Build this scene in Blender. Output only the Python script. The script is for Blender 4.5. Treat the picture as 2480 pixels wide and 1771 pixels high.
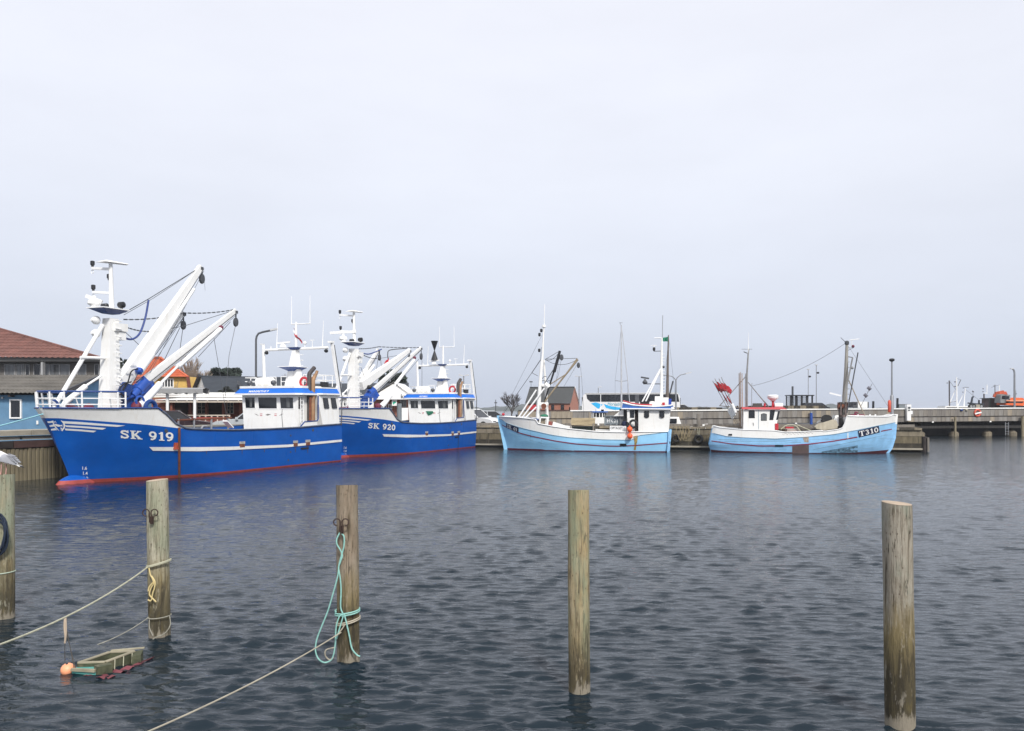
import bpy, math, random
import numpy as np
from mathutils import Vector as V, Matrix
random.seed(7)
for o in list(bpy.data.objects): bpy.data.objects.remove(o)
SC = bpy.context.scene
COL = SC.collection
# ------------------------------------------------------------------ camera, sky, sun, exposure
FPX, CX, HY, EYE = 1900.0, 1240.0, 990.7, 2.9      # focal length in px of a 2480 wide frame, centre, horizon row, eye height
cam = bpy.data.cameras.new('camera'); camo = bpy.data.objects.new('camera', cam); COL.objects.link(camo)
cam.sensor_width = 36.0; cam.lens = 36.0*FPX/2480.0; cam.shift_y = (HY-885.5)/2480.0
camo.location = (0, 0, EYE); camo.rotation_euler = (math.radians(90), 0, 0)
cam.clip_start = 0.1; cam.clip_end = 20000
SC.camera = camo
SUN_EL, SUN_AZ = math.radians(42), math.radians(160)   # azimuth clockwise from +Y: behind the camera, to the right
w = bpy.data.worlds.new('World'); SC.world = w; w.use_nodes = True
nt = w.node_tree; nt.nodes.clear()
def nd(t, ty, **k):
    n = t.nodes.new(ty)
    for a, b in k.items(): setattr(n, a, b)
    return n
sky = nd(nt, 'ShaderNodeTexSky', sky_type='NISHITA', sun_disc=False, sun_elevation=SUN_EL, sun_rotation=SUN_AZ, air_density=1.0, dust_density=3.0, ozone_density=2.0)
bg1 = nd(nt, 'ShaderNodeBackground'); bg1.inputs[1].default_value = 0.10
nt.links.new(sky.outputs[0], bg1.inputs[0])
tc = nd(nt, 'ShaderNodeTexCoord')
sep = nd(nt, 'ShaderNodeSeparateXYZ'); nt.links.new(tc.outputs['Generated'], sep.inputs[0])
# veil of thin overcast: paler overhead, slightly greyer blue towards the horizon
ramp = nd(nt, 'ShaderNodeValToRGB'); nt.links.new(sep.outputs[2], ramp.inputs[0])
ramp.color_ramp.elements[0].position = 0.0; ramp.color_ramp.elements[0].color = (0.535, 0.592, 0.715, 1)
ramp.color_ramp.elements[1].position = 0.46; ramp.color_ramp.elements[1].color = (0.832, 0.848, 0.925, 1)
e = ramp.color_ramp.elements.new(0.13); e.color = (0.685, 0.722, 0.818, 1)
e = ramp.color_ramp.elements.new(0.27); e.color = (0.785, 0.812, 0.895, 1)
mp = nd(nt, 'ShaderNodeMapping'); mp.inputs['Scale'].default_value = (1.0, 1.0, 3.2); nt.links.new(tc.outputs['Generated'], mp.inputs[0])
nz = nd(nt, 'ShaderNodeTexNoise'); nz.inputs['Scale'].default_value = 2.2; nz.inputs['Detail'].default_value = 5; nz.inputs['Roughness'].default_value = 0.55
nt.links.new(mp.outputs[0], nz.inputs[0])
mr = nd(nt, 'ShaderNodeMapRange'); mr.inputs[1].default_value = 0.3; mr.inputs[2].default_value = 0.7; mr.inputs[3].default_value = 0.955; mr.inputs[4].default_value = 1.045
nt.links.new(nz.outputs[0], mr.inputs[0])
bg2 = nd(nt, 'ShaderNodeBackground'); nt.links.new(ramp.outputs[0], bg2.inputs[0]); nt.links.new(mr.outputs[0], bg2.inputs[1])
mixw = nd(nt, 'ShaderNodeMixShader'); mixw.inputs[0].default_value = 0.9
nt.links.new(bg1.outputs[0], mixw.inputs[1]); nt.links.new(bg2.outputs[0], mixw.inputs[2])
wo = nd(nt, 'ShaderNodeOutputWorld'); nt.links.new(mixw.outputs[0], wo.inputs[0])
sl = bpy.data.lights.new('sun', 'SUN'); slo = bpy.data.objects.new('sun', sl); COL.objects.link(slo)
sl.energy = 3.0; sl.angle = math.radians(9); sl.color = (1.0, 0.965, 0.91)
sd = V((math.sin(SUN_AZ)*math.cos(SUN_EL), math.cos(SUN_AZ)*math.cos(SUN_EL), math.sin(SUN_EL)))
slo.rotation_euler = sd.to_track_quat('Z', 'Y').to_euler(); slo.location = sd*50
vs = SC.view_settings; vs.view_transform = 'Standard'; vs.look = 'None'; vs.gamma = 1.0; vs.exposure = 0.22; vs.use_curve_mapping = False

# ------------------------------------------------------------------ helpers
def lin(h):
    h = h.lstrip('#'); c = [int(h[i:i+2], 16)/255 for i in (0, 2, 4)]
    return tuple(x/12.92 if x < .04045 else ((x+.055)/1.055)**2.4 for x in c)
MATS = {}
def mat(name, col, rough=.5, metal=0., var=.12, scale=3., bump=0., bscale=40., streak=None, samt=.5, sscale=(6, 6, .7), spec=.5, emit=None, stretch=(1, 1, 1), alpha=1., trans=0.):
    """procedural paint / wood / stone: base colour with noise, optional streaks of a second colour, fine bump"""
    if name in MATS: return MATS[name]
    m = bpy.data.materials.new(name); m.use_nodes = True; t = m.node_tree; b = t.nodes['Principled BSDF']
    L = t.links.new
    tcn = nd(t, 'ShaderNodeTexCoord'); mpn = nd(t, 'ShaderNodeMapping'); mpn.inputs['Scale'].default_value = stretch; L(tcn.outputs['Object'], mpn.inputs[0])
    n1 = nd(t, 'ShaderNodeTexNoise'); n1.inputs['Scale'].default_value = scale; n1.inputs['Detail'].default_value = 6; n1.inputs['Roughness'].default_value = .62; L(mpn.outputs[0], n1.inputs[0])
    mx = nd(t, 'ShaderNodeMix', data_type='RGBA')
    r1 = nd(t, 'ShaderNodeMapRange'); r1.inputs[1].default_value = .3; r1.inputs[2].default_value = .7; L(n1.outputs[0], r1.inputs[0]); L(r1.outputs[0], mx.inputs[0])
    mx.inputs[6].default_value = tuple(max(0, c*(1-var)) for c in col)+(1,); mx.inputs[7].default_value = tuple(min(1, c*(1+var)) for c in col)+(1,)
    out = mx.outputs[2]
    if streak:
        mp2 = nd(t, 'ShaderNodeMapping'); mp2.inputs['Scale'].default_value = sscale; L(tcn.outputs['Object'], mp2.inputs[0])
        n2 = nd(t, 'ShaderNodeTexNoise'); n2.inputs['Scale'].default_value = 1.0; n2.inputs['Detail'].default_value = 7; n2.inputs['Roughness'].default_value = .65; L(mp2.outputs[0], n2.inputs[0])
        r2 = nd(t, 'ShaderNodeMapRange'); r2.inputs[1].default_value = .52; r2.inputs[2].default_value = .72; r2.inputs[4].default_value = samt; L(n2.outputs[0], r2.inputs[0])
        m2 = nd(t, 'ShaderNodeMix', data_type='RGBA'); L(r2.outputs[0], m2.inputs[0]); L(out, m2.inputs[6]); m2.inputs[7].default_value = tuple(streak)+(1,); out = m2.outputs[2]
    L(out, b.inputs['Base Color']); b.inputs['Metallic'].default_value = metal
    rr = nd(t, 'ShaderNodeMapRange'); rr.inputs[3].default_value = max(.02, rough-.08); rr.inputs[4].default_value = min(1, rough+.1); L(n1.outputs[0], rr.inputs[0]); L(rr.outputs[0], b.inputs['Roughness'])
    b.inputs['Specular IOR Level'].default_value = spec
    if bump:
        n3 = nd(t, 'ShaderNodeTexNoise'); n3.inputs['Scale'].default_value = bscale; n3.inputs['Detail'].default_value = 4; L(mpn.outputs[0], n3.inputs[0])
        bp = nd(t, 'ShaderNodeBump'); bp.inputs['Strength'].default_value = bump; bp.inputs['Distance'].default_value = .02; L(n3.outputs[0], bp.inputs['Height']); L(bp.outputs[0], b.inputs['Normal'])
    if trans: b.inputs['Transmission Weight'].default_value = trans
    if alpha < 1: b.inputs['Alpha'].default_value = alpha
    MATS[name] = m; return m

class MB:
    def __init__(s): s.v = []; s.f = []
    def add(s, vs_, fs):
        o = len(s.v); s.v += [tuple(x) for x in vs_]; s.f += [tuple(i+o for i in f) for f in fs]; return s
    def box(s, x0, x1, y0, y1, z0, z1):
        return s.add([(x0,y0,z0),(x1,y0,z0),(x1,y1,z0),(x0,y1,z0),(x0,y0,z1),(x1,y0,z1),(x1,y1,z1),(x0,y1,z1)],
                     [(0,3,2,1),(4,5,6,7),(0,1,5,4),(1,2,6,5),(2,3,7,6),(3,0,4,7)])
    def hexa(s, p):   # 8 points, bottom ring then top ring
        return s.add(p, [(0,3,2,1),(4,5,6,7),(0,1,5,4),(1,2,6,5),(2,3,7,6),(3,0,4,7)])
    def beam(s, a, b, w, h=None, w2=None, h2=None, up=(0,0,1)):
        h = h or w; w2 = w2 or w; h2 = h2 or h
        a = V(a); b = V(b); d = (b-a).normalized(); u = V(up)
        if abs(d.dot(u)) > .97: u = V((1,0,0))
        x = d.cross(u).normalized(); y = x.cross(d)
        p = []
        for c, ww, hh in ((a, w, h), (b, w2, h2)):
            for sx, sy in ((-1,-1),(1,-1),(1,1),(-1,1)): p.append(c+x*sx*ww/2+y*sy*hh/2)
        return s.hexa(p)
    def tube(s, pts, r, n=8, cap=True):
        pts = [V(p) for p in pts]; m = len(pts); rs = r if isinstance(r, (list, tuple)) else [r]*m
        d0 = (pts[1]-pts[0]).normalized(); u = V((0,0,1)) if abs(d0.z) < .9 else V((1,0,0))
        x = d0.cross(u).normalized(); vs_ = []
        for i in range(m):
            d = (pts[min(i+1, m-1)]-pts[max(i-1, 0)]).normalized()
            x = (x-d*x.dot(d)).normalized(); y = d.cross(x)
            for k in range(n):
                a = 2*math.pi*k/n; vs_.append(pts[i]+(x*math.cos(a)+y*math.sin(a))*rs[i])
        fs = [(i*n+k, i*n+(k+1) % n, (i+1)*n+(k+1) % n, (i+1)*n+k) for i in range(m-1) for k in range(n)]
        if cap: fs += [tuple(range(n))[::-1], tuple(range((m-1)*n, m*n))]
        return s.add(vs_, fs)
    def lathe(s, c, prof, n=16, axis='z', sx=1., sy=1.):
        vs_ = []
        for r, z in prof:
            for k in range(n):
                a = 2*math.pi*k/n; p = (r*sx*math.cos(a), r*sy*math.sin(a), z)
                if axis == 'x': p = (p[2], p[0], p[1])
                if axis == 'y': p = (p[0], p[2], p[1])
                vs_.append((c[0]+p[0], c[1]+p[1], c[2]+p[2]))
        m = len(prof)
        fs = [(i*n+k, i*n+(k+1) % n, (i+1)*n+(k+1) % n, (i+1)*n+k) for i in range(m-1) for k in range(n)]
        fs += [tuple(range(n))[::-1], tuple(range((m-1)*n, m*n))]
        return s.add(vs_, fs)
    def ball(s, c, r, n=12, rz=None, ry=None):
        rz = rz or r; ry = ry or r
        prof = [(max(.001, math.sin(math.pi*i/8)), -math.cos(math.pi*i/8)) for i in range(9)]
        return s.lathe(c, [(a*r, b*rz) for a, b in prof], n, sy=ry/r)
    def ring(s, c, R, r, axis='z', n=20, m=8):
        pts = []
        for i in range(n):
            a = 2*math.pi*i/n
            for k in range(m):
                b = 2*math.pi*k/m; q = (R+r*math.cos(b)); p = (q*math.cos(a), q*math.sin(a), r*math.sin(b))
                if axis == 'x': p = (p[2], p[0], p[1])
                if axis == 'y': p = (p[0], p[2], p[1])
                pts.append((c[0]+p[0], c[1]+p[1], c[2]+p[2]))
        return s.add(pts, [(i*m+k, i*m+(k+1) % m, ((i+1) % n)*m+(k+1) % m, ((i+1) % n)*m+k) for i in range(n) for k in range(m)])
    def prism(s, poly, vec):
        n = len(poly); vec = V(vec); a = [V(p) for p in poly]; b = [p+vec for p in a]
        return s.add(a+b, [tuple(range(n))[::-1], tuple(range(n, 2*n))]+[(i, (i+1) % n, n+(i+1) % n, n+i) for i in range(n)])
    def poly(s, pts): return s.add(pts, [tuple(range(len(pts)))])
    def grid(s, rows):
        n = len(rows[0]); vs_ = [p for r in rows for p in r]
        return s.add(vs_, [(i*n+k, i*n+k+1, (i+1)*n+k+1, (i+1)*n+k) for i in range(len(rows)-1) for k in range(n-1)])
    def mesh(s, name, smooth=False):
        m = bpy.data.meshes.new(name); m.from_pydata(s.v, [], s.f); m.validate()
        if smooth:
            for p in m.polygons: p.use_smooth = True
            try: m.set_sharp_from_angle(angle=math.radians(40))
            except Exception: pass
        m.update(); return m
    def build(s, name, m, parent=None, smooth=False, loc=None, label=None):
        me = s.mesh(name, smooth); me.materials.append(m)
        o = bpy.data.objects.new(name, me); COL.objects.link(o)
        if parent: o.parent = parent
        if loc is not None: o.location = loc
        if label: o['label'] = label
        return o
def tag(o, label, cat, group=None):
    o['label'] = label; o['category'] = cat
    if group: o['group'] = group
    return o
def thing(name, label, cat, loc=(0,0,0), rz=0., group=None):
    o = bpy.data.objects.new(name, None); COL.objects.link(o); o.empty_display_size = .2
    o.location = loc; o.rotation_euler = (0, 0, rz); return tag(o, label, cat, group)
def struct(o, kind='structure'): o['kind'] = kind; return o
def copy_tree(o, parent=None):
    c = o.copy(); COL.objects.link(c)
    if parent: c.parent = parent
    for ch in list(o.children): copy_tree(ch, c)
    return c
def W(px, py, D):     # place in the world seen at photo pixel (px, py), D metres ahead
    return V(((px-CX)/FPX*D, D, EYE+(HY-py)/FPX*D))
def interp(x, pts):
    if x <= pts[0][0]: return pts[0][1]
    for (a, b), (c, d) in zip(pts, pts[1:]):
        if x <= c: return b+(d-b)*(x-a)/(c-a) if c > a else d
    return pts[-1][1]
def resample(pts, n):
    pts = [V(p) for p in pts]; L = [0]
    for a, b in zip(pts, pts[1:]): L.append(L[-1]+(b-a).length)
    out = []; k = 0
    for i in range(n):
        t = L[-1]*i/(n-1)
        while k < len(L)-2 and L[k+1] < t: k += 1
        d = L[k+1]-L[k]; out.append(pts[k].lerp(pts[k+1], (t-L[k])/d if d > 0 else 0))
    return out
def smooth_path(pts, n=6):   # Catmull-Rom through points
    P = [V(p) for p in pts]; P = [P[0]*2-P[1]]+P+[P[-1]*2-P[-2]]; out = []
    for i in range(1, len(P)-2):
        for k in range(n):
            t = k/n; a, b, c, d = P[i-1], P[i], P[i+1], P[i+2]
            out.append(.5*((2*b)+(c-a)*t+(2*a-5*b+4*c-d)*t*t+(3*b-a-3*c+d)*t**3))
    out.append(P[-2]); return out
def sag(a, b, d, n=10):
    a = V(a); b = V(b)
    return [a.lerp(b, i/n)-V((0, 0, d*4*(i/n)*(1-i/n))) for i in range(n+1)]

# lettering: Blender's built-in font, and a bold slab-serif stroke alphabet for the registration numbers
_TX = {}
def text2d(txt):
    if txt in _TX: return _TX[txt]
    cu = bpy.data.curves.new('lettering', 'FONT'); cu.body = txt; cu.resolution_u = 3; cu.offset = .012
    o = bpy.data.objects.new('lettering', cu); COL.objects.link(o)
    bpy.context.view_layer.update()
    me = o.evaluated_get(bpy.context.evaluated_depsgraph_get()).to_mesh()
    vs_ = [(p.co.x, p.co.y) for p in me.vertices]; fs = [tuple(p.vertices) for p in me.polygons]
    o.to_mesh_clear(); bpy.data.objects.remove(o); bpy.data.curves.remove(cu)
    x0 = min(a for a, b in vs_); x1 = max(a for a, b in vs_); y0 = min(b for a, b in vs_); y1 = max(b for a, b in vs_)
    _TX[txt] = ([((a-x0)/(x1-x0), (b-y0)/(y1-y0)) for a, b in vs_], fs, (x1-x0)/(y1-y0)); return _TX[txt]
def ell(cx, cy, rx, ry, n=18, a0=0., a1=360.):
    return [(cx+rx*math.cos(math.radians(a0+(a1-a0)*i/n)), cy+ry*math.sin(math.radians(a0+(a1-a0)*i/n))) for i in range(n+1)]
GL = {
 'S': (.80, [([(.68,.72),(.62,.85),(.42,.91),(.22,.87),(.14,.74),(.22,.61),(.42,.53),(.60,.43),(.67,.28),(.58,.13),(.38,.08),(.18,.13),(.11,.28)], .20), ([(.70,.99),(.70,.66)], .09), ([(.09,.01),(.09,.34)], .09)]),
 'K': (1.06, [([(.25,.0),(.25,1.)], .24), ([(.02,.055),(.50,.055)], .11), ([(.02,.945),(.50,.945)], .11), ([(.78,.93),(.34,.44)], .13), ([(.44,.56),(.82,.07)], .24), ([(.60,.945),(.98,.945)], .11), ([(.62,.055),(1.05,.055)], .11)]),
 '9': (.74, [(ell(.36,.66,.24,.27), .19), ([(.59,.70),(.59,.46),(.50,.20),(.32,.08),(.16,.10)], .18)]),
 '1': (.58, [([(.33,.0),(.33,1.)], .22), ([(.33,.90),(.08,.78)], .12), ([(.08,.055),(.56,.055)], .11)]),
 '2': (.72, [([(.14,.68),(.18,.84),(.36,.91),(.53,.84),(.58,.70),(.48,.50),(.28,.30),(.12,.10)], .19), ([(.08,.09),(.66,.09)], .18), ([(.64,.02),(.64,.3)], .09)]),
 '0': (.74, [(ell(.36,.5,.24,.42), .20)]),
 '4': (.74, [([(.50,.0),(.50,1.)], .20), ([(.50,.94),(.06,.33)], .12), ([(.03,.29),(.70,.29)], .13), ([(.34,.05),(.66,.05)], .10)]),
 '3': (.70, [([(.12,.78),(.20,.89),(.36,.92),(.51,.84),(.52,.68),(.42,.56),(.28,.53)], .18), ([(.28,.52),(.48,.47),(.58,.30),(.50,.13),(.34,.08),(.18,.12),(.10,.25)], .18)]),
 'T': (.86, [([(.43,.0),(.43,1.)], .24), ([(.03,.93),(.83,.93)], .13), ([(.06,.99),(.06,.68)], .09), ([(.80,.99),(.80,.68)], .09), ([(.20,.055),(.66,.055)], .11)]),
 ' ': (.42, [])}
def stroke_text(txt, fn, build, gap=.06, bold=1.):
    """fn(u, v, lift) maps the unit text box onto a surface; every character becomes a part of its own"""
    tot = sum(GL[c][0] for c in txt)+gap*(len(txt)-1); x = 0; lift = 0
    for c in txt:
        wd, st = GL[c]; mb = MB()
        for pl, th in st:
            lift += .0008; n = len(pl); rows = []
            for i in range(n):
                a = pl[max(0, i-1)]; b = pl[min(n-1, i+1)]; dx, dy = b[0]-a[0], b[1]-a[1]; l = math.hypot(dx, dy) or 1
                nx, ny = -dy/l*th*bold/2, dx/l*th*bold/2; p = pl[i]
                rows.append([fn((x+p[0]+nx)/tot, p[1]+ny, lift), fn((x+p[0]-nx)/tot, p[1]-ny, lift)])
            mb.grid(rows)
        if st: build(mb)
        x += wd+gap
def font_text(mb, txt, fn):
    vs_, fs, _ = text2d(txt); mb.add([fn(a, b, 0) for a, b in vs_], fs)
def quad_map(tl, tr, br, bl):
    def f(u, v):
        a = (tl[0]*(1-u)+tr[0]*u, tl[1]*(1-u)+tr[1]*u); b = (bl[0]*(1-u)+br[0]*u, bl[1]*(1-u)+br[1]*u)
        return (b[0]*(1-v)+a[0]*v, b[1]*(1-v)+a[1]*v)
    return f
def plane_text(mb, txt, org, right, up, h, lift=(0,0,0), stroke=False, wscale=1.0):
    """lettering on a flat face: org = lower left, right/up unit vectors, h = letter height"""
    org = V(org)+V(lift); right = V(right); up = V(up)
    vs_, fs, asp = text2d(txt); mb.add([org+right*a*h*asp*wscale+up*b*h for a, b in vs_], fs); return h*asp*wscale

class Frame:
    """a moored boat's own axes: s runs bow to stern, t towards the near side; x_local = s, y_local = k*t"""
    def __init__(s, X, Y, u, n):
        s.o = (X, Y); s.u = u; s.n = n; s.k = 1 if u[0]*n[1]-u[1]*n[0] > 0 else -1; s.rz = math.atan2(u[1], u[0])
    def at(s, px, py, S=None, t=None):
        rx = (px-CX)/FPX; rz = (HY-py)/FPX; ax, v = (s.u, S) if S is not None else (s.n, t)
        D = (v+s.o[0]*ax[0]+s.o[1]*ax[1])/(rx*ax[0]+ax[1]); x, y = rx*D-s.o[0], D-s.o[1]
        return V((x*s.u[0]+y*s.u[1], s.k*(x*s.n[0]+y*s.n[1]), EYE+rz*D))
    def hit(s, px, py, hull, z=None):
        t = 1.5
        for _ in range(40):
            p = s.at(px, py, t=t); t = .5*t+.5*hull.b(p.x, p.z)
        return s.at(px, py, t=t)
class Hull:
    def __init__(s, stem, send, width, entL, entE, runL=None, runE=None, runW=0.):
        s.stem, s.send, s.width, s.entL, s.entE, s.runL, s.runE, s.runW = stem, send, width, entL, entE, runL, runE, runW
    def s0(s, z): return interp(z, s.stem)
    def s1(s, z): return interp(z, s.send)
    def b(s, S, z):
        x = min(1, max(0, (S-s.s0(z))/interp(z, s.entL))); g = (1-(1-x)**2)**interp(z, s.entE)
        w_ = interp(z, s.width)
        if s.runL:
            y = min(1, max(0, (s.s1(z)-S)/s.runL)); g *= s.runW+(1-s.runW)*(1-(1-y)**2)**s.runE
        return w_*g
    def strip(s, k, zlo, zhi, u0=0., u1=1., nu=40, nv=8, lift=0., both=True, s_lo=None, s_hi=None):
        """sheet on the hull between heights zlo(s) and zhi(s)"""
        mb = MB()
        for sd in ((1, -1) if both else (1,)):
            rows = []
            for j in range(nv+1):
                r = []
                for i in range(nu+1):
                    u = (u0+(u1-u0)*i/nu); uu = u**1.5 if s_lo is None else u; z = 1.; S = 0
                    for _ in range(8):
                        a = s.s0(z) if s_lo is None else s_lo; b = s.s1(z) if s_hi is None else s_hi
                        S = a+uu*(b-a); lo, hi = zlo(S), zhi(S); z = lo+(hi-lo)*j/nv
                    r.append((S-(lift if u == 0 and s_lo is None else 0), sd*k*(s.b(S, z)+lift), z))
                rows.append(r)
            mb.grid(rows)
        return mb
# ------------------------------------------------------------------ materials
white = mat('white_paint', (.84,.835,.81), .32, var=.05, scale=1.5, streak=(.66,.60,.50), samt=.35, bump=.02)
white2 = mat('white_gloss', (.85,.85,.84), .28, var=.03)
blue = mat('hull_blue', (.002,.088,.405), .36, spec=.3, var=.14, scale=.8, streak=(.012,.125,.47), samt=.6, sscale=(.5,.5,.9), bump=.05, bscale=3)
blue2 = mat('visor_blue', (.008,.14,.58), .34, spec=.3, var=.06)
dblue = mat('dark_blue_paint', (.008,.045,.20), .35, var=.15)
red = mat('antifouling_red', (.34,.055,.045), .6, var=.2, scale=2.5, streak=(.16,.05,.05), samt=.6)
sky_blue = mat('pale_blue_paint', (.30,.60,.86), .45, spec=.3, var=.07, scale=1.2, streak=(.40,.68,.86), samt=.5, sscale=(.8,.8,3), bump=.04, bscale=12)
sky_blue2 = mat('weathered_blue_paint', (.28,.54,.82), .5, spec=.3, var=.12, scale=2.2, streak=(.20,.25,.30), samt=.6, sscale=(.6,.6,9), bump=.06, bscale=14)
maroon = mat('maroon_paint', (.15,.022,.045), .5, var=.2)
crimson = mat('red_paint', (.46,.022,.035), .45, var=.12)
rust = mat('rust', (.17,.055,.028), .8, var=.35, scale=6, bump=.2)
brown_pipe = mat('rusty_brown_pipe', (.33,.19,.10), .6, var=.3, scale=3, streak=(.16,.07,.04), samt=.8, sscale=(9,9,.6))
black = mat('black_paint', (.012,.013,.016), .45, var=.2)
rubber = mat('rubber', (.014,.014,.015), .7, var=.25)
navy = mat('navy_plate', (.012,.02,.055), .4, var=.15)
steel = mat('galvanised_steel', (.36,.37,.38), .45, .6, var=.15)
dsteel = mat('dark_steel', (.09,.095,.105), .5, .4, var=.25)
wire = mat('wire_rope', (.10,.105,.115), .55, .3, var=.2)
glass = mat('window_glass', (.012,.014,.018), .05, var=.3, scale=.9, spec=.6)
glass2 = mat('curtained_glass', (.12,.125,.13), .08, var=.5, scale=1.4, stretch=(3,3,.5), spec=.6)
deckm = mat('deck_paint', (.16,.17,.17), .7, var=.25, scale=4)
concrete = mat('weathered_concrete', (.215,.182,.13), .9, var=.3, scale=1.6, streak=(.055,.044,.028), samt=.9, sscale=(2.2,2.2,.35), bump=.5, bscale=14)
concrete_dark = mat('wet_concrete', (.036,.031,.022), .8, var=.5, scale=2.5, streak=(.16,.135,.085), samt=.45, sscale=(5,5,.5), bump=.5, bscale=10)
concrete_streaked = mat('streaked_concrete', (.15,.125,.08), .9, var=.35, scale=4, stretch=(1,1,.3), streak=(.026,.021,.013), samt=.95, sscale=(6,6,.5), bump=.6, bscale=12)
concrete_pale = mat('pale_concrete', (.34,.31,.25), .9, var=.15, scale=3, bump=.3, bscale=20)
asphalt = mat('asphalt', (.065,.065,.065), .9, var=.25, scale=.6, bump=.2)
oldwood = mat('weathered_timber', (.205,.185,.16), .85, var=.3, scale=1.2, stretch=(6,6,.5), streak=(.10,.09,.08), samt=.6, sscale=(12,12,.4), bump=.3, bscale=30)
oldwood2 = mat('weathered_timber_warm', (.30,.255,.195), .85, var=.3, scale=1.2, stretch=(6,6,.5), streak=(.15,.125,.095), samt=.6, sscale=(12,12,.4), bump=.3, bscale=30)
piling = mat('sheet_piling', (.235,.20,.13), .85, var=.3, scale=1.5, stretch=(4,4,.6), streak=(.09,.075,.045), samt=.7, sscale=(7,7,.5), bump=.4, bscale=18)
darkwood = mat('dark_timber', (.035,.028,.026), .8, var=.4, scale=2)
orange_b = mat('orange_buoy', (.85,.115,.03), .4, var=.12)
salmon = mat('faded_orange_buoy', (.86,.36,.19), .45, var=.12)
orange_m = mat('orange_machine', (.78,.14,.035), .45, var=.15)
teal_rope = mat('teal_rope', (.27,.53,.47), .7, var=.15, scale=20, bump=.3, bscale=200)
pale_rope = mat('pale_rope', (.46,.45,.33), .75, var=.2, scale=20, bump=.3, bscale=200)
grey_rope = mat('grey_rope', (.30,.29,.24), .8, var=.25, scale=20)
cyan_rope = mat('cyan_rope', (.33,.66,.74), .7, var=.1)
grey_plastic = mat('grey_plastic', (.19,.215,.23), .5, var=.15)
greenm = mat('green_cloth', (.02,.16,.09), .7, var=.2)

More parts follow.
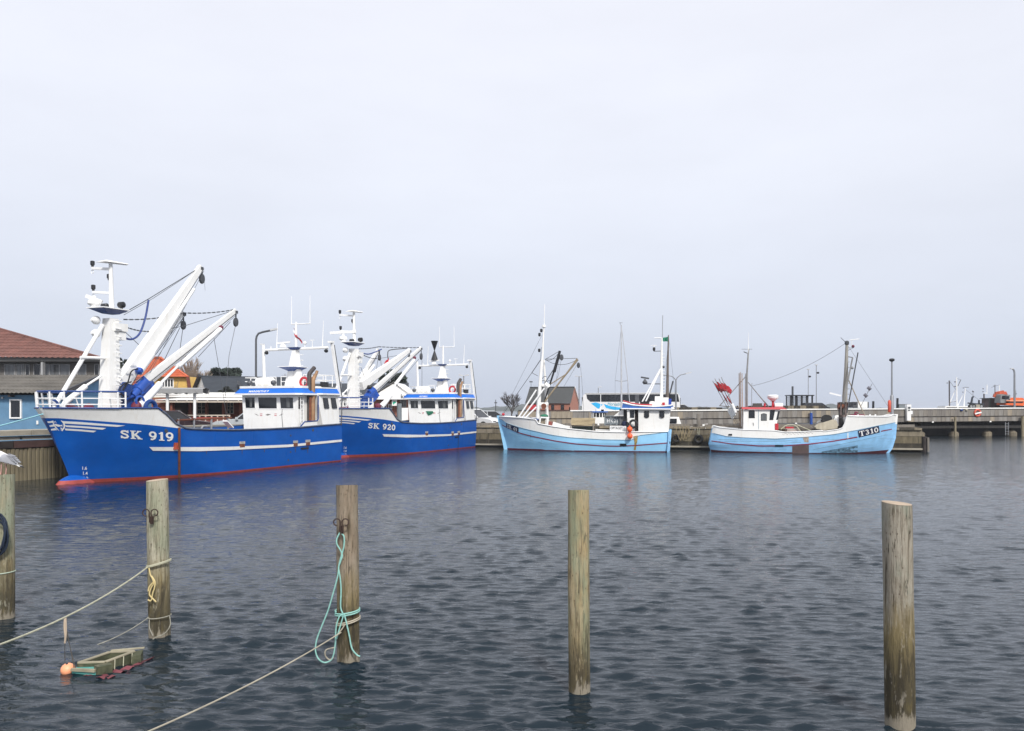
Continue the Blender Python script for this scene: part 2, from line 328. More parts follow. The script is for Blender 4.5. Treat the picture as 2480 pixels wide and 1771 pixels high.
# ------------------------------------------------------------------ water: one sheet to the horizon, rippled where it is near
def make_water():
    ys = [-60, -20, -6]; y = 1.0
    while y < 80: ys.append(y); y += max(.022, .0036*y)
    ys += [84, 90, 100, 110, 130, 160, 220, 320, 500, 900, 1800, 4000, 9000]
    xs = [-9000, -3000, -900, -300, -120, -70]; x = -44.
    while x < 58: xs.append(x); x += .06 if -8.5 < x < 8.5 else .14
    xs += [75, 120, 300, 900, 3000, 9000]
    X, Y = np.meshgrid(np.array(xs), np.array(ys)); Z = np.zeros_like(X)
    rng = np.random.RandomState(3)
    fade = np.clip((70-np.abs(Y-30))/40, 0, 1)*np.clip((56-np.abs(X))/15, 0, 1)
    patch = .80+.30*np.sin(X*.31+Y*.17+1.)*np.sin(Y*.23-X*.11)+.15*np.sin(X*.9+Y*.35)*np.sin(Y*.8-X*.2)
    for i in range(110):
        lam = math.exp(rng.uniform(math.log(.085), math.log(.5))); th = rng.normal(math.radians(83), math.radians(19))
        k = 2*math.pi/lam; amp = .0046*lam*(1.45 if lam < .22 else (.80 if lam < .32 else .28))
        cut = np.clip(2.0-(.0036*np.maximum(6, np.abs(Y))*3.8)/lam, 0, 1)
        Z += amp*np.sin(k*(X*math.cos(th)+Y*math.sin(th))+rng.uniform(0, 6.28))*cut
    sd_ = Z[400:800].std(); Z = (Z+.30*Z*np.abs(Z)/sd_)*fade*patch
    n, m = X.shape; idx = np.arange(n*m).reshape(n, m)
    q = np.stack([idx[:-1, :-1], idx[:-1, 1:], idx[1:, 1:], idx[1:, :-1]], -1).reshape(-1, 4)
    me = bpy.data.meshes.new('water'); me.vertices.add(n*m); me.vertices.foreach_set('co', np.stack([X, Y, Z], -1).astype(np.float32).ravel())
    me.loops.add(q.size); me.loops.foreach_set('vertex_index', q.astype(np.int32).ravel())
    me.polygons.add(len(q)); me.polygons.foreach_set('loop_start', np.arange(0, q.size, 4, dtype=np.int32)); me.polygons.foreach_set('loop_total', np.full(len(q), 4, dtype=np.int32))
    me.polygons.foreach_set('use_smooth', np.ones(len(q), dtype=bool)); me.update(calc_edges=True)
    m = bpy.data.materials.new('harbour_water'); m.use_nodes = True; t = m.node_tree; b = t.nodes['Principled BSDF']; L = t.links.new
    b.inputs['Base Color'].default_value = (.009,.0175,.025,1); b.inputs['Roughness'].default_value = .07; b.inputs['IOR'].default_value = 1.333
    g = nd(t, 'ShaderNodeNewGeometry'); prev = None
    for sc, st, dist in (((2.6,8.5,1), .8, .022), ((6,17,1), .7, .011), ((15,36,1), .45, .004)):
        mpn = nd(t, 'ShaderNodeMapping'); mpn.inputs['Scale'].default_value = sc; mpn.inputs['Rotation'].default_value = (0, 0, .16); L(g.outputs['Position'], mpn.inputs[0])
        nz_ = nd(t, 'ShaderNodeTexNoise'); nz_.inputs['Scale'].default_value = 1.; nz_.inputs['Detail'].default_value = 3.; nz_.inputs['Distortion'].default_value = .6; L(mpn.outputs[0], nz_.inputs[0])
        bp = nd(t, 'ShaderNodeBump'); bp.inputs['Strength'].default_value = st; bp.inputs['Distance'].default_value = dist; L(nz_.outputs[0], bp.inputs['Height'])
        if prev: L(prev.outputs[0], bp.inputs['Normal'])
        prev = bp
    # open water farther out carries a longer chop than the sheltered corner by the posts
    mpn = nd(t, 'ShaderNodeMapping'); mpn.inputs['Scale'].default_value = (.85,2.6,1); L(g.outputs['Position'], mpn.inputs[0]); nz_ = nd(t, 'ShaderNodeTexNoise'); nz_.inputs['Scale'].default_value = 1.; nz_.inputs['Detail'].default_value = 4.; L(mpn.outputs[0], nz_.inputs[0])
    sx_ = nd(t, 'ShaderNodeSeparateXYZ'); L(g.outputs['Position'], sx_.inputs[0]); rr_ = nd(t, 'ShaderNodeMapRange'); rr_.inputs[1].default_value = 22; rr_.inputs[2].default_value = 55; rr_.inputs[3].default_value = 0; rr_.inputs[4].default_value = .75; L(sx_.outputs[1], rr_.inputs[0])
    bp = nd(t, 'ShaderNodeBump'); bp.inputs['Distance'].default_value = .075; L(rr_.outputs[0], bp.inputs['Strength']); L(nz_.outputs[0], bp.inputs['Height']); L(prev.outputs[0], bp.inputs['Normal']); prev = bp
    L(prev.outputs[0], b.inputs['Normal'])
    me.materials.append(m); o = bpy.data.objects.new('water', me); COL.objects.link(o); struct(o); return o
make_water()

# ------------------------------------------------------------------ land, quays, far shore
QA = math.sin(.3825), math.cos(.3825)                 # direction of the left quay edge
def QL(k, off=0., z=0.):                               # along the left quay edge (k metres past its nearest sheet piles), off = inland
    return V((-20.0+QA[0]*k-QA[1]*off, 31.4+QA[1]*k+QA[0]*off, z))
RQ0, RQ1 = V((-2.1, 59.8, 0)), V((27.5, 52.6, 0)); RQD = (RQ1-RQ0).normalized(); RQN = V((RQD.y, -RQD.x, 0))
if RQN.y > 0: RQN = -RQN
kc = ((RQ0.x+20.0)*RQD.y-(RQ0.y-31.4)*RQD.x)/(QA[0]*RQD.y-QA[1]*RQD.x); QC = QL(kc)
a0 = QL(-16); back = RQ1-RQN*16
JA, JB = W(1255, 0, 74), W(2560, 0, 84.6)
b0 = QC-RQN*3.2+RQD*3.; b1 = RQ1-RQN*3.2
gp = [(a0.x-.4,a0.y), (QC.x-.25,QC.y+.1), (RQ1.x-.3,RQ1.y+.3), (b1.x-.3,b1.y), (b0.x,b0.y), (JA.x-1,JA.y+.6), (JB.x*.62+JA.x*.38,JB.y*.62+JA.y*.38+.6), (JB.x*.62+JA.x*.38,JB.y*.62+JA.y*.38+4.5), (100,92.5), (100,118), (60,165), (-260,230), (-260,10)]
g = MB().prism([(x, y, -1.2) for x, y in gp], (0, 0, 2.50))
struct(g.build('ground', asphalt))
def ridge(name, x0, x1, d, h, col, seed, n=160, depth=120):
    r = random.Random(seed); rows = [[], [], [], []]; ph = [r.uniform(0, 6) for _ in range(6)]
    for i in range(n+1):
        x = x0+(x1-x0)*i/n; e = min(1, i/10, (n-i)/14)
        z = h*e*(.62+.16*math.sin(i*.09+ph[0])+.12*math.sin(i*.31+ph[1])+.10*math.sin(i*.9+ph[2]))+e*r.uniform(0, .22)*h
        rows[0].append((x, d, -.5)); rows[1].append((x, d+6, z*.55)); rows[2].append((x, d+30, z)); rows[3].append((x, d+depth, -.5))
    o = MB().grid(rows).build(name, mat(name+'_foliage', col, .95, var=.4, scale=.06, bump=.4, bscale=.2)); struct(o)
ridge('far_shore', -330, 560, 1150, 9.5, (.040,.052,.040), 4)
ridge('far_shore_low', 480, 1150, 1500, 4.8, (.045,.055,.045), 9, depth=160)
hz = MB().box(-1500, 2200, -120, 1720, -2.2, 16.0).mesh('haze'); hzo = bpy.data.objects.new('haze', hz); COL.objects.link(hzo); struct(hzo, 'stuff')
hm = bpy.data.materials.new('haze_air'); hm.use_nodes = True; hm.node_tree.nodes.clear(); pv = nd(hm.node_tree, 'ShaderNodeVolumePrincipled'); pv.inputs['Color'].default_value = (.86,.90,.97,1); pv.inputs['Density'].default_value = .00032
ho = nd(hm.node_tree, 'ShaderNodeOutputMaterial'); hm.node_tree.links.new(pv.outputs[0], ho.inputs['Volume']); hz.materials.append(hm)

# left quay: sheet piles, waler, fender strips and cap stones
lq = thing('timber_quay', 'timber sheet-pile quay with pale cap stones beside the blue trawlers', 'quay', QL(0), math.atan2(QA[1], QA[0]))
pm = [MB().hexa([(-.078,.06,-1),(.078,.06,-1),(.055,-.06-.012*i,-1),(-.055,-.06-.012*i,-1),(-.078,.06,1.3+.006*i),(.078,.06,1.3+.006*i),(.055,-.06-.012*i,1.3+.006*i),(-.055,-.06-.012*i,1.3+.006*i)]).mesh('board') for i in range(3)]
for m_ in pm: m_.materials.append(piling)
k = -5.; i = 0
while k < 25:
    o = bpy.data.objects.new('board', pm[i % 3]); COL.objects.link(o); o.parent = lq; o.location = (k, random.uniform(-.012,.012), random.uniform(-.02,.02)); o.rotation_euler = (0, 0, random.uniform(-.03,.03))
    k += .178; i += 1
MB().box(-6,25.5,.065,.35,-1,1.5).build('shadow_backing', darkwood, lq)  # dark backing stands for the shadow in the gaps between the boards
for j, k in enumerate(range(-6, 25, 2)): MB().box(k+.02,k+1.97,-.10-.015*(j % 2),.07,1.335,1.62).build('waler', darkwood if j % 3 else mat('reddish_timber', (.075,.04,.035), .8, var=.3, scale=2), lq)
k = -6.
while k < 25:
    l = random.choice((.55,1.1,1.5)); MB().box(k,k+l,-.12,.2,1.66,1.80).build('fender_strip', concrete_pale, lq); k += l+.12
k = -6.
while k < 25:
    MB().box(k+.012,k+2.2,-.22,1.2,1.83,2.03+random.uniform(-.008,.008)).build('cap_stone', concrete_pale, lq); k += 2.22

# right quay: old concrete face in cast bays with a rough capping, footing and timber fender pile at its end
rq = thing('concrete_quay', 'stained old concrete quay wall behind the two light blue boats', 'quay', RQ0, math.atan2(RQD.y, RQD.x))
LR = (RQ1-RQ0).length; n0 = -(RQ0-QC).length; ny = 1 if V((-RQD.y, RQD.x)).dot(V((0, 1))) > 0 else -1
k = n0; 
while k < LR-.2:
    e_ = min(k+3.1, LR); j = random.uniform(-.02,.02)
    MB().box(k+.012,e_-.012,.0+j,.5,1.06,1.48).build('wall_panel', concrete, rq)
    MB().box(k+.008,e_-.008,.03+j,.5,.58,1.06).build('wall_panel', concrete_streaked, rq)
    MB().box(k+.012,e_-.012,.05+j,.5,.24,.58).build('wall_panel', concrete_dark, rq)
    MB().box(k,e_-.006,-.14,.5,.15,.26).build('footing_beam', concrete_pale, rq)
    k = e_
MB().box(n0,LR-.02,.2,.6,-1,.8).build('core', concrete_dark, rq)
k = n0
while k < LR-.2:
    l = random.uniform(.9,2.2); e_ = min(k+l, LR)
    MB().hexa([(k,-.10,1.49),(e_-.03,-.12,1.49),(e_-.03,.9,1.49),(k,.9,1.49),(k,-.07,1.60+random.uniform(0,.08)),(e_-.03,-.08,1.60+random.uniform(0,.08)),(e_-.03,.9,1.62),(k,.9,1.62)]).build('capping_stone', concrete if random.random() < .6 else concrete_dark, rq)
    k = e_
k = n0
while k < LR-.5:
    l = random.uniform(2.5,5); MB().beam((k,.75,1.70+random.uniform(0,.05)),(min(LR-.3,k+l-.15),.75,1.70+random.uniform(0,.05)),.2,.18).build('kerb_timber', oldwood, rq); k += l
mb = MB()
for i in range(260):
    x = random.uniform(n0+3, LR-.3); y = random.uniform(1.0, 2.2); r = random.uniform(.05,.16); mb.ball((x,y,1.53+r*.5), r, 6, rz=r*.6)
struct(mb.build('rubble', concrete_dark, rq), 'stuff')
MB().box(LR-.02,LR+.0,.02,3.4,-1,1.5).build('end_wall', concrete_dark, rq)
for i in range(3): MB().tube([(LR+.16,.1+i*.9,-1),(LR+.16,.1+i*.9,1.05-.1*i)],.15,10).build('fender_pile', darkwood, rq)
MB().box(LR+.30,LR+.42,-.1,.5,.05,.98).build('end_board', oldwood, rq)

# jetty wall: two tiers of upright boards under a white rail, on piles over dark water at the right
JD = V((JB.x-JA.x, JB.y-JA.y, 0)); JL = JD.length; JD.normalize(); JN = V((JD.y, -JD.x, 0))
def jz(k):  # top of the wall
    X, Y = JA.x+JD.x*k, JA.y+JD.y*k; px = CX+FPX*X/Y
    return EYE+(HY-interp(px, [(1255,993.5),(1640,993),(1900,990.5),(2480,987.2)]))/FPX*Y
def jk(px): return min((abs(CX+FPX*(JA.x+JD.x*q)/(JA.y+JD.y*q)-px), q) for q in [JL*i/800 for i in range(801)])[1]
jw = thing('jetty_wall', 'long grey timber breakwater wall with a white top rail', 'wall', (JA.x, JA.y, 0), math.atan2(JD.y, JD.x))
bm = []
for i, wd in enumerate((.53,.53,.53,.53)):
    a_ = MB().box(0,wd-.014,0,.07,-.86,-.20).mesh('board'); b_ = MB().box(0,wd-.014,0,.07,-1.42,-.965).mesh('board'); bm.append((a_, b_))
    for q in (a_, b_): q.materials.append([oldwood, mat('grey_board', (.235,.22,.20), .85, var=.25, scale=1.2, stretch=(6,6,.5), streak=(.12,.11,.10), samt=.7, sscale=(11,11,.4)), oldwood2, mat('dark_board', (.165,.15,.135), .85, var=.3, scale=1.2, stretch=(6,6,.5), streak=(.3,.28,.25), samt=.4, sscale=(11,11,.4))][i])
k = 0.; kl = jk(1380)
while k < JL:
    z = jz(k)
    for tier in (0, 1):
        i = random.choice((0,0,1,1,3,2) if k > kl else (2,2,2,1)); o = bpy.data.objects.new('board', bm[i][tier]); COL.objects.link(o); o.parent = jw
        o.location = (k, -.05+random.uniform(-.012,.012), z+random.uniform(-.006,.006)+(.08 if k < kl else 0))
    k += .53
rows = lambda y0, y1, za, zb: [[(JL*i/40, y0, jz(JL*i/40)+za) for i in range(41)], [(JL*i/40, y0, jz(JL*i/40)+zb) for i in range(41)], [(JL*i/40, y1, jz(JL*i/40)+zb) for i in range(41)], [(JL*i/40, y1, jz(JL*i/40)+za) for i in range(41)]]
MB().grid(rows(.03,.3,-1.45,-.08)).build('core', darkwood, jw)
MB().grid([[(max(kl, JL*i/40), y, jz(JL*i/40)+z) for i in range(41)] for y, z in ((-.12,-.12),(-.12,.0),(.35,.0),(.35,-.12))]).build('top_rail', white, jw)
MB().grid([[(min(kl, JL*i/40), y, jz(JL*i/40)+z) for i in range(41)] for y, z in ((-.12,-.06),(-.12,.02),(.35,.02))]).build('coping', darkwood, jw)
kr = jk(2240)
MB().box(kr-6,JL,.9,1.2,.85,1.12).build('cross_beam', oldwood, jw)
MB().box(kr-6,JL+3,.5,.75,1.46,1.62).build('cross_beam', darkwood, jw)
for px in (2205, 2252, 2335, 2417, 2478, 2530):
    q = jk(px) if px < 2500 else JL-1; MB().tube([(q,1.6,-1),(q,1.6,1.5)],.22,10).build('pier_leg', concrete_dark, jw); MB().lathe((q,1.5,0),[(.5,-.5),(.48,.35),(.3,.5),(.25,.55)],10).build('pier_foot', concrete, jw)
for px, r in ((2307,.11),(2469,.17)):
    q = jk(px); MB().tube([(q,-.42,-1),(q+.02,-.40,jz(q)-.92)],r,12).build('mooring_post', piling, jw, smooth=True)
MB().grid([[(JL*.62+(JL*.40)*i/6, y, jz(min(JL,JL*.62+(JL*.40)*i/6))-1.46) for i in range(7)] for y in (.25,5.0)]).build('pier_deck', darkwood, jw)  # slab behind the wall, added to shade the space beneath it
MB().box(JL*.62,JL+8,4.4,4.5,-1,1.4).build('shade_sheet', mat('under_jetty_shade', (.014,.013,.016), .8, var=.3), jw)  # near-black sheet added to stand for the shade under the jetty
q = jk(2433)
for dx in (0,.38): MB().tube([(q+dx,-.12,.1),(q+dx,-.12,1.5)],.03,6).build('ladder_rail', steel, jw)
for i in range(5): MB().tube([(q,-.12,.25+i*.27),(q+.38,-.12,.25+i*.27)],.022,6).build('ladder_rung', steel, jw)
for px in (2256, 2396, 1846, 1925): 
    q = jk(px); MB().box(q,q+.18,-.09,-.02,jz(q)-1.53,jz(q)-1.40).build('marker_plate', white, jw)
q = jk(2206); MB().box(q-.15,q+.15,-.09,-.062,jz(q)-.62,jz(q)-.28).build('notice', white2, jw)
def on_wall(px, z=0., out=-.12):   # world point on the wall face
    q = jk(px); p = V((JA.x, JA.y, 0))+JD*q+JN*(-out); return V((p.x, p.y, z))
# ------------------------------------------------------------------ the two blue trawlers
a_ = .3825
FA = Frame(-16.947, 31.076, (math.sin(a_), math.cos(a_)), (math.cos(a_), -math.sin(a_)))
FA2 = Frame(-10.227, 47.292, (math.sin(a_), math.cos(a_)), (math.cos(a_), -math.sin(a_)))
HA = Hull([(-.6,-.2),(0,-.5),(.38,-.71),(.69,-.83),(1.36,-1.13),(2.06,-1.39),(2.55,-1.66),(2.91,-1.88)], [(-.6,14.4),(0,14.45),(2.2,14.25),(3,14.2)],
          [(-.6,1.9),(0,2.2),(1.2,2.33),(2.9,2.42)], [(0,5.8),(.8,5.0),(1.5,4.4),(2.1,3.95),(2.9,3.75)], [(0,1.05),(.8,.92),(1.5,.80),(2.1,.73),(2.9,.69)])
def hcurve(F, H, pts, z0=None):
    q = [F.hit(x, y, H) for x, y in pts]; q = sorted([(p.x, p.z) for p in q])
    return lambda s: interp(s, q)
bandA = hcurve(FA, HA, [(113,1013),(141,1013),(172,1015.5),(265,1022),(357,1029),(431,1037),(452,1038.6),(500,1041),(560,1042),(640,1040),(725,1035.5),(775,1031),(827,1027.2)])
p1 = FA.hit(391, 996, HA).x; p2 = FA.hit(452, 1038, HA).x
def topA(s):
    if s < p1: return 2.90+(.02 if s > 0 else -.01*s)
    q = interp(s, [(p1,2.90-.08),(p1+.18,2.72),(p1+.75,2.28),(p2,2.07)])
    return max(q, bandA(s)) if s < p2 else bandA(s)
redA = lambda s: interp(s, [(-1,.14),(2,.12),(6,.08),(14.5,.06)])
def surf(F, H, px, py, lift=.012):
    p = F.hit(px, py, H); return V((p.x, F.k*(H.b(p.x, p.z)+lift), p.z))
def decal(mb, F, H, poly, lift=.012): return mb.poly([surf(F, H, x, y, lift) for x, y in poly])
def band(mb, F, H, top, bot, n=24, lift=.012):
    T = resample([(x, y, 0) for x, y in top], n); B = resample([(x, y, 0) for x, y in bot], n)
    return mb.grid([[surf(F, H, p.x, p.y, lift) for p in T], [surf(F, H, p.x, p.y, lift) for p in B]])

def trawler(F, first):
    k = F.k; H = HA
    lab = ('royal blue trawler SK 919 with a raised white crane, nearest of the blue boats' if first else
           'royal blue trawler SK 920 lying behind the SK 919, red flag flying near its crane')
    R = thing('fishing_trawler', lab, 'fishing boat', (F.o[0], F.o[1], 0), F.rz, 'blue trawlers moored along the left quay')
    Y = lambda t: k*t
    def B(name, m_, mb=None, sm=False, par=None): return mb.build(name, m_, par or R, sm)
    P0 = FA.at; 
    C = lambda px, py: FA.at(px, py, t=0.)                 # centre-line point from the nearer boat's outline (the boats are sisters)
    # hull
    lo = lambda s: -.6
    hull = B('hull', blue, H.strip(k, redA, lambda s: min(bandA(s), topA(s)), nu=64, nv=14), True)
    B('boot_top', red, H.strip(k, lo, redA, nu=64, nv=5), True)
    B('bow_bulwark', white, H.strip(k, bandA, lambda s: topA(s)+.001, u0=0, u1=1, nu=90, nv=6), True)
    tr = [(H.s1(z)-.001, sd*k*H.b(H.s1(z), z)*.999, z) for sd in (1,) for z in (-.6, .06, 1, 1.8, 2.05)]
    tr += [(x, -y, z) for x, y, z in reversed(tr)]
    B('transom', blue, MB().poly(tr))
    # bulb
    def bulb(z0, z1):
        rows = []
        for i in range(7):
            z = z0+(z1-z0)*i/6; q = math.sqrt(max(0, 1-((z+.12)/.56)**2)); rows.append([(.35-1.6*q*math.cos(a), .44*q*math.sin(a), z) for a in [math.pi*(j/16-.5)*1.0 for j in range(17)]])
        return MB().grid(rows)
    B('bulb', red, bulb(-.6,.14), True); B('bulb_top', blue, bulb(.14,.44), True)
    # edge trims
    sd_pts = lambda f, a, b, n, lift=.02: [[(s, sd*k*(H.b(s, f(s))+lift), f(s)) for s in [a+(b-a)*(i/n)**1.4 for i in range(n+1)]] for sd in (1, -1)]
    for sx in (2.2,4.6,7.1,9.6,12.0): B('weld_seam', blue, MB().tube([(sx, k*(H.b(sx, z)+.001), z) for z in (.15,.6,1.1,1.6,min(bandA(sx),topA(sx))-.05)], .008, 4))
    for ln in sd_pts(lambda s: topA(s)+.02, -1.86, p1, 26): B('bulwark_trim', dblue, MB().tube(ln, .035, 6))
    for ln in sd_pts(lambda s: topA(s)+.01, p1, 14.2, 46): B('cap_rail', mat('worn_cap_rail', (.10,.12,.17), .6, var=.4, scale=5), MB().tube(ln, .04, 6))
    # white rubbing band, bow stripes and emblem
    rb = MB(); band(rb, FA, H, [(360,1083),(480,1083),(560,1082),(698,1077),(827,1064.6)], [(369,1092),(480,1093),(560,1090),(698,1083),(827,1070)], 40, .03); B('rubbing_band', white, rb)
    st = MB()
    for T, Bt in (([(148,1020),(190,1022),(303,1031)], [(152,1026),(200,1028.5),(284,1034)]), ([(156,1030),(200,1032.5),(257,1037)], [(160,1034.5),(200,1036.8),(248,1041)]), ([(156,1038),(190,1040),(233,1043.8)], [(158,1042.5),(190,1044.3),(226,1047.5)]),
                  ([(115,1021),(127,1019.5)], [(117,1025),(128,1024)]), ([(119,1030.5),(128,1028.5)], [(121,1034.5),(131,1033)]), ([(122.5,1039.5),(133,1037)], [(124,1043),(138,1042)])): band(st, FA, H, T, Bt, 14)
    B('bow_stripe', white, st)
    em = MB()
    band(em, FA, H, [(125.5,1019),(128,1029),(134,1037.5),(143,1044)], [(128,1019),(130.5,1028),(136.5,1036),(142,1042)], 10, .016)
    band(em, FA, H, [(146,1019),(152,1025),(153.5,1034),(148,1042)], [(149,1019),(156.5,1027),(157.5,1035),(150,1045)], 10, .016)
    decal(em, FA, H, [(130,1028),(135,1027),(141,1028.5),(146.5,1030),(151,1028.5),(150,1031),(151.5,1033.5),(147,1032.5),(141,1034),(134.5,1032)], .016)
    for q in ([(129,1019.5),(130,1019.5),(132,1025.5),(131,1025.5)], [(130,1019.5),(131,1021),(133,1020),(132,1022)], [(132.6,1019.8),(133.6,1019.8),(136,1025.5),(135,1025.5)], [(145,1036),(148.5,1036),(149.5,1039.5),(147.5,1040.5)], [(146.5,1040),(147.6,1040),(148,1043.5),(147,1043)]): decal(em, FA, H, q, .016)
    B('bow_emblem', white, em)
    qm = quad_map((289,1041.5),(420,1048.3),(420,1069.3),(291,1061.5))
    def fn(u, v, l): x, y = qm(u, v); return surf(FA, H, x, y, .016+l)
    stroke_text('SK 919' if first else 'SK 920', fn, lambda mb: B('character', white, mb))
    for i, tx_ in enumerate(('1.6', '1.4', '1.2')):
        mb = MB(); y0 = 1138-i*.0+i*12.3; x0 = 199+i*1.6; qd = quad_map((x0,y0-8),(x0+11,y0-7.6),(x0+11,y0),(x0,y0)); font_text(mb, tx_, lambda u, v, l: surf(FA, H, *qd(u, v), .014)); B('draught_mark', white2, mb)
    # freeing ports and hull fittings
    for x0, x1, y0, y1 in ((579,593,1069,1084),(709,721,1067,1081),(739,751,1065,1079)):
        a = surf(FA, H, x0, y1, 0); b = surf(FA, H, x1, y0, 0); z0, z1 = min(a.z, b.z), max(a.z, b.z); yy = sorted((a.y, b.y))
        f = B('scupper', mat('worn_grey_paint', (.38,.36,.33), .6, var=.3, scale=5), MB().box(a.x, b.x, min(yy)-.02, max(yy)+.07, z0+.16, z1)); B('scupper_mouth', rust, MB().box(a.x+.02, b.x-.02, min(yy)-.02, max(yy)+.05, z0, z0+.155), par=f)
    for x, y, r in ((704,1055,.05),(758,1042,.075),(704,1095,.05),(698,1115,.05),(403,1043,.09),(697,1077,.035)):
        c = surf(FA, H, x, y, -.02); B('porthole', dsteel, MB().lathe((c.x, c.y, c.z), [(r,-.03),(r,.05)], 12, 'y'))
    c = surf(FA, H, 738, 1086, 0); B('outlet_slot', black, MB().box(c.x-.32, c.x+.32, c.y-.02, c.y+.018, c.z-.045, c.z+.045))
    for x, y, ln in ((586,1085,16),(715,1082,14),(745,1080,18),(403,1047,12),(500,1092,9),(640,1088,8)):
        mb = MB(); band(mb, FA, H, [(x-1.6,y),(x+1.6,y)], [(x-.6,y+ln),(x+.5,y+ln)], 3, .010); B('rust_streak', mat('hull_rust_streak', (.06,.075,.17), .7, var=.5, scale=9), mb)
    if first:
        a = [surf(FA, H, 432, y, .05) for y in (1036,1060,1090,1120,1158)]; B('discharge_pipe', rust, MB().tube(a, .05, 8))
        a = surf(FA, H, 418, 1089, 0); b = surf(FA, H, 434, 1072, 0); B('discharge_box', mat('red_rust_box', (.36,.06,.03), .7, var=.5, scale=7), MB().box(a.x, b.x, min(a.y,b.y), max(a.y,b.y)+.12, a.z, b.z))
    else:
        a = [surf(FA, H, 744, y, .02) for y in (1070,1090,1122)]; B('stain_pipe', mat('dark_stain', (.01,.05,.16), .6), MB().tube(a, .03, 6))
    # decks
    def deck(name, z, a, b, m_):
        n = 24; xs = [a+(b-a)*(i/n) for i in range(n+1)]
        return B(name, m_, MB().grid([[(x, k*(max(.01, H.b(x, z)-.03))*q, z) for x in xs] for q in (1, .33, -.33, -1)]))
    deck('fore_deck', 2.62, -1.4, p1+.3, deckm); deck('main_deck', 1.25, p1+.25, 14.2, deckm)
    B('deck_break', white, MB().poly([(p1+.28, y, z) for y, z in [(H.b(p1+.28,z)-.04, z) for z in (1.25,1.7,2.1,2.55)]+[(-(H.b(p1+.28,z)-.04), z) for z in (2.55,2.1,1.7,1.25)]]))
    # bow railing
    rl = lambda z, ins: [(s, sd*k*max(.02, H.b(s, 2.9)-ins), z) for sd, rng in ((-1, [1.0-2.75*i/16 for i in range(17)]), (1, [-1.75+1.95*i/16 for i in range(17)])) for s in rng]
    B('rail_top', dblue, MB().tube(rl(3.56, .10), .042, 6), True)
    for z in (3.30, 3.07): B('rail', white2, MB().tube(rl(z, .09), .024, 6), True)
    for s in (-1.72,-1.45,-1.05,-.55,-.05,.2):
        for sd in (1, -1):
            y = sd*k*max(.02, H.b(s, 2.9)-.09); B('stanchion', white2, MB().tube([(s, y, 2.9),(s-.04, y*1.02, 3.55)], .034, 6))
    for s in (-1.2,-.3): B('rail_brace', white2, MB().tube([(s+.35, k*(H.b(s+.35,2.9)-.55), 2.65),(s, k*(H.b(s,2.9)-.09), 3.3)], .025, 6))
    B('fairlead', dblue, MB().ring((-1.3,0,3.02), .20, .05, 'x', 16)); B('windlass', maroon, MB().lathe((-.2,0,2.85),[(.2,-.55),(.28,-.5),(.16,-.4),(.16,.4),(.28,.5),(.2,.55)],12,'y').box(-.45,.1,-.35,.35,2.62,2.72), True)
    B('hatch', maroon, MB().lathe((1.1,k*.35,2.62),[(.55,0),(.55,.16),(.5,.2)],16), True)
    B('rope_locker', rubber, MB().box(2.0,2.6,-.9,.2,2.6,2.95))
    # mast
    m0, m1 = C(265, 992), C(268, 772); m0.z = 2.62
    mast = B('mast', white, MB().beam((m0.x,0,m0.z),(m1.x,0,m1.z),.66,.60,.44,.40,up=(1,0,0)))
    for i in range(11):
        z = 3.2+i*.33; x = m0.x+(m1.x-m0.x)*(z-m0.z)/(m1.z-m0.z); wd = .31-.10*(z-m0.z)/(m1.z-m0.z); B('rung', white2, MB().tube([(x+.2,k*(wd-.02),z),(x+.2,k*(wd+.17),z),(x-.1,k*(wd+.17),z+.03)], .022, 5), par=mast)
    B('mast_head', white, MB().box(m1.x-.05,m1.x+.55,-.35,.35,6.10,6.42).box(m1.x+.15,m1.x+.5,-.3,.3,5.75,6.08))
    pz = C(262, 750).z; px_ = m1.x
    B('mast_platform', dblue, MB().add([(px_-.75,-.40,pz),(px_+.50,-.48,pz),(px_+.50,.48,pz),(px_-.75,.40,pz),(px_-.25,-.2,pz-.17),(px_+.25,-.2,pz-.17),(px_+.25,.2,pz-.17),(px_-.25,.2,pz-.17)], [(4,5,6,7),(0,1,5,4),(1,2,6,5),(2,3,7,6),(3,0,4,7)]))
    B('platform_top', white2, MB().box(px_-.76,px_+.51,-.48,.48,pz,pz+.04))
    t0 = C(268, 640); B('top_mast', white2, MB().tube([(px_+.05,0,pz),(t0.x,0,t0.z)], [.11,.075], 10), True)
    B('antenna_plate', white, MB().hexa([(t0.x-.5,k*-.32,t0.z+.02),(t0.x+.7,k*.1,t0.z+.06),(t0.x+.65,k*.28,t0.z+.08),(t0.x-.4,k*.2,t0.z+.04),(t0.x-.3,k*-.2,t0.z+.1),(t0.x+.68,k*.12,t0.z+.1),(t0.x+.64,k*.25,t0.z+.11),(t0.x-.3,k*.1,t0.z+.12)]))
    for (yl, xl) in ((651,225),(709,227)):
        a = C(267, yl+1); bq = FA.at(xl, yl-1, S=t0.x); B('light_arm', white2, MB().beam((a.x,0,a.z),(a.x,bq.y,bq.z),.13,.10))
        B('signal_lamp', black, MB().lathe((a.x,bq.y,bq.z+.05),[(.05,0),(.05,.06),(.085,.09),(.085,.24),(.04,.26)],10)); B('lamp_hoop', white2, MB().ring((a.x,bq.y,bq.z-.15), .07, .015, 'x', 10, 4))
    a = FA.at(264, 676, S=t0.x); B('signal_lamp', black, MB().lathe((a.x,a.y,a.z-.05),[(.05,0),(.05,.06),(.085,.09),(.085,.24),(.04,.26)],10))
    rd = FA.at(228, 736, S=px_-.3); B('radar_base', white2, MB().lathe((rd.x,rd.y,pz+.04),[(.16,0),(.15,.12),(.26,.2),(.24,.34),(.08,.4),(.08,.52)],14), True)
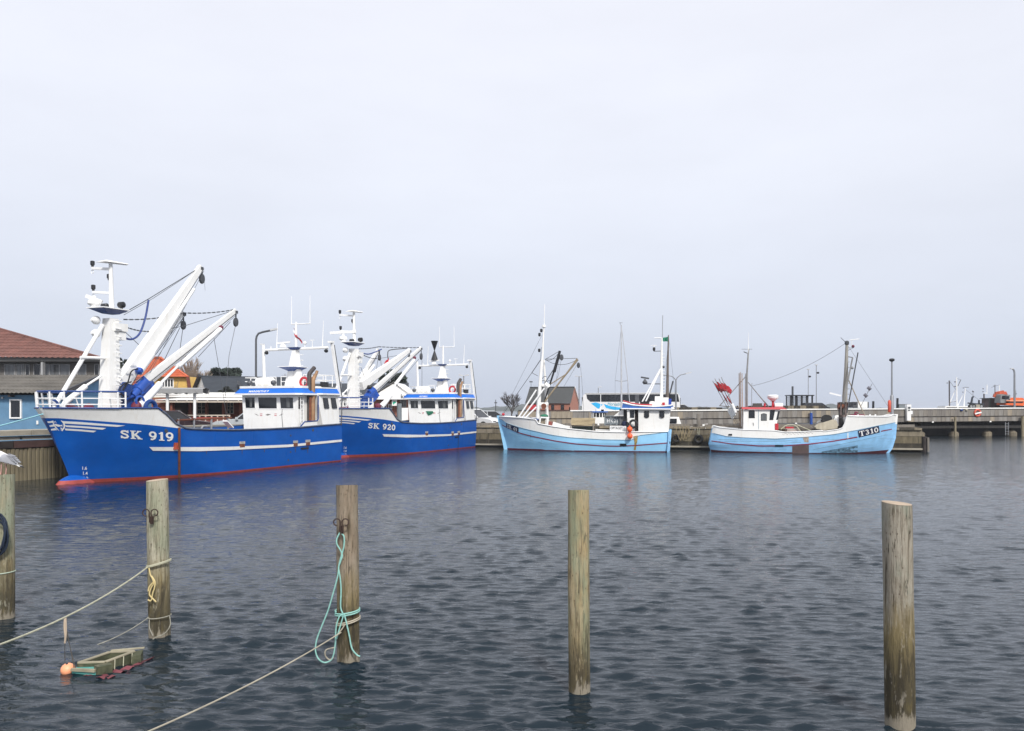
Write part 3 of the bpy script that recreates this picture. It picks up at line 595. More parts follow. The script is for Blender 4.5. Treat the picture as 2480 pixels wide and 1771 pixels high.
    B('radar_scanner', white, MB().beam(FA.at(209,717,S=px_-.45) if first else (rd.x-.3,rd.y+k*-.75,pz+.62), FA.at(247,732,S=px_-.2) if first else (rd.x+.3,rd.y+k*.75,pz+.70),.12,.14))
    for dx, dy, dz, r in ((.25,.32,.22,.13),(-.35,.1,.12,.10)): B('searchlight', black, MB().lathe((px_+dx,k*dy,pz+dz),[(.06,-.14),(r,-.1),(r,.1),(.1,.14)],12,'y').box(px_+dx-.04,px_+dx+.04,k*dy-.04,k*dy+.04,pz+.04,pz+dz-.05), True)
    for dz in (-.45,-.98): f = B('floodlight', white2, MB().lathe((px_-.45,k*-.35,pz+dz),[(.05,-.18),(.10,-.1),(.17,.0),(.17,.12)],14,'x'), True); B('lamp_glass', glass, MB().lathe((px_-.33+.02,k*-.35,pz+dz),[(.15,-.02),(.15,.0)],14,'x'), par=f)
    f1 = C(243,786); f2 = C(121,975); B('mast_strut', white2, MB().tube([(px_-.3,k*-.1,f1.z),(f2.x,k*.0,2.7)], .085, 10), True); a = C(195,866); B('strut_brace', white2, MB().tube([(a.x,0,a.z),(m0.x,0,a.z+.05)], .06, 8), True)
    B('strut_stay', white2, MB().tube([(f2.x,0,2.7+.5),(f2.x+.9,k*.5,2.66)], .06, 6)); B('derrick', white2, MB().tube([C(150,985), C(158,975), C(207,936), C(209,934), C(246,910)], [.07,.11,.11,.045,.045], 10), True)
    # crane: jibs, slewing head and rigging, set as on this boat
    if first: G = lambda px, py, t=.15: FA.at(px, py, t=t)
    else: G = lambda px, py, t=.15: FA2.at(px, py, t=t)
    def rope(pts, r=.014, name='cable', m_=None, sm=False): return B(name, m_ or wire, MB().tube(pts, r, 5), sm)
    def jib(a, b, w0, w1, lattice=True, t=.15):
        a = G(*a, t); b = G(*b, t); d = (b-a).normalized(); perp = V((d.z,0,-d.x)); o = B('crane_jib', white, MB().beam(a, b, w0*.8, w0, w1*.8, w1, up=perp))
        if lattice:
            a2 = a+perp*w0*.95+d*.25; b2 = b+perp*w1*.7; mb = MB().beam(a2, b2, w0*.42, w0*.42, w1*.4, w1*.4, up=perp)
            n = 9
            for i in range(1, n): q = a2.lerp(b2, i/n); r = a.lerp(b, i/n); mb.beam(q, r+perp*w0*.2, .06, .06)
            B('jib_brace', white2, mb, par=o)
        rope([a+perp*w0*.62+V((0,k*.12,0)), b+perp*w1*.62+V((0,k*.1,0))], .016); rope([a+perp*w0*1.7+V((0,k*.1,0)), b+perp*w1*1.2], .010); tip = b; B('jib_head', dsteel, MB().box(tip.x-.08,tip.x+.08,tip.y-.1,tip.y+.1,tip.z-.16,tip.z-.02), par=o); return o, a, b  # dark tubes along the jib are added as the gap line beside the brace
    def block(p, n=1, s=1.): 
        o = B('pulley_block', dsteel, MB().lathe((p.x,p.y,p.z-.55*s),[(.03,-.07),(.17*s,-.06),(.19*s,0),(.17*s,.06),(.03,.07)],12,'y',sx=.8,sy=1.3).tube([(p.x,p.y,p.z-.1),(p.x+.02,p.y,p.z-.4*s)],.035,6), True)
    def chain(a, b, sg):
        pts = sag(a, b, sg, 22); mb = MB()
        for i in range(len(pts)-1):
            c = (pts[i]+pts[i+1])/2; d = (pts[i+1]-pts[i]); mb.beam(pts[i]-d*.1, pts[i+1]+d*.1, .055 if i % 2 else .02, .02 if i % 2 else .055)
        B('chain', wire, mb)
    if first:
        o, a1, b1 = jib((290,935),(486,646),.54,.22,False); 
        B('jib_rung', white2, MB().beam(G(315,880,.45),G(330,880,.45),.05,.02).beam(G(305,900,.45),G(322,900,.45),.05,.02), par=o)
        B('jib_cylinder', white2, MB().tube([G(336,902,.35),G(368,857,.35),G(369,855.5,.35),G(470,700,.3)], [.16,.16,.11,.07], 12), True)
        jib((330,905),(444,757),.20,.14,False,-.5); o, a3, b3 = jib((338,930),(570,752),.28,.18)
        B('knuckle_ram', white2, MB().tube([G(334,986,.7),G(345,978,.7),G(388,930,.7),G(389,929,.7),G(429,889,.7),G(430,888,.7),G(437,884,.7),G(534,797,.7)], [.20,.17,.15,.06,.05,.12,.10,.11], 12), True)
        B('ram_foot', maroon, MB().ball(G(331,985,.7), .22, 10)); B('ram_tip', maroon, MB().ball(G(535,794,.7), .12, 8))
        hd = G(330,935); cb = mat('crane_blue', (.015,.075,.36), .35, var=.15); B('slewing_head', cb, MB().tube([G(303,966,.4),G(320,960,.4),G(321,959,.4),G(333,946,.4),G(334,945,.4),G(352,925,.4)],[.10,.10,.17,.17,.21,.22],12), True); B('head_flange', cb, MB().beam(G(338,918,.2),G(366,944,.5),.10,.42)); B('head_flange', cb, MB().beam(G(321,935,.2),G(342,958,.5),.07,.34)); B('winch_housing', mat('crane_dark_blue', (.008,.04,.19), .4, var=.3), MB().beam(G(334,962,.3),G(367,936,.3),.5,.55)); B('winch_hoop', cb, MB().ring(tuple(G(339,972,.8)), .20, .05, 'y', 14))
        B('crane_pedestal', dblue, MB().tube([G(308,992),G(308,962)],.26,12), True); B('valve_block', mat('crane_dark_blue', (.008,.04,.19)), MB().beam(G(297,957,.4),G(306,930,.4),.35,.40))
        mt = G(335,898,.5); B('winch_motor', mat('crane_blue', (.015,.075,.36)), MB().lathe(tuple(mt),[(.08,-.2),(.14,-.12),(.15,0),(.12,.07)],14,'y'), True)
        mh = G(300,774,0); chain(mh+V((0,0,.0)), G(444,758,-.4), .1); chain(G(444,758,-.4), b3+V((0,0,.05)), .08); chain(G(290,786,0), G(380,802,0), .12); rope([G(380,802,0), G(445,790,0), G(557,755,0)])
        rope([G(302,757,0), G(360,724,0), G(484,648)], .02); rope([G(300,763,0), G(372,722,0), G(478,652)], .012); rope(smooth_path([G(286,792,0),G(298,815,0),G(318,822,0),G(338,808,0),G(352,770,0),G(360,727,0)], 6), .045, 'hydraulic_hose', mat('blue_hose', (.02,.05,.22), .5), True)
        rope([G(288,790,0), G(336,835,0)]); block(G(489,647)); block(G(444,762,-.5), s=.9); block(G(571,755), s=.95)
        rope([G(443,795,-.5),G(436,845,-.5)]); rope([G(435,795,-.5),G(398,872,-.5)]); rope([G(571,785),G(555,860),G(545,965)], .012); rope([G(558,780),G(480,865)]); rope([G(517,812,.3),G(532,900,.3),G(552,1030,.3)], .012); rope([G(495,680),G(497,705)], .006)
        rope(smooth_path([G(318,925,.6),G(300,930,.6),G(290,945,.6),G(300,962,.6)],5), .03, 'hydraulic_hose', black); rope(smooth_path([G(334,893,.6),G(318,900,.6),G(310,925,.6),G(297,945,.6)],5), .03, 'hydraulic_hose', black)
        for x in (405, 395): pass
        B('net_winch', dblue, MB().ring(tuple(G(365,987,1.2)), .26, .09, 'y', 16).box(G(350,992,1.2).x,G(380,992,1.2).x,G(350,992,1.2).y-.2,G(350,992,1.2).y+.2,2.6,2.95), True)
        st_ = [G(430+i*42, 1016-i*.2, 1.6) for i in range(5)]
        B('deck_rail', rust, MB().tube([G(430,1018,-1.4),G(560,1012,-1.4)], .05, 6)); 
        for x in (432,470,512,552): q = G(x,1014,-1.4); B('deck_post', steel, MB().tube([(q.x,q.y,1.2),(q.x,q.y,q.z)], .05, 6))
        B('hatch_coaming', maroon, MB().box(5.2,7.2,-1.1,.8,1.25,1.75)); B('fish_box', grey_plastic, MB().box(7.5,8.2,.2,1.3,1.25,1.8)); q = G(487,1020,1.); B('davit', steel, MB().tube(smooth_path([(q.x,q.y,1.25),(q.x,q.y,1.9),(q.x+.1,q.y,2.1),(q.x+.35,q.y,2.12)],4), .04, 6)); B('gangway', white2, MB().beam(G(545,1020,1.2),G(560,1036,1.2),.3,.05))
    else:
        o, a1, b1 = jib((872,935),(992,848),.54,.22,False); jib((868,925),(916,846),.24,.16,True,-.5); o, a3, b3 = jib((902,946),(1019,842),.25,.16)
        B('jib_cylinder', white2, MB().tube([G(880,920,-.3),G(906,884,-.3)], [.12,.09], 10), True)
        B('knuckle_ram', white2, MB().tube([G(922,986,.7),G(932,976,.7),G(945,958,.7),G(946,957,.7),G(958,931,.7),G(959,930,.7),G(964,923,.7),G(1003,872,.7)], [.19,.17,.15,.07,.06,.12,.11,.10], 12), True)
        B('ram_foot', maroon, MB().ball(G(915,985,.7), .22, 10)); B('ram_tip', maroon, MB().ball(G(1004,867,.7), .12, 8))
        B('slewing_head', mat('crane_blue', (.015,.075,.36)), MB().tube([G(880,972),G(893,958),G(902,948)],[.22,.28,.36],12).beam(G(888,972,.3),G(906,954,.3),.45,.55).beam(G(898,944,.2),G(912,964,.5),.10,.5), True)
        B('crane_pedestal', dblue, MB().tube([G(880,992),G(882,960)],.36,12), True); B('winch_motor', black, MB().lathe(tuple(G(893,938,.4)),[(.07,-.2),(.13,-.12),(.13,.06)],12,'y'), True)
        mh = G(870,845,0); chain(mh, G(917,840,-.4), .04); chain(G(917,840,-.4), b3, .03); rope(smooth_path([G(869,853,0),G(890,858,0),G(908,853,0),G(924,846,0)],5), .04, 'hydraulic_hose', mat('blue_hose', (.02,.05,.22))); chain(G(869,853,0), G(915,869,0), .12); rope([G(915,869,0),G(990,857,0)])
        rope(smooth_path([G(940,870,0),G(939,858,0),G(945,848,0),G(985,844,0)],6), .035, 'hydraulic_hose', wire); rope([G(874,890,0),G(887,925,0)]); rope([G(918,855,-.5),G(910,905,-.5)]); rope([G(922,870,-.5),G(924,892,-.5)]); rope([G(1022,860),G(1022,945)]); rope([G(1014,870),G(972,920)])
        block(G(919,848,-.5), s=.9); block(G(991,850), s=.9); block(G(1020,845))
        fp = G(943,905,0); B('flag_staff', white2, MB().tube([G(945,925,0),G(942,872,0)], .04, 6)); fl = MB(); fl.grid([[G(942-i*2.2, 866+i*2.5+j*8+math.sin(i*1.3+j)*1.2, .05*math.sin(i*1.7)) for i in range(6)] for j in range(3)]); B('flag', crimson, fl)
        B('net_drum', dsteel, MB().lathe((3.2,0,1.9),[(.5,-1.0),(.5,-.9),(.25,-.88),(.25,.88),(.5,.9),(.5,1.0)],14,'y'), True); B('deck_tank', mat('deck_tank_grey', (.40,.40,.37), .6, var=.2), MB().hexa([(7.6,-.6,1.25),(9.2,-.6,1.25),(9.2,1.2,1.25),(7.6,1.2,1.25),(8.0,-.3,1.9),(9.0,-.3,1.9),(9.0,1.,1.9),(8.0,1.,1.9)])); q2 = G(967,1000,1.3); q = G(949,1012,1.6); B('tyre_fender', rubber, MB().ring((q.x,q.y,1.85), .36, .12, 'x', 18)); B('capstan', grey_plastic, MB().tube([(q2.x,q2.y,1.25),(q2.x,q2.y,3.25)], .16, 12))
    # wheelhouse
    wz = 3.62
    def wx(z): return 11.0+(.06*(z-1.9))
    wh = B('wheelhouse', white, MB().hexa([(wx(1.2),-1.62,1.2),(13.2,-1.62,1.2),(13.2,1.62,1.2),(wx(1.2),1.62,1.2),(wx(wz)-.05,-1.78,wz),(13.2,-1.78,wz),(13.2,1.86,wz),(wx(wz)-.05,1.86,wz)] if k > 0 else
                                              [(wx(1.2),-1.88,1.2),(13.2,-1.88,1.2),(13.2,1.50,1.2),(wx(1.2),1.50,1.2),(wx(wz)-.05,-1.88,wz),(13.2,-1.88,wz),(13.2,1.75,wz),(wx(wz)-.05,1.75,wz)]))
    def front(px, py, out): p = FA.at(px, py, S=11.0); return V((wx(p.z)-out, p.y, p.z))
    for x0, x1, y0, y1, cur in ((592,615,963,988,1),(624,668,963,989,0),(677,708,963,989,1)):
        sk = 3.2; fr = B('window_frame', white2, MB().hexa([front(x0+sk-2.5,y1+2.2,.0),front(x1+sk*.6+2,y1+2,.0),front(x1+2,y0-2,.0),front(x0-2.5,y0-2,.0),front(x0+sk-2.5,y1+2.2,.05),front(x1+sk*.6+2,y1+2,.05),front(x1+2,y0-2,.05),front(x0-2.5,y0-2,.05)]))
        B('pane', glass, MB().hexa([front(x0+sk,y1,.02),front(x1+sk*.6,y1,.02),front(x1,y0,.02),front(x0,y0,.02),front(x0+sk,y1,.062),front(x1+sk*.6,y1,.062),front(x1,y0,.062),front(x0,y0,.062)]), par=fr)
        if cur: B('curtain', glass2, MB().hexa([front(x0+(x1-x0)*.55,y1-2,.05),front(x0+(x1-x0)*.8,y1-2,.05),front(x0+(x1-x0)*.75,y0+2,.05),front(x0+(x1-x0)*.5,y0+2,.05),front(x0+(x1-x0)*.55,y1-2,.065),front(x0+(x1-x0)*.8,y1-2,.065),front(x0+(x1-x0)*.75,y0+2,.065),front(x0+(x1-x0)*.5,y0+2,.065)]), par=fr)
    a = FA.at(722,990,t=1.86); b = FA.at(727.5,963,t=1.86); B('side_window', glass, MB().box(a.x,b.x+.05,k*1.80,k*1.90,a.z,b.z))
    # emblem on the wheelhouse front
    em = MB()
    for q in ([(615,1002),(620,1003),(627,1007),(622,1006)], [(687,1002),(682,1003),(675,1007),(680,1006)], [(642,1005),(648,1002.5),(656,1004),(648,1007)]): em.poly([front(x, y, .03) for x, y in q])
    B('emblem', mat('emblem_grey', (.2,.18,.17), .5), em); em = MB()
    for x in (632, 667):
        for y in (1002,1006): em.poly([front(x-3,y,.03),front(x+3,y,.03),front(x+3,y+1.6,.03),front(x-3,y+1.6,.03)])
    B('emblem', crimson, em)
    if not first: B('cloth', greenm, MB().add([front(640,998,.05),front(663,998,.09),front(665,1004,.06),front(656,1010,.08),front(648,1013,.05),front(645,1004,.09)], [(0,1,2,3,4,5)]))
    B('cable_run', wire, MB().tube([front(683,991,.03),front(682,1005,.03),front(686,1036,.03)], .015, 5))
    # visor: flared blue band with white lips, boat's name on it
    def ringz(z, f, s_, b_, st): return [(f, k*-s_, z), (f, k*(b_-.25), z), (f+.3, k*b_, z), (st, k*b_, z), (st, k*-s_, z)]
    r0, r1 = ringz(3.72, 10.72, 1.98, 2.18, 13.1), ringz(3.99, 10.95, 1.78, 1.98, 13.1)
    B('visor', blue2, MB().grid([r0+[r0[0]], r1+[r1[0]]]))
    lp = ringz(3.63, 10.70, 2.0, 2.2, 13.15); MB().prism(lp, (0,0,.09)).build('visor_lip', white2, R)
    rt = ringz(3.99, 10.92, 1.8, 2.0, 13.3); MB().prism(rt, (0,0,.12)).build('roof', white, R)
    mb = MB(); tl, tr_ = V((0,1,0)), V((.23,0,.27)).normalized(); o_ = FA.at(612,951.3,S=10.8); rgt = V((0,k,0)); up = V((.23,0,.27)).normalized()
    if first: plane_text(mb, 'MARGRETHE P', (10.765,k*-1.06,3.755), rgt+up*.0, up, .14, V((-.02,0,.017)), wscale=1.02)
    else: plane_text(mb, 'RITSEN', (10.765,k*-.62,3.755), rgt, up, .12, V((-.02,0,.017)), wscale=1.25)
    B('name_lettering', white2, mb)
    # after deckhouse with the exhaust recess
    af = B('after_deckhouse', white, MB().hexa([(12.2,k*-2.2,1.2),(14.25,k*-2.2,1.2),(14.25,k*2.3,1.2),(12.85,k*2.3,1.2),(12.2,k*-2.0,3.66),(14.15,k*-2.0,3.66),(14.15,k*2.2,3.66),(12.25,k*2.2,3.66)] if k > 0 else [(12.85,-2.3,1.2),(14.25,-2.3,1.2),(14.25,2.2,1.2),(13.2,2.2,1.2),(12.25,-2.2,3.66),(14.15,-2.2,3.66),(14.15,2.0,3.66),(13.2,2.0,3.66)]))
    for x0, x1 in ((784,793),(803,812)):
        a = FA.at(x0+1.5,989,t=2.25); b = FA.at(x1,964,t=2.22); B('side_window', glass, MB().hexa([(a.x,k*2.1,a.z),(b.x+.1,k*2.1,a.z),(b.x+.1,k*2.285,a.z),(a.x,k*2.285,a.z),(a.x-.1,k*2.1,b.z),(b.x,k*2.1,b.z),(b.x,k*2.245,b.z),(a.x-.1,k*2.245,b.z)]))
    a1_, b1_ = ringz(3.74,12.25,2.1,2.34,14.3), ringz(4.0,12.35,1.95,2.2,14.2); B('after_visor', blue2, MB().grid([a1_+[a1_[0]], b1_+[b1_[0]]])); MB().prism(ringz(3.66,12.2,2.12,2.36,14.33), (0,0,.08)).build('visor_lip', white2, R); MB().prism(ringz(4.0,12.3,2.0,2.22,14.25), (0,0,.06)).build('roof', white, R)
    cm = [FA.at(725,1036,t=2.32),FA.at(737,1022,t=2.32),FA.at(768,1019.5,t=2.32),FA.at(768,1034,t=2.32)]; B('coaming', white, MB().prism([(p.x,k*2.34,p.z) for p in cm], (0,-k*.08,0))); B('coaming_trim', dblue, MB().tube([(p.x,k*2.33,p.z) for p in cm[:3]]+[(cm[2].x+.12,k*2.3,cm[2].z+.1),(12.28,k*2.24,3.6)], .035, 6))
    # exhausts, ladder, rails, lifebuoy
    ex = lambda x, y, t=1.98: FA.at(x, y, t=t)
    B('exhaust_pipe', mat('dark_exhaust', (.055,.045,.045), .6, var=.3), MB().tube([ex(749,1022),ex(749,907),ex(750,904),ex(761,891)], .115, 10), True); B('exhaust_stack', brown_pipe, MB().tube([ex(757,1020,2.02),ex(757,922,2.02),ex(758,919,2.02),ex(766,905,2.02),ex(768,899,2.02)], [.15,.13,.12,.08,.08], 10), True); B('exhaust_pipe', rust, MB().tube([ex(751,1019,2.1),ex(752,962,2.1)], .06, 8))
    for dx in (728,735): B('ladder_rail', white2, MB().tube([ex(dx,1024,1.98),ex(dx,958,1.98)], .025, 6))
    for i in range(7): B('ladder_rung', white2, MB().tube([ex(728,1016-i*9,1.98),ex(735,1016-i*9,1.98)], .02, 5))
    z4 = 4.12; rail = [(13.0,k*-1.7,z4),(11.1,k*-1.7,z4),(11.05,k*1.7,z4),(11.9,k*1.85,z4)]
    def fence(pts, hh, post=.62):
        for z in (hh, hh*.55): B('roof_rail', white2, MB().tube([(x, y, q+z) for x, y, q in pts], .026, 6))
        L_ = resample(pts, max(3, int(sum((V(b)-V(a)).length for a, b in zip(pts, pts[1:]))/post)))
        for p in L_: B('rail_post', white2, MB().tube([p, p+V((0,0,hh))], .024, 6))
    fence([(12.9,k*-1.7,z4),(11.25,k*-1.7,z4),(11.15,k*-.9,z4)], .45); fence([(11.15,k*-.5,z4),(11.15,k*.4,z4)], .45); fence([(12.4,k*1.2,z4),(12.3,k*1.85,z4),(13.9,k*2.0,z4),(14.1,k*2.0,z4),(14.1,k*-1.6,z4)], .62)
    for y_ in (-1.2,.35): B('searchlight', dsteel, MB().lathe((11.0,k*y_,4.28),[(.05,-.14),(.12,-.08),(.13,.08)],12,'x').box(11.0-.03,11.0+.03,k*y_-.03,k*y_+.03,4.1,4.2), True)
    B('liferaft', white, MB().lathe((12.0,k*-1.0,4.36),[(.1,-.55),(.24,-.5),(.26,0),(.24,.5),(.1,.55)],12,'y'), True); B('lifebuoy', crimson, MB().ring((12.4,k*1.25,4.34), .24, .07, 'x', 16), True); q = FA.at(785,942,t=2.0); B('name_box', black, MB().box(q.x-.25,q.x+.3,k*2.0-.08,k*2.0+.08,4.08,4.36))
    # wheelhouse mast
    mz = 4.1; xb = 12.9
    B('radar_mast', white, MB().hexa([(xb-.15,-.16,mz),(xb+.6,-.16,mz),(xb+.6,.16,mz),(xb-.15,.16,mz),(xb+.25,-.12,6.15),(xb+.6,-.12,6.15),(xb+.6,.12,6.15),(xb+.25,.12,6.15)]).hexa([(xb-.1,-.5,mz),(xb+.4,-.5,mz),(xb+.5,.45,mz),(xb,.45,mz),(xb+.2,-.2,5.9),(xb+.5,-.2,5.9),(xb+.55,.18,5.9),(xb+.25,.18,5.9)]))
    pl = FA.at(706,890,S=13.1).z; B('mast_platform', dblue, MB().add([(12.45,-.52,pl),(13.7,-.52,pl),(13.7,.52,pl),(12.45,.52,pl),(12.95,-.18,pl-.22),(13.4,-.18,pl-.22),(13.4,.18,pl-.22),(12.95,.18,pl-.22)], [(4,5,6,7),(0,1,5,4),(1,2,6,5),(2,3,7,6),(3,0,4,7)])); B('platform_top', white2, MB().box(12.43,13.72,-.53,.53,pl,pl+.03))
    gz = 6.22; B('radar_mast_top', white2, MB().tube([(13.35,0,6.1),(13.35,0,7.72)], [.09,.06], 8)); B('mast_cap', dblue, MB().hexa([(13.1,-.2,6.18),(13.6,-.2,6.18),(13.6,.2,6.18),(13.1,.2,6.18),(13.0,-.33,6.3),(13.7,-.33,6.3),(13.7,.33,6.3),(13.0,.33,6.3)]))
    for i in range(6): B('rung', white2, MB().tube([(13.5,k*.15,4.4+i*.3),(13.5,k*.36,4.4+i*.3)], .02, 5))
    B('gantry_beam', white2, MB().tube([(13.4,k*-2.1,gz),(13.4,k*2.1,gz+.02)], .07, 8), True); B('gantry_post', white2, MB().tube([(13.35,k*-2.15,4.0),(13.3,k*-2.2,6.5)], .085, 8), True); 
    a = FA.at(804,831,t=2.15); b = FA.at(823,962,t=2.3); B('gantry_post', white2, MB().beam(a, b, .16, .10, .13, .10).box(a.x-.2,a.x+.1,a.y-.1,a.y+.15,a.z,a.z+.1)); B('post_edge', dsteel, MB().tube([a+V((.1,k*.08,-.1)), b+V((.1,k*.08,0)), FA.at(827,1030,t=2.42)], .03, 6)); B('post_cap', white2, MB().box(13.1,13.5,k*-2.35-.1,k*-2.15+.1,6.5,6.58))
    for sd in (-2.0, 2.0): B('deck_light', black, MB().lathe((13.3,k*sd,gz-.16),[(.05,-.1),(.1,0),(.1,.08)],10,'x'), True)
    yz = 7.60; B('aerial_yard', white2, MB().tube([(13.35,k*-.32,yz),(13.35,k*.95,yz)], .035, 6))
    for y_ in (-.30,.93): B('whip_aerial', white2, MB().tube([(13.35,k*y_,yz),(13.35,k*y_,yz+.28),(13.35,k*y_,yz+1.55)], [.03,.026,.014], 6))
    for y_ in (-1.35, 1.72): B('whip_aerial', white2, MB().tube([(13.4,k*y_,gz),(13.4,k*y_,gz+.3),(13.4,k*(y_+.06),gz+1.5)], [.035,.03,.014], 6))
    B('gps_dome', white2, MB().tube([(13.4,k*.55,gz),(13.4,k*.55,gz+.22)],.02,6).ball((13.4,k*.55,gz+.32),.1,10), True); B('wind_sensor', white2, MB().tube([(13.4,k*1.05,gz),(13.4,k*1.05,gz+.42),(13.4,k*.9,gz+.46),(13.4,k*1.2,gz+.46)],.018,5)); B('radar_scanner', white2, MB().beam((13.0,k*-.95,gz+.32),(13.0,k*-.15,gz+.36),.1,.1).lathe((13.0,k*-.6,gz+.08),[(.2,0),(.14,.16),(.05,.24)],10)); B('aerial_stub', white2, MB().tube([(13.4,k*-1.75,gz),(13.4,k*-1.75,gz+.2)],.03,6))
    if first:
        fl = MB(); fl.grid([[(13.35+.12*math.sin(i*1.2+j), k*(.02-.22+i*.10+j*.02), 7.42-i*.13-j*.10+(.03*math.sin(3*i))) for i in range(6)] for j in range(4)]); B('flag', crimson, fl)
        cr = MB(); cr.poly([(13.27,k*-.10,7.28),(13.27,k*.02,7.14),(13.27,k*-.04,7.06),(13.27,k*-.16,7.20)]); cr.poly([(13.26,k*.08,7.05),(13.26,k*.18,6.95),(13.26,k*.10,6.86),(13.26,k*.02,6.97)]); B('flag_cross', white2, cr)
    else:
        B('day_shape', black, MB().lathe((13.0,k*-.55,gz+.4),[(.27,0),(.03,.72),(.27,1.44)],12))
    return R
trawler(FA, True); trawler(FA2, False)
# ------------------------------------------------------------------ the two light blue wooden boats
ph = .21
FB = Frame(-.45, 56.4, (math.cos(ph), -math.sin(ph)), (-math.sin(ph), -math.cos(ph)))
FC = Frame(24.9, 51.6, (-math.cos(ph), math.sin(ph)), (-math.sin(ph), -math.cos(ph)))
HB = Hull([(-.6,.35),(0,.02),(1.2,-.22),(2.6,-.55)], [(-.6,11.3),(0,11.42),(3,11.55)], [(-.6,1.3),(0,1.65),(.6,1.82),(2.4,1.95)], [(0,5.6),(1.2,4.6),(2.4,4.2)], [(0,1.0),(1.2,.78),(2.4,.71)], 3.5, .8, .80)
HC = Hull([(-.6,.9),(-.1,.25),(.3,-.02),(1.0,-.22),(2.7,-.36)], [(-.6,11.2),(0,11.48),(.5,11.62),(1.7,11.36)], [(-.6,1.3),(0,1.6),(.6,1.78),(2.5,1.85)], [(0,5.0),(2.5,3.2)], [(0,.95),(2.5,.68)], 3.2, .75, .42)
def lights(B, p, name='signal_lamp'): B(name, black, MB().lathe(tuple(p), [(.05,0),(.09,.05),(.09,.22),(.04,.25)], 8))
def boat_B():
    F, H, k = FB, HB, FB.k
    R = thing('fishing_boat', 'light blue and white wooden boat SK 49 with a blue-topped wheelhouse at its stern', 'fishing boat', (F.o[0], F.o[1], 0), F.rz)
    def B(name, m_, mb=None, sm=False, par=None): return mb.build(name, m_, par or R, sm)
    G = lambda x, y, t=0.: F.at(x, y, t=t)
    low = hcurve(F, H, [(1215,1016),(1227,1025),(1257,1035),(1285,1042),(1338,1054),(1380,1060),(1460,1065),(1529,1066),(1538,1061),(1546,1055),(1580,1051),(1620,1046)])
    top = hcurve(F, H, [(1215,1009),(1262,1012),(1297,1016),(1303,1026),(1340,1033),(1380,1039),(1440,1045),(1461,1046),(1518,1047),(1545,1046),(1620,1045)])
    keel = lambda s: -.6; wl = lambda s: .10 if s < 3 else .06
    B('hull', sky_blue, H.strip(k, wl, low, nu=60, nv=14), True); B('boot_top', maroon, H.strip(k, keel, wl, nu=60, nv=4), True)
    B('bulwark', white, H.strip(k, low, lambda s: max(top(s), low(s)+.01), nu=90, nv=5), True)
    tr = [(H.s1(z)-.001, k*H.b(H.s1(z), z), z) for z in (-.6,0,.6,1.2,1.42)]; B('transom', sky_blue, MB().poly(tr+[(x,-y,z) for x, y, z in reversed(tr)]))
    B('stem_post', sky_blue, MB().prism([(H.s0(z)-.13, -.11, z) for z in (-.4,0,.6,1.2,1.8,2.42)]+[(H.s0(z)+.12, -.11, z) for z in (2.42,1.2,0,-.4)], (0,.22,0)))
    B('sternpost', sky_blue2, MB().beam((11.45,k*1.5,.0),(11.55,k*1.58,1.45),.12,.1).beam((11.5,0,0),(11.62,0,1.5),.14,.14)); B('rudder_slot', navy, MB().box(11.55,11.6,k*.7-.4,k*.7+.4,.55,.68))
    for ln in ([(s, k*(H.b(s, top(s))+.02), top(s)) for s in [-.5+12*i/60 for i in range(61)]], [(s, -k*(H.b(s, top(s))+.02), top(s)) for s in [-.5+12*i/60 for i in range(61)]]): B('cap_rail', white2, MB().tube(ln, .04, 6))
    B('sheer_seam', mat('seam_grey', (.18,.30,.40), .6), MB().tube([(s, k*(H.b(s, low(s))+.01), low(s)) for s in [-.45+11.9*i/60 for i in range(61)]], .022, 5))
    rl = MB(); band(rl, F, H, [(1216,1028.5),(1226,1034),(1256,1047),(1285,1055),(1344,1067),(1392,1074),(1460,1079),(1498,1079.7),(1538,1078),(1620,1071.7)], [(1216,1030.3),(1226,1036),(1256,1049.5),(1285,1057.3),(1344,1069.3),(1392,1076.3),(1460,1081.2),(1498,1082),(1538,1080.3),(1620,1073.8)], 50, .02); B('stripe', mat('stripe_red', (.24,.012,.05), .5), rl)
    for pts in ([(1284,1043),(1285,1056)],[(1285,1056),(1284,1066),(1312,1073)],[(1312,1066),(1312,1079),(1350,1087),(1390,1092)],[(1225,1074),(1250,1080)]): B('plank_seam', mat('seam_grey', (.18,.30,.40)), MB().tube([surf(F, H, x, y, .004) for x, y in pts], .012, 4))
    pl = [(1226,1025),(1256,1035.5),(1255.5,1048.5),(1226,1035.5)]; mb = MB(); band(mb, F, H, pl[:2], [pl[3], pl[2]], 10, .03); B('number_plate', navy, mb)
    qd = quad_map((1227.5,1027.2),(1252.5,1037),(1252.5,1046.2),(1227.8,1035.4)); stroke_text('SK 49', lambda u, v, l: surf(F, H, *qd(u, v), .036+l), lambda mb: B('character', white2, mb), .12, .55)
    mb = MB(); band(mb, F, H, [(1501,1074.5),(1517,1074.5)], [(1502,1081),(1517,1081)], 4, .035); B('scupper', black, mb)
    mb = MB(); band(mb, F, H, [(1534,1057),(1545,1055)], [(1537,1073),(1543,1073)], 6, .022); band(mb, F, H, [(1537,1072),(1542,1072)], [(1535,1090),(1540,1090)], 6, .020); B('rust_stain', mat('rust_stain', (.33,.24,.07), .7, var=.5, scale=6), mb)
    n = 24; xs = [-.2+11.5*i/n for i in range(n+1)]
    B('deck', deckm, MB().grid([[(x, k*max(.01, H.b(x, 1.1)-.03)*q, .95 if x > 2.8 else 1.5) for x in xs] for q in (1,.33,-.33,-1)]))
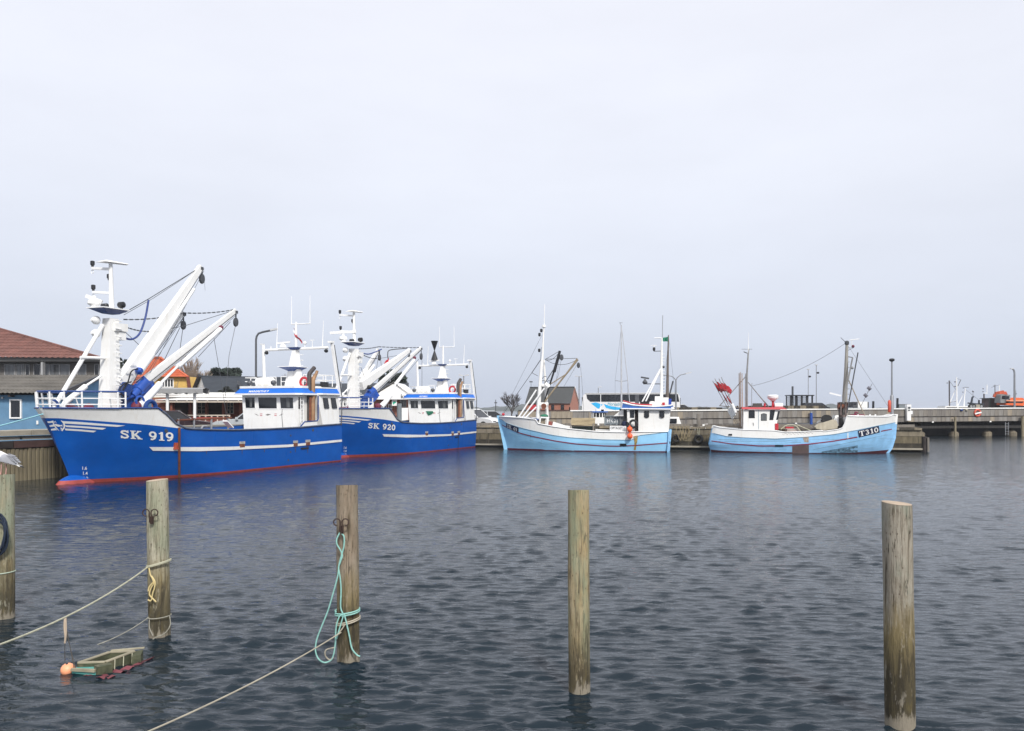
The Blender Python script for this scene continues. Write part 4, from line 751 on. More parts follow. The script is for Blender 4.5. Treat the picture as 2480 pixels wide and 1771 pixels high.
    B('foredeck_tarp', mat('tarp_blue', (.015,.05,.16), .6, var=.3), MB().grid([[(-.1+2.6*i/12, k*max(.02, H.b(-.1+2.6*i/12, 2.2)-.1)*q, 2.17+.07*math.sin(i*1.3+q*2)) for i in range(13)] for q in (1,.5,0,-.5,-1)]), True); B('bollard', black, MB().tube([(.9,k*.5,2.1),(.9,k*.5,2.5)],.06,8)); B('bow_lantern', crimson, MB().ball(G(1219,1004), .11, 10))
    # mast, tripod legs, booms
    B('mast', white, MB().tube([G(1301,1040),G(1304,985),G(1312,880),G(1314,866),G(1317,795)], [.15,.15,.11,.08,.05], 10), True); B('whip_aerial', white2, MB().tube([G(1318,796),G(1319,738)], .03, 5)); B('mast_top', white2, MB().lathe(tuple(G(1317,790)),[(.05,-.12),(.15,-.08),(.15,.08),(.05,.1)],10))
    B('mast_leg', white, MB().tube([G(1317,872,-.3),G(1323,960,-.5),G(1327,1042,-.6)], [.07,.10,.12], 8), True)
    for a, b in (((1299,944),(1255,1013)),((1319,940),(1263,1014)),((1299,986),(1271,1014))): B('mast_strut', white2, MB().tube([G(*a,.3),G(*b,.5)], .055, 8))
    st_ = lambda a, b, r=.012: B('stay', wire, MB().tube([G(*a), G(*b)], r, 5))
    st_((1313,811),(1214,1008),.009); st_((1309,872),(1288,903),.03); st_((1288,903),(1215,1008),.02); st_((1288,903),(1303,911),.02); st_((1309,872),(1311,841),.015)
    for p in ((1311,805),(1306.5,815),(1306,853)): lights(B, G(*p))
    B('boom', black, MB().tube([G(1318,974),G(1341,902),G(1342,901),G(1356,850)], [.05,.07,.12,.09], 8), True); B('boom_brace', wire, MB().tube([G(1315,935),G(1340,896)], .035, 6))
    B('boom', mat('tan_steel', (.30,.24,.16), .6, var=.25), MB().tube([G(1319,973),G(1360,920),G(1400,871)], .06, 8)); B('boom', mat('tan_steel', (.30,.24,.16)), MB().tube([G(1334,930),G(1370,907),G(1398,868)], .04, 6))
    B('mast_platform', white, MB().tube([G(1310,934),G(1332,934)], .12, 8).tube([G(1320,930),G(1330,938)], .16, 8)); B('winch', white, MB().tube([G(1307,980),G(1328,979)],[.14,.12],8).box(G(1310,985).x,G(1326,985).x,-.2,.2,G(1310,990).z,G(1310,980).z), True); B('winch_drum', rust, MB().lathe(tuple(G(1318,984,.3)),[(.2,-.2),(.1,-.18),(.1,.18),(.2,.2)],10,'y'))
    rope = lambda pts, r=.018: B('cable', wire, MB().tube(pts, r, 5))
    rope([G(1320,871),G(1356,850)]); rope(sag(G(1320,871),G(1355,852),.25)); rope([G(1320,870),G(1362,869),G(1398,868)]); rope(sag(G(1322,872),G(1398,871),.35)); rope([G(1359,872),G(1352,910),G(1340,934)],.01); rope([G(1396,885),G(1366,936)],.01); rope([G(1406,889),G(1409,920),G(1414,1000),G(1415,1040)],.01); rope([G(1356,860),G(1346,932)],.01)
    B('pulley_block', dsteel, MB().lathe(tuple(G(1360,866)),[(.05,-.06),(.14,-.05),(.14,.05),(.05,.06)],10,'y',sy=1.6)); B('pulley_block', dsteel, MB().lathe(tuple(G(1401,885)),[(.05,-.06),(.12,-.05),(.12,.05),(.05,.06)],10,'y',sy=1.7))
    for p in ((1314,922),(1318,912),(1328,922)): B('cable_loop', wire, MB().tube(smooth_path([G(p[0]-5,p[1]+6),G(p[0],p[1]),G(p[0]+6,p[1]+1)],4), .02, 4))
    B('hatch_board', oldwood2, MB().box(G(1308,1030).x,G(1322,1030).x,k*.2,k*.26,G(1308,1033).z,G(1308,1013).z)); B('gallows', white2, MB().beam(G(1306,1011,.8),G(1330,1012,.8),.1,.1).beam(G(1309,1010,.8),G(1306,1036,.8),.1,.1).beam(G(1327,1012,.8),G(1325,1038,.8),.12,.12)); B('fish_box', mat('red_box', (.30,.08,.06), .6), MB().box(G(1328,1030).x,G(1337,1030).x,-.3,.3,G(1330,1033).z,G(1330,1021).z)); B('net_pile', greenm, MB().ball(G(1318,1008,.3),.3,10,rz=.14)); B('deck_screen', white, MB().beam(G(1338,1029,1.2),G(1376,1041,1.2),.06,.45))
    # wheelhouse
    c0 = G(1546,1040,1.45).x; c1 = G(1622,1040,1.45).x; zt = 2.93
    B('wheelhouse', white, MB().hexa([(c0,-1.35,1.0),(c1-.1,-1.35,1.0),(c1-.1,1.35,1.0),(c0,1.35,1.0),(c0,-1.45,zt),(c1+.05,-1.40,zt),(c1+.05,1.40,zt),(c0,1.45,zt)]))
    d0 = G(1519,1040,1.45).x; B('wheelhouse_front', white, MB().box(d0,d0+.16,k*1.1,k*1.47,1.0,zt).box(d0,d0+.14,-1.35,1.0,1.0,2.1).box(d0+.1,c0,-k*1.40,-k*1.3,1.0,zt)); B('doorway', mat('interior_shade', (.03,.022,.02), .8, var=.4), MB().box(d0+.2,c0,-1.2,1.2,1.05,2.9)); e0 = G(1525,1000,1.45).x; e1 = G(1537,1000,1.45).x; B('door', white, MB().box(e0,e1,k*1.28,k*1.36,1.3,2.85)); B('door_window', glass, MB().box(e0+.02,e1-.03,k*1.32,k*1.38,2.3,2.82))  # dark block in the doorway stands for the unlit inside
    B('windscreen', glass2, MB().grid([[(d0-.55+.1*i, k*(1.1-.05*i), z) for i in range(6)] for z in (1.6,2.0,2.4,2.9)])); B('side_screen', white, MB().prism([(p.x, k*1.25, p.z) for p in (G(1486,1008,1.25),G(1506,992,1.25),G(1510,992,1.25),G(1510,1008,1.25))], (0,-k*.06,0)))
    for x0, x1 in ((1560,1572),(1597,1609)):
        a = G(x0,1012,1.45); b = G(x1,995.5,1.45); pts = [(a.x,b.z),(b.x,b.z),(b.x,a.z+.06),(b.x-.06,a.z+.01),((a.x+b.x)/2,a.z-.02),(a.x+.06,a.z+.01),(a.x,a.z+.06)]; fr = B('window_frame', rubber, MB().prism([(x,k*1.30,z) for x, z in pts],(0,k*.155,0))); B('pane', glass, MB().prism([((x-(a.x+b.x)/2)*.84+(a.x+b.x)/2,k*1.40,(z-(a.z+b.z)/2)*.86+(a.z+b.z)/2) for x, z in pts],(0,k*.06,0)), par=fr)
    T = [(1508.5,975.5),(1520,978.5),(1535,981.5),(1560,983.7),(1583,985),(1605,984),(1625,982)]; n_ = len(T); Bt = [(1506+119*i/(n_-1), 990+1.5*i/(n_-1)) for i in range(n_)]
    tp = [G(x, y, 1.55) for x, y in T]; bt = [G(x, y, 1.60) for x, y in Bt]; Lp = lambda P, y: [(p.x, y, p.z) for p in P]
    ring_t = Lp(tp, k*1.6)+[(tp[-1].x+.08, k*1.3, tp[-1].z+.04),(tp[-1].x+.08,-k*1.4,tp[-1].z+.04)]+Lp(tp[::-1], -k*1.6); ring_b = Lp(bt, k*1.62)+[(bt[-1].x+.18, k*1.3, bt[-1].z+.04),(bt[-1].x+.18,-k*1.4,bt[-1].z+.04)]+Lp(bt[::-1], -k*1.62)
    B('roof_fascia', mat('fascia_blue', (.03,.12,.40), .45, var=.15), MB().grid([ring_b+[ring_b[0]], ring_t+[ring_t[0]]])); B('roof_edge', white2, MB().tube(ring_t+[ring_t[0]], .05, 6).tube(ring_b+[ring_b[0]], .05, 6)); B('roof', white, MB().prism([(x,y*.98,2.96) for x, y, z in ring_b],(0,0,.07)))
    R0 = lambda x0, x1, y0, y1, t0, t1, m_, nm: B(nm, m_, MB().box(G(x0,y1,t1).x,G(x1,y1,t1).x,min(k*t0,k*t1),max(k*t0,k*t1),G(x0,y1,t1).z,G(x0,y0,t1).z))
    R0(1586,1604,960,984,.1,.8,white,'roof_locker'); R0(1604,1619,963,984,-.2,.5,white,'roof_locker'); R0(1550,1572,973,980,.6,1.0,black,'vent_box'); R0(1538,1547,955,983,-.2,.1,dsteel,'chimney'); R0(1619,1626,966,983,.9,1.2,mat('jerrycan_blue', (.02,.06,.36), .5),'jerrycan'); R0(1604,1610,975,984,.7,1.1,crimson,'fuel_can'); R0(1575,1585,972,984,.5,.9,white,'gas_bottle'); B('roof_rail', crimson, MB().tube([G(1509,971,1.3),G(1530,977,1.3),G(1550,980,1.3),G(1580,981,1.3)], .05, 6))
    B('roof_mast', white, MB().tube([G(1602,975),G(1602,880),G(1603,818)], [.11,.09,.055], 8), True); B('whip_aerial', steel, MB().tube([G(1604,818),G(1605,764)], .025, 5))
    for i in range(13): q = G(1604,955-i*8); B('rung', white2, MB().tube([q, q+V((.16,0,.03))], .02, 4))
    for a, b in (((1599,894),(1555,974)),((1598,899),(1564,972))): B('roof_strut', white2, MB().tube([G(*a,.1),G(*b,.5)], .05, 6))
    B('radar_arm', dsteel, MB().tube([G(1558,930),G(1600,930)], .035, 6)); B('radar_scanner', dsteel, MB().beam(G(1553,914,.2),G(1571,917,-.2),.1,.1).lathe(tuple(G(1562,926)),[(.16,-.08),(.18,.02),(.10,.12),(.05,.22)],10)); B('light_arm', white2, MB().tube([G(1585,819),G(1602,818.5)], .035, 5)); B('light_arm', dsteel, MB().tube([G(1583,851),G(1602,850.5)], .025, 5)); lights(B, G(1584,850)); B('wind_sensor', white2, MB().tube([G(1584,848),G(1584,836)],.03,5).tube([G(1577,837),G(1591,837)],.02,5)); B('searchlight', dsteel, MB().ball(G(1607,889),.09,8))
    B('mizzen_mast', mat('brown_mast', (.13,.105,.09), .7, var=.3), MB().tube([G(1616,985,-.8),G(1617,890,-.8),G(1619,812,-.8)], [.12,.08,.035], 8), True); B('mizzen_boom', dsteel, MB().tube([G(1622,955,-.8),G(1630,923,-.8)], .06, 6)); rope([G(1620,820,-.8),G(1637,975,-.8)], .008); rope([G(1618,840,-.8),G(1603,970,-.8)], .008)
    fl = MB(); fl.grid([[G(1618.3-i*2.2, 815+j*4.4+i*(.7 if j == 0 else -.3)+.6*math.sin(i+j), -.8+.05*math.sin(i*1.5)) for i in range(7)] for j in range(4)]); B('flag', mat('flag_green', (.02,.20,.12), .7, var=.2), fl)
    return R
boat_B()
def boat_C():
    F, H, k = FC, HC, FC.k
    R = thing('fishing_boat', 'small light blue and white boat T 310 with a red-roofed wheelhouse, bow pointing right', 'fishing boat', (F.o[0], F.o[1], 0), F.rz)
    def B(name, m_, mb=None, sm=False, par=None): return mb.build(name, m_, par or R, sm)
    G = lambda x, y, t=0.: F.at(x, y, t=t)
    low = hcurve(F, H, [(1726,1049),(1759,1057),(1798,1060),(1877,1063),(1917,1061),(1960,1058),(2018,1052.5),(2077,1041.6),(2127,1031),(2168,1023)])
    top0 = hcurve(F, H, [(1730,1032),(1745,1036),(1800,1041),(1875,1043),(1902,1047),(1946,1045.6),(1989,1043),(1996,1045),(2032,1040),(2041,1036),(2046,1026),(2047.5,1008),(2150,1009),(2156,1008),(2163,1003.5),(2169,1006)])
    top = lambda s: max(top0(s), low(s)+.05); wl = hcurve(F, H, [(1721,1089),(1747,1091.5),(1917,1095.5),(1959,1097),(2077,1095.5),(2161,1089)])
    B('hull', sky_blue2, H.strip(k, wl, low, nu=64, nv=14), True); B('boot_top', mat('dark_maroon', (.085,.02,.03), .6, var=.3), H.strip(k, lambda s: -.6, wl, nu=64, nv=4), True)
    B('bulwark', white, H.strip(k, low, top, nu=120, nv=6), True)
    tr = [(H.s1(z)-.001, k*H.b(H.s1(z), z), z) for z in (-.6,0,.6,1.2,1.6)]; B('transom', sky_blue2, MB().poly(tr+[(x,-y,z) for x, y, z in reversed(tr)]))
    B('stem_post', sky_blue2, MB().prism([(H.s0(z)-.08, -.08, z) for z in (-.4,0,.3,1.0,1.8,1.9)]+[(H.s0(z)+.12, -.08, z) for z in (1.9,1.0,.3,-.4)], (0,.16,0))); B('stem_cap', white, MB().prism([(H.s0(z)-.08, -.09, z) for z in (1.9,2.3,2.56)]+[(H.s0(z)+.15, -.09, z) for z in (2.56,1.9)], (0,.18,0)))
    for sd in (1,-1): B('cap_rail', white2, MB().tube([(s, sd*k*(H.b(s, top(s))+.01), top(s)) for s in [-.3+11.6*i/90 for i in range(91)]], .035, 6))
    B('sheer_seam', mat('seam_grey', (.18,.30,.40)), MB().tube([(s, k*(H.b(s, low(s))+.01), low(s)) for s in [-.3+11.6*i/60 for i in range(61)]], .018, 5))
    for y in (1066, 1070): B('plank_seam', mat('seam_grey', (.18,.30,.40)), MB().tube([surf(F, H, x, y-(1959-x)*.004+(2 if x > 1900 else 0), .004) for x in range(1740,1960,20)], .012, 4))
    B('plank_seam', mat('seam_grey', (.18,.30,.40)), MB().tube([surf(F, H, x, 1091-(x-1960)*.20, .004) for x in range(1970,2160,15)], .012, 4))
    sr = mat('stripe_red', (.24,.012,.05)); rl = MB(); band(rl, F, H, [(1722.6,1067),(1771,1074),(1838,1079),(1897,1079),(1960,1074.5),(2018,1067.5),(2075.5,1057.5)], [(1722.6,1069),(1771,1076),(1838,1081.4),(1897,1081.4),(1960,1077),(2018,1070),(2076.5,1060)], 50, .02); band(rl, F, H, [(2134,1043.5),(2160,1038.6)], [(2134,1045.8),(2160,1040.6)], 8, .02); B('stripe', sr, rl)
    mb = MB(); band(mb, F, H, [(2077.5,1043.6),(2128,1032)], [(2080.5,1059.5),(2130.5,1047.5)], 12, .03); B('number_plate', navy, mb); qd = quad_map((2080,1045.2),(2126.5,1034.4),(2128.3,1046.2),(2082,1057.3)); stroke_text('T310', lambda u, v, l: surf(F, H, *qd(u, v), .036+l), lambda mb: B('character', white2, mb), .08, .85)
    mb = MB(); band(mb, F, H, [(1877,1078),(1897,1078)], [(1877,1082),(1897,1082)], 4, .03); band(mb, F, H, [(1764,1051),(1773,1051)], [(1764,1055),(1773,1055)], 4, .03); B('scupper', black, mb)
    mb = MB(); band(mb, F, H, [(1918.6,1080.5),(1959,1077.3)], [(1918.6,1098.6),(1959,1099.6)], 8, .012); B('bare_patch', mat('brown_primer', (.135,.095,.09), .7, var=.2, scale=3), mb)
    mb = MB(); band(mb, F, H, [(1944,1060),(1958.5,1058.8)], [(1948,1071),(1958.5,1072)], 6, .008); B('bare_patch', mat('bare_wood', (.36,.30,.25), .8, var=.5, scale=9), mb)
    mb = MB(); band(mb, F, H, [(1990,1094),(2030,1087),(2077,1079)], [(1990,1097.5),(2030,1098),(2077,1096)], 10, .010); B('scraped_patch', mat('scraped_paint', (.10,.19,.27), .7, var=.8, scale=9, streak=(.25,.5,.75), samt=.9, sscale=(5,5,9)), mb)
    mb = MB(); 
    for i in range(26): x = 1895+i*2.9; y = 1051+2*math.sin(i*2.1)-(i*.12); band(mb, F, H, [(x,y),(x+1.6,y-.2)], [(x,y+1.3),(x+1.5,y+1.2)], 3, .008)
    B('flaked_paint', mat('flaked_grey', (.36,.33,.30), .8, var=.4, scale=9), mb)
    n = 24; xs = [.2+11*i/n for i in range(n+1)]; B('deck', deckm, MB().grid([[(x, k*max(.01, H.b(x, 1.1)-.03)*q, 1.0) for x in xs] for q in (1,.33,-.33,-1)])); B('fore_deck', white, MB().grid([[(-.2+3.2*i/12, k*max(.01, H.b(-.2+3.2*i/12, 2.2)-.03)*q, 2.1) for i in range(13)] for q in (1,.33,-.33,-1)])); B('deck_break', white, MB().box(2.95,3.0,-1.75,1.75,1.0,2.35))
    # wheelhouse
    t_ = 1.15; gx = lambda x, y=1000: G(x, y, t_).x; gz_ = lambda y: G(1850, y, t_).z
    zb, ztp = 1.3, gz_(992)
    B('wheelhouse', white, MB().hexa([(gx(1876),-t_,zb),(gx(1800),-t_,zb),(gx(1800),t_,zb),(gx(1876),t_,zb),(gx(1890),-t_,ztp),(gx(1801),-t_,ztp),(gx(1801),t_,ztp),(gx(1890),t_,ztp)]))
    def win(pts, nm='window'): 
        P = [G(x, y, t_) for x, y in pts]; cx_ = sum(p.x for p in P)/len(P); cz_ = sum(p.z for p in P)/len(P); f = B(nm+'_frame', rubber, MB().prism([(p.x,k*(t_-.1),p.z) for p in P],(0,k*.115,0))); B('pane', glass2 if nm == 'door' else glass, MB().prism([(cx_+(p.x-cx_)*.82,k*(t_-.05),cz_+(p.z-cz_)*.86) for p in P],(0,k*.075,0)), par=f)
    win([(1813,996),(1816,994),(1826,994),(1828,996),(1828,1013),(1813,1013)]); win([(1843,1003),(1850,1001),(1857,1003),(1857,1019),(1843,1019)],'door'); win([(1865,994),(1877,994),(1872.5,1017.5),(1863.5,1017.5)]); win([(1884.5,996),(1889,996),(1884,1017),(1879.5,1017)])
    B('door_edge', mat('seam_grey', (.18,.30,.40)), MB().tube([G(1837,1042,t_+.01),G(1837,994,t_+.01)], .012, 4)); B('handle', dsteel, MB().beam(G(1824,1024,t_+.02),G(1825,1031,t_+.02),.03,.03)); B('fire_locker', crimson, MB().box(gx(1877),gx(1885),k*.9,k*1.2,gz_(1041),gz_(1026)))
    B('roof', crimson, MB().hexa([(gx(1906),-1.3,ztp+.0),(gx(1797),-1.3,ztp+.02),(gx(1797),1.3,ztp+.02),(gx(1906),1.3,ztp+.0),(gx(1898),-1.25,ztp+.14),(gx(1796),-1.25,ztp+.16),(gx(1796),1.25,ztp+.16),(gx(1898),1.25,ztp+.14)]))
    zr = ztp+.15; q = G(1872,978,.2); B('radar_post', crimson, MB().tube([(q.x,q.y,zr),(q.x,q.y,zr+.42)], [.09,.07], 8).box(q.x-.14,q.x+.14,q.y-.14,q.y+.14,zr+.40,zr+.46)); B('radar_dome', white2, MB().lathe((q.x,q.y,zr+.48),[(.18,0),(.33,.1),(.36,.14),(.36,.30),(.28,.36)],18), True); q = G(1886,982,.3); B('liferaft', white2, MB().lathe((q.x,q.y,zr+.12),[(.08,-.28),(.16,-.25),(.17,0),(.16,.25),(.08,.28)],12,'x'), True); B('roof_box', mat('olive_grey', (.06,.065,.06), .7), MB().box(gx(1827),gx(1849),-.2,.3,zr,zr+.27)); B('gas_bottle', crimson, MB().tube([G(1852,985,.3),G(1852,977,.3)],.07,8))
    B('aft_mast', mat('grey_pole', (.25,.25,.25), .6, var=.2), MB().tube([(G(1809,985).x,0,1.1),G(1809,905),G(1812,858),G(1814,845)], [.06,.06,.05,.03], 8), True); B('aft_mast', mat('grey_pole', (.25,.25,.25)), MB().tube([(G(1804,985).x,k*.3,1.1),G(1806,905,.1)], .04, 6)); B('whip_aerial', white2, MB().tube([G(1812,856),G(1812.5,830),G(1813,806)], [.04,.02,.01], 5)); B('aerial_arm', dsteel, MB().tube([G(1796,846),G(1822,846)],.012,4).tube([G(1801,852),G(1810,856)],.03,4))
    rope = lambda pts, r=.012: B('stay', wire, MB().tube(pts, r, 5))
    B('mast_stay', mat('grey_pole', (.25,.25,.25)), MB().tube([G(1808,910),G(1742,984)], .03, 5)); B('mast_stay', mat('grey_pole', (.25,.25,.25)), MB().tube([G(1812,926),G(1861,986)], .035, 5).tube([G(1816,931),G(1862,985)], .02, 5)); B('rail_pole', oldwood, MB().tube([G(1743,983,.3),G(1800,988,.3)], .03, 5)); B('light_pole', steel, MB().tube([G(1820,985,.5),G(1821,928,.5)], .02, 5))
    rope(sag(G(1822,935),G(2047,832),.35,14)); 
    # foremast with winch post
    mp_ = mat('grey_mast', (.30,.285,.255), .7, var=.25, scale=2, stretch=(4,4,.6)); zc = G(2045,1000).z
    B('mast', mp_, MB().tube([(G(2046,1000).x,0,1.2),G(2046,960),G(2049,905),G(2051,832)], [.19,.16,.13,.085], 10), True); B('mast_top', dsteel, MB().lathe(tuple(G(2051,830)),[(.1,-.15),(.14,-.1),(.14,.06),(.08,.12)],10).beam(G(2036,818),G(2049,830),.03,.03)); B('aerial', white2, MB().beam(G(2057,824),G(2081,821),.1,.05).tube([G(2063,824),G(2063,843)],.02,5)); B('lamp_bracket', dsteel, MB().tube([G(2052,843),G(2067,843),G(2053,849)],.02,5)); B('signal_lamp', maroon, MB().ball(G(2066,839),.1,8)); B('lamp_bracket', dsteel, MB().tube([G(2052,864),G(2065,866)],.03,5)); B('floodlight', steel, MB().ball(G(2064,891),.10,8)); B('searchlight', dsteel, MB().ball(G(2051,906),.09,8))
    for i in range(9): q = G(2051.5, 968-i*13); B('rung', steel, MB().tube([q, q+V((-.16,0,0))], .018, 4))
    B('winch_post', mat('rusty_post', (.11,.085,.08), .8, var=.5, scale=5, bump=.3), MB().box(G(2049,1000).x,G(2033,1000).x,-.3,-.15,1.0,G(2040,974).z).box(G(2049,1000).x,G(2044,1000).x,-.3,.25,1.0,G(2040,974).z).box(G(2037,1000).x,G(2033,1000).x,-.3,.25,1.0,G(2040,975).z).box(G(2049,1000).x,G(2033,1000).x,-.3,.25,2.36,2.5)); B('winch_drum', rust, MB().lathe(tuple(G(2041,984,.1)),[(.28,-.3),(.14,-.26),(.14,.26),(.28,.3)],12,'x'), True)
    B('boom', mat('grey_pole', (.25,.25,.25)), MB().tube([G(2043,975,.4),G(2065,866,.4)], .05, 6)); B('boom', dsteel, MB().tube([G(2051,1000,.6),G(2078,854,.6)], .04, 6)); B('boom', oldwood2, MB().tube([G(2054,918,.2),G(2095,1008,.2)], .035, 6)); rope([G(2052,835),G(2112,926),G(2161,1000)], .008); rope([G(2112,930,.1),G(2109,936,.1),G(2085,984,.1)], .016)
    for x, y in ((2105,941),(2096.5,958)): c = G(x, y, .1); B('radar_reflector', mat('reflector_grey', (.2,.2,.23), .5, .4), MB().add([c+V(q) for q in ((.17,0,.02),(0,.17,0),(-.17,0,-.02),(0,-.17,0),(.02,0,.17),(-.02,0,-.17))], [(0,1,4),(1,2,4),(2,3,4),(3,0,4),(1,0,5),(2,1,5),(3,2,5),(0,3,5)]))
    B('fluorescent_lamp', white2, MB().beam(G(2009,952,.5),G(2037,959,.5),.05,.10))
    # working deck
    hp = [(1974,1034),(1980,1028),(2018,1016),(2026,1019),(2030,1029),(2028,1038),(1996,1042),(1978,1039)]; B('net_hauler', mat('beige_paint', (.48,.43,.33), .7, var=.15, scale=3, streak=(.25,.2,.13), samt=.5), MB().prism([(G(x,y,1.2).x,k*1.2,G(x,y,1.2).z) for x, y in hp],(0,-k*.5,0))); q = G(2002,1017,.9); B('hauler_drum', rubber, MB().lathe(tuple(q),[(.34,-.15),(.2,-.1),(.2,.1),(.34,.15)],16,'y'), True); B('hauler_arm', steel, MB().beam(G(1978,1024,.9),G(1990,1016,.9),.08,.08).beam(G(2012,1018,.9),G(2021,1006,.9),.12,.1)); B('net_roller', rubber, MB().tube([G(2036,1012,.9),G(2040,1030,.9),G(2026,1041,.9)],.14,8), True); B('hoop', pale_rope, MB().tube(smooth_path([G(1891,1040,1.),G(1903,1031,1.),G(1916,1029,1.),G(1928,1032,1.),G(1940,1046,1.)],5),.035,6)); B('deck_hose', pale_rope, MB().tube([G(1930,1029,.6),G(1963,1043,.6)],.03,5)); B('fish_box', mat('fishbox_grey', (.42,.36,.32), .6, var=.2), MB().box(G(1902,1043).x,G(1932,1043).x,-.2,.9,1.0,G(1910,1039,.9).z)); B('fish_box', crimson, MB().box(G(1905,1043).x,G(1924,1043).x,-.9,-.3,1.0,G(1910,1034,-.6).z)); B('net_pile', mat('net_brown', (.11,.095,.08), .9, var=.5, scale=8, bump=.6), MB().ball(G(1955,1040,-.3), .9, 12, rz=.3, ry=.7)); B('deck_winch', maroon, MB().lathe(tuple(G(2076,1006,0)),[(.5,0),(.45,.06),(.05,.08)],14).tube([G(2070,1004,.3),G(2072,999,.3),G(2078,1000,.3)],.08,6))
    for x in (2078,2107,2120): q = G(x,1008,.6); B('bollard', white2, MB().tube([(q.x,q.y,2.1),(q.x,q.y,2.55)],.05 if x > 2080 else .03,8))
    return R
boat_C()
# things resting on those boats
GB = lambda x, y, t: FB.at(x, y, t=t); GC = lambda x, y, t: FC.at(x, y, t=t)
def place(F, p): return V((F.o[0]+F.u[0]*p.x+F.n[0]*F.k*p.y, F.o[1]+F.u[1]*p.x+F.n[1]*F.k*p.y, p.z))
def on_boat(F, name, label, cat, p, group=None): return thing(name, label, cat, place(F, p), F.rz, group)
p = GB(1465, 1030, .5); r = on_boat(FB, 'fish_crate', 'grey plastic crate marked HK 21 on the deck of the SK 49', 'crate', p); wd = GB(1508,1030,.5).x-p.x; hh = GB(1465,1008.5,.5).z-p.z; kk = FB.k
MB().box(0,wd,-.45,.45,0,hh).build('body', grey_plastic, r)
for i in range(3): 
    x = i*wd/3+.04
    for z0, z1 in ((hh*.80,hh*.93),(hh*.05,hh*.14)): MB().box(x+.05,x+wd/3-.05,kk*.45-.008,kk*.45+.008,z0,z1).build('slot', dsteel, r)
for x in (0,wd/3-.02,2*wd/3-.02,wd-.05): MB().box(x,x+.07,min(kk*.45,kk*.49),max(kk*.45,kk*.49),0,hh).build('rib', grey_plastic, r)
MB().box(-.02,wd+.02,-.5,.5,hh,hh+.05).build('rim', grey_plastic, r)
mb = MB(); plane_text(mb, 'HK', (wd*.16,kk*.456,hh*.32), (1,0,0), (0,0,1), hh*.36); plane_text(mb, '21', (wd*.54,kk*.456,hh*.32), (1,0,0), (0,0,1), hh*.36); mb.build('lettering', white2, r)
p = GB(1477,1046,1.3); r = on_boat(FB, 'notice_board', 'white board lettered OPTAGET standing below the grey crate', 'sign', p); wd = GB(1510,1046,1.3).x-p.x; hh = GB(1477,1031.5,1.3).z-p.z
MB().box(0,wd,-.02,.02,0,hh).build('board', white2, r); mb = MB(); plane_text(mb, 'OPTAGET', (wd*.06,kk*.026,hh*.42), (1,0,0), (0,0,1), hh*.42, wscale=wd*.88/(hh*.42*text2d('OPTAGET')[2])); mb.build('lettering', black, r)
p = GB(1384,1045,.6); r = on_boat(FB, 'slatted_bin', 'weathered wooden slatted bin amidships on the SK 49', 'bin', p); wd = GB(1442,1045,.6).x-p.x; hh = GB(1384,1013,.6).z-p.z
for i in range(6): z = hh*(.98-.09*i); y = kk*(.1*i); MB().beam((0,y,z),(wd,y,z-.01*i),.06,.066).build('slat', mat('slat_wood', (.50,.41,.26), .85, var=.25, scale=3, stretch=(.6,4,4)), r)
for x in (.03,wd-.08): MB().beam((x,kk*.55,0),(x,kk*.55,hh*.6),.08,.08).build('leg', oldwood, r); MB().beam((x,-kk*.4,0),(x,-kk*.05,hh*.95),.08,.08).build('leg', oldwood, r)
MB().beam((0,kk*.56,hh*.12),(wd,kk*.56,hh*.08),.08,.05).build('rail', oldwood, r); MB().box(.05,wd-.05,min(-kk*.12,-kk*.06),max(-kk*.12,-kk*.06),hh*.4,hh*1.0).build('dark_gap_panel', darkwood, r); MB().box(.08,wd-.1,-.3,.45,.02,hh*.35).build('net_heap', mat('dark_net', (.03,.045,.04), .9, var=.5, scale=9, bump=.6), r)  # dark panel added behind the slats so that their gaps look dark
for lab, (x, y), m_ in (('upper orange ball fender hung beside the SK 49 doorway',(1525,1040),0),('lower orange ball fender against the SK 49 hull, under another one',(1525.5,1056.5),1)):
    p = GB(x, y, 2.05 if m_ else 2.0); r = on_boat(FB, 'ball_fender', lab, 'fender', p, 'orange ball fenders on the light blue boat'); MB().ball((0,0,0),.185,18,rz=.195).build('ball', orange_b, r, True); MB().tube([(0,0,.17),(0,0,.26)],.04,8).build('neck', orange_b, r); MB().tube([(0,0,.25),(0,-kk*.1,.5)],.012,5).build('line', grey_rope, r)
p = GB(1520,1028,1.75); r = on_boat(FB, 'fender', 'black tube fender hanging left of the SK 49 door', 'fender', p); MB().tube([(0,0,-.2),(0,0,-.15),(0,0,.12),(0,0,.17)],[.03,.075,.075,.03],10).build('body', rubber, r, True); MB().tube([(0,0,.15),(0,0,.4)],.01,4).build('line', grey_rope, r)
p = GB(1534,1027,1.7); r = on_boat(FB, 'tyre', 'grey tyre leaning in the SK 49 doorway', 'tyre', p); MB().ring((0,0,0),.24,.08,'y',18).build('tread', rubber, r, True)
p = GB(1512,1046,1.2); r = on_boat(FB, 'barrel', 'dark blue and white barrel beside the orange fenders', 'barrel', p); MB().lathe((0,0,0),[(.16,0),(.17,.05),(.17,.35),(.15,.4)],12).build('base', white2, r, True); MB().lathe((0,0,.4),[(.17,0),(.17,.25),(.1,.32)],12).build('lid', navy, r, True)
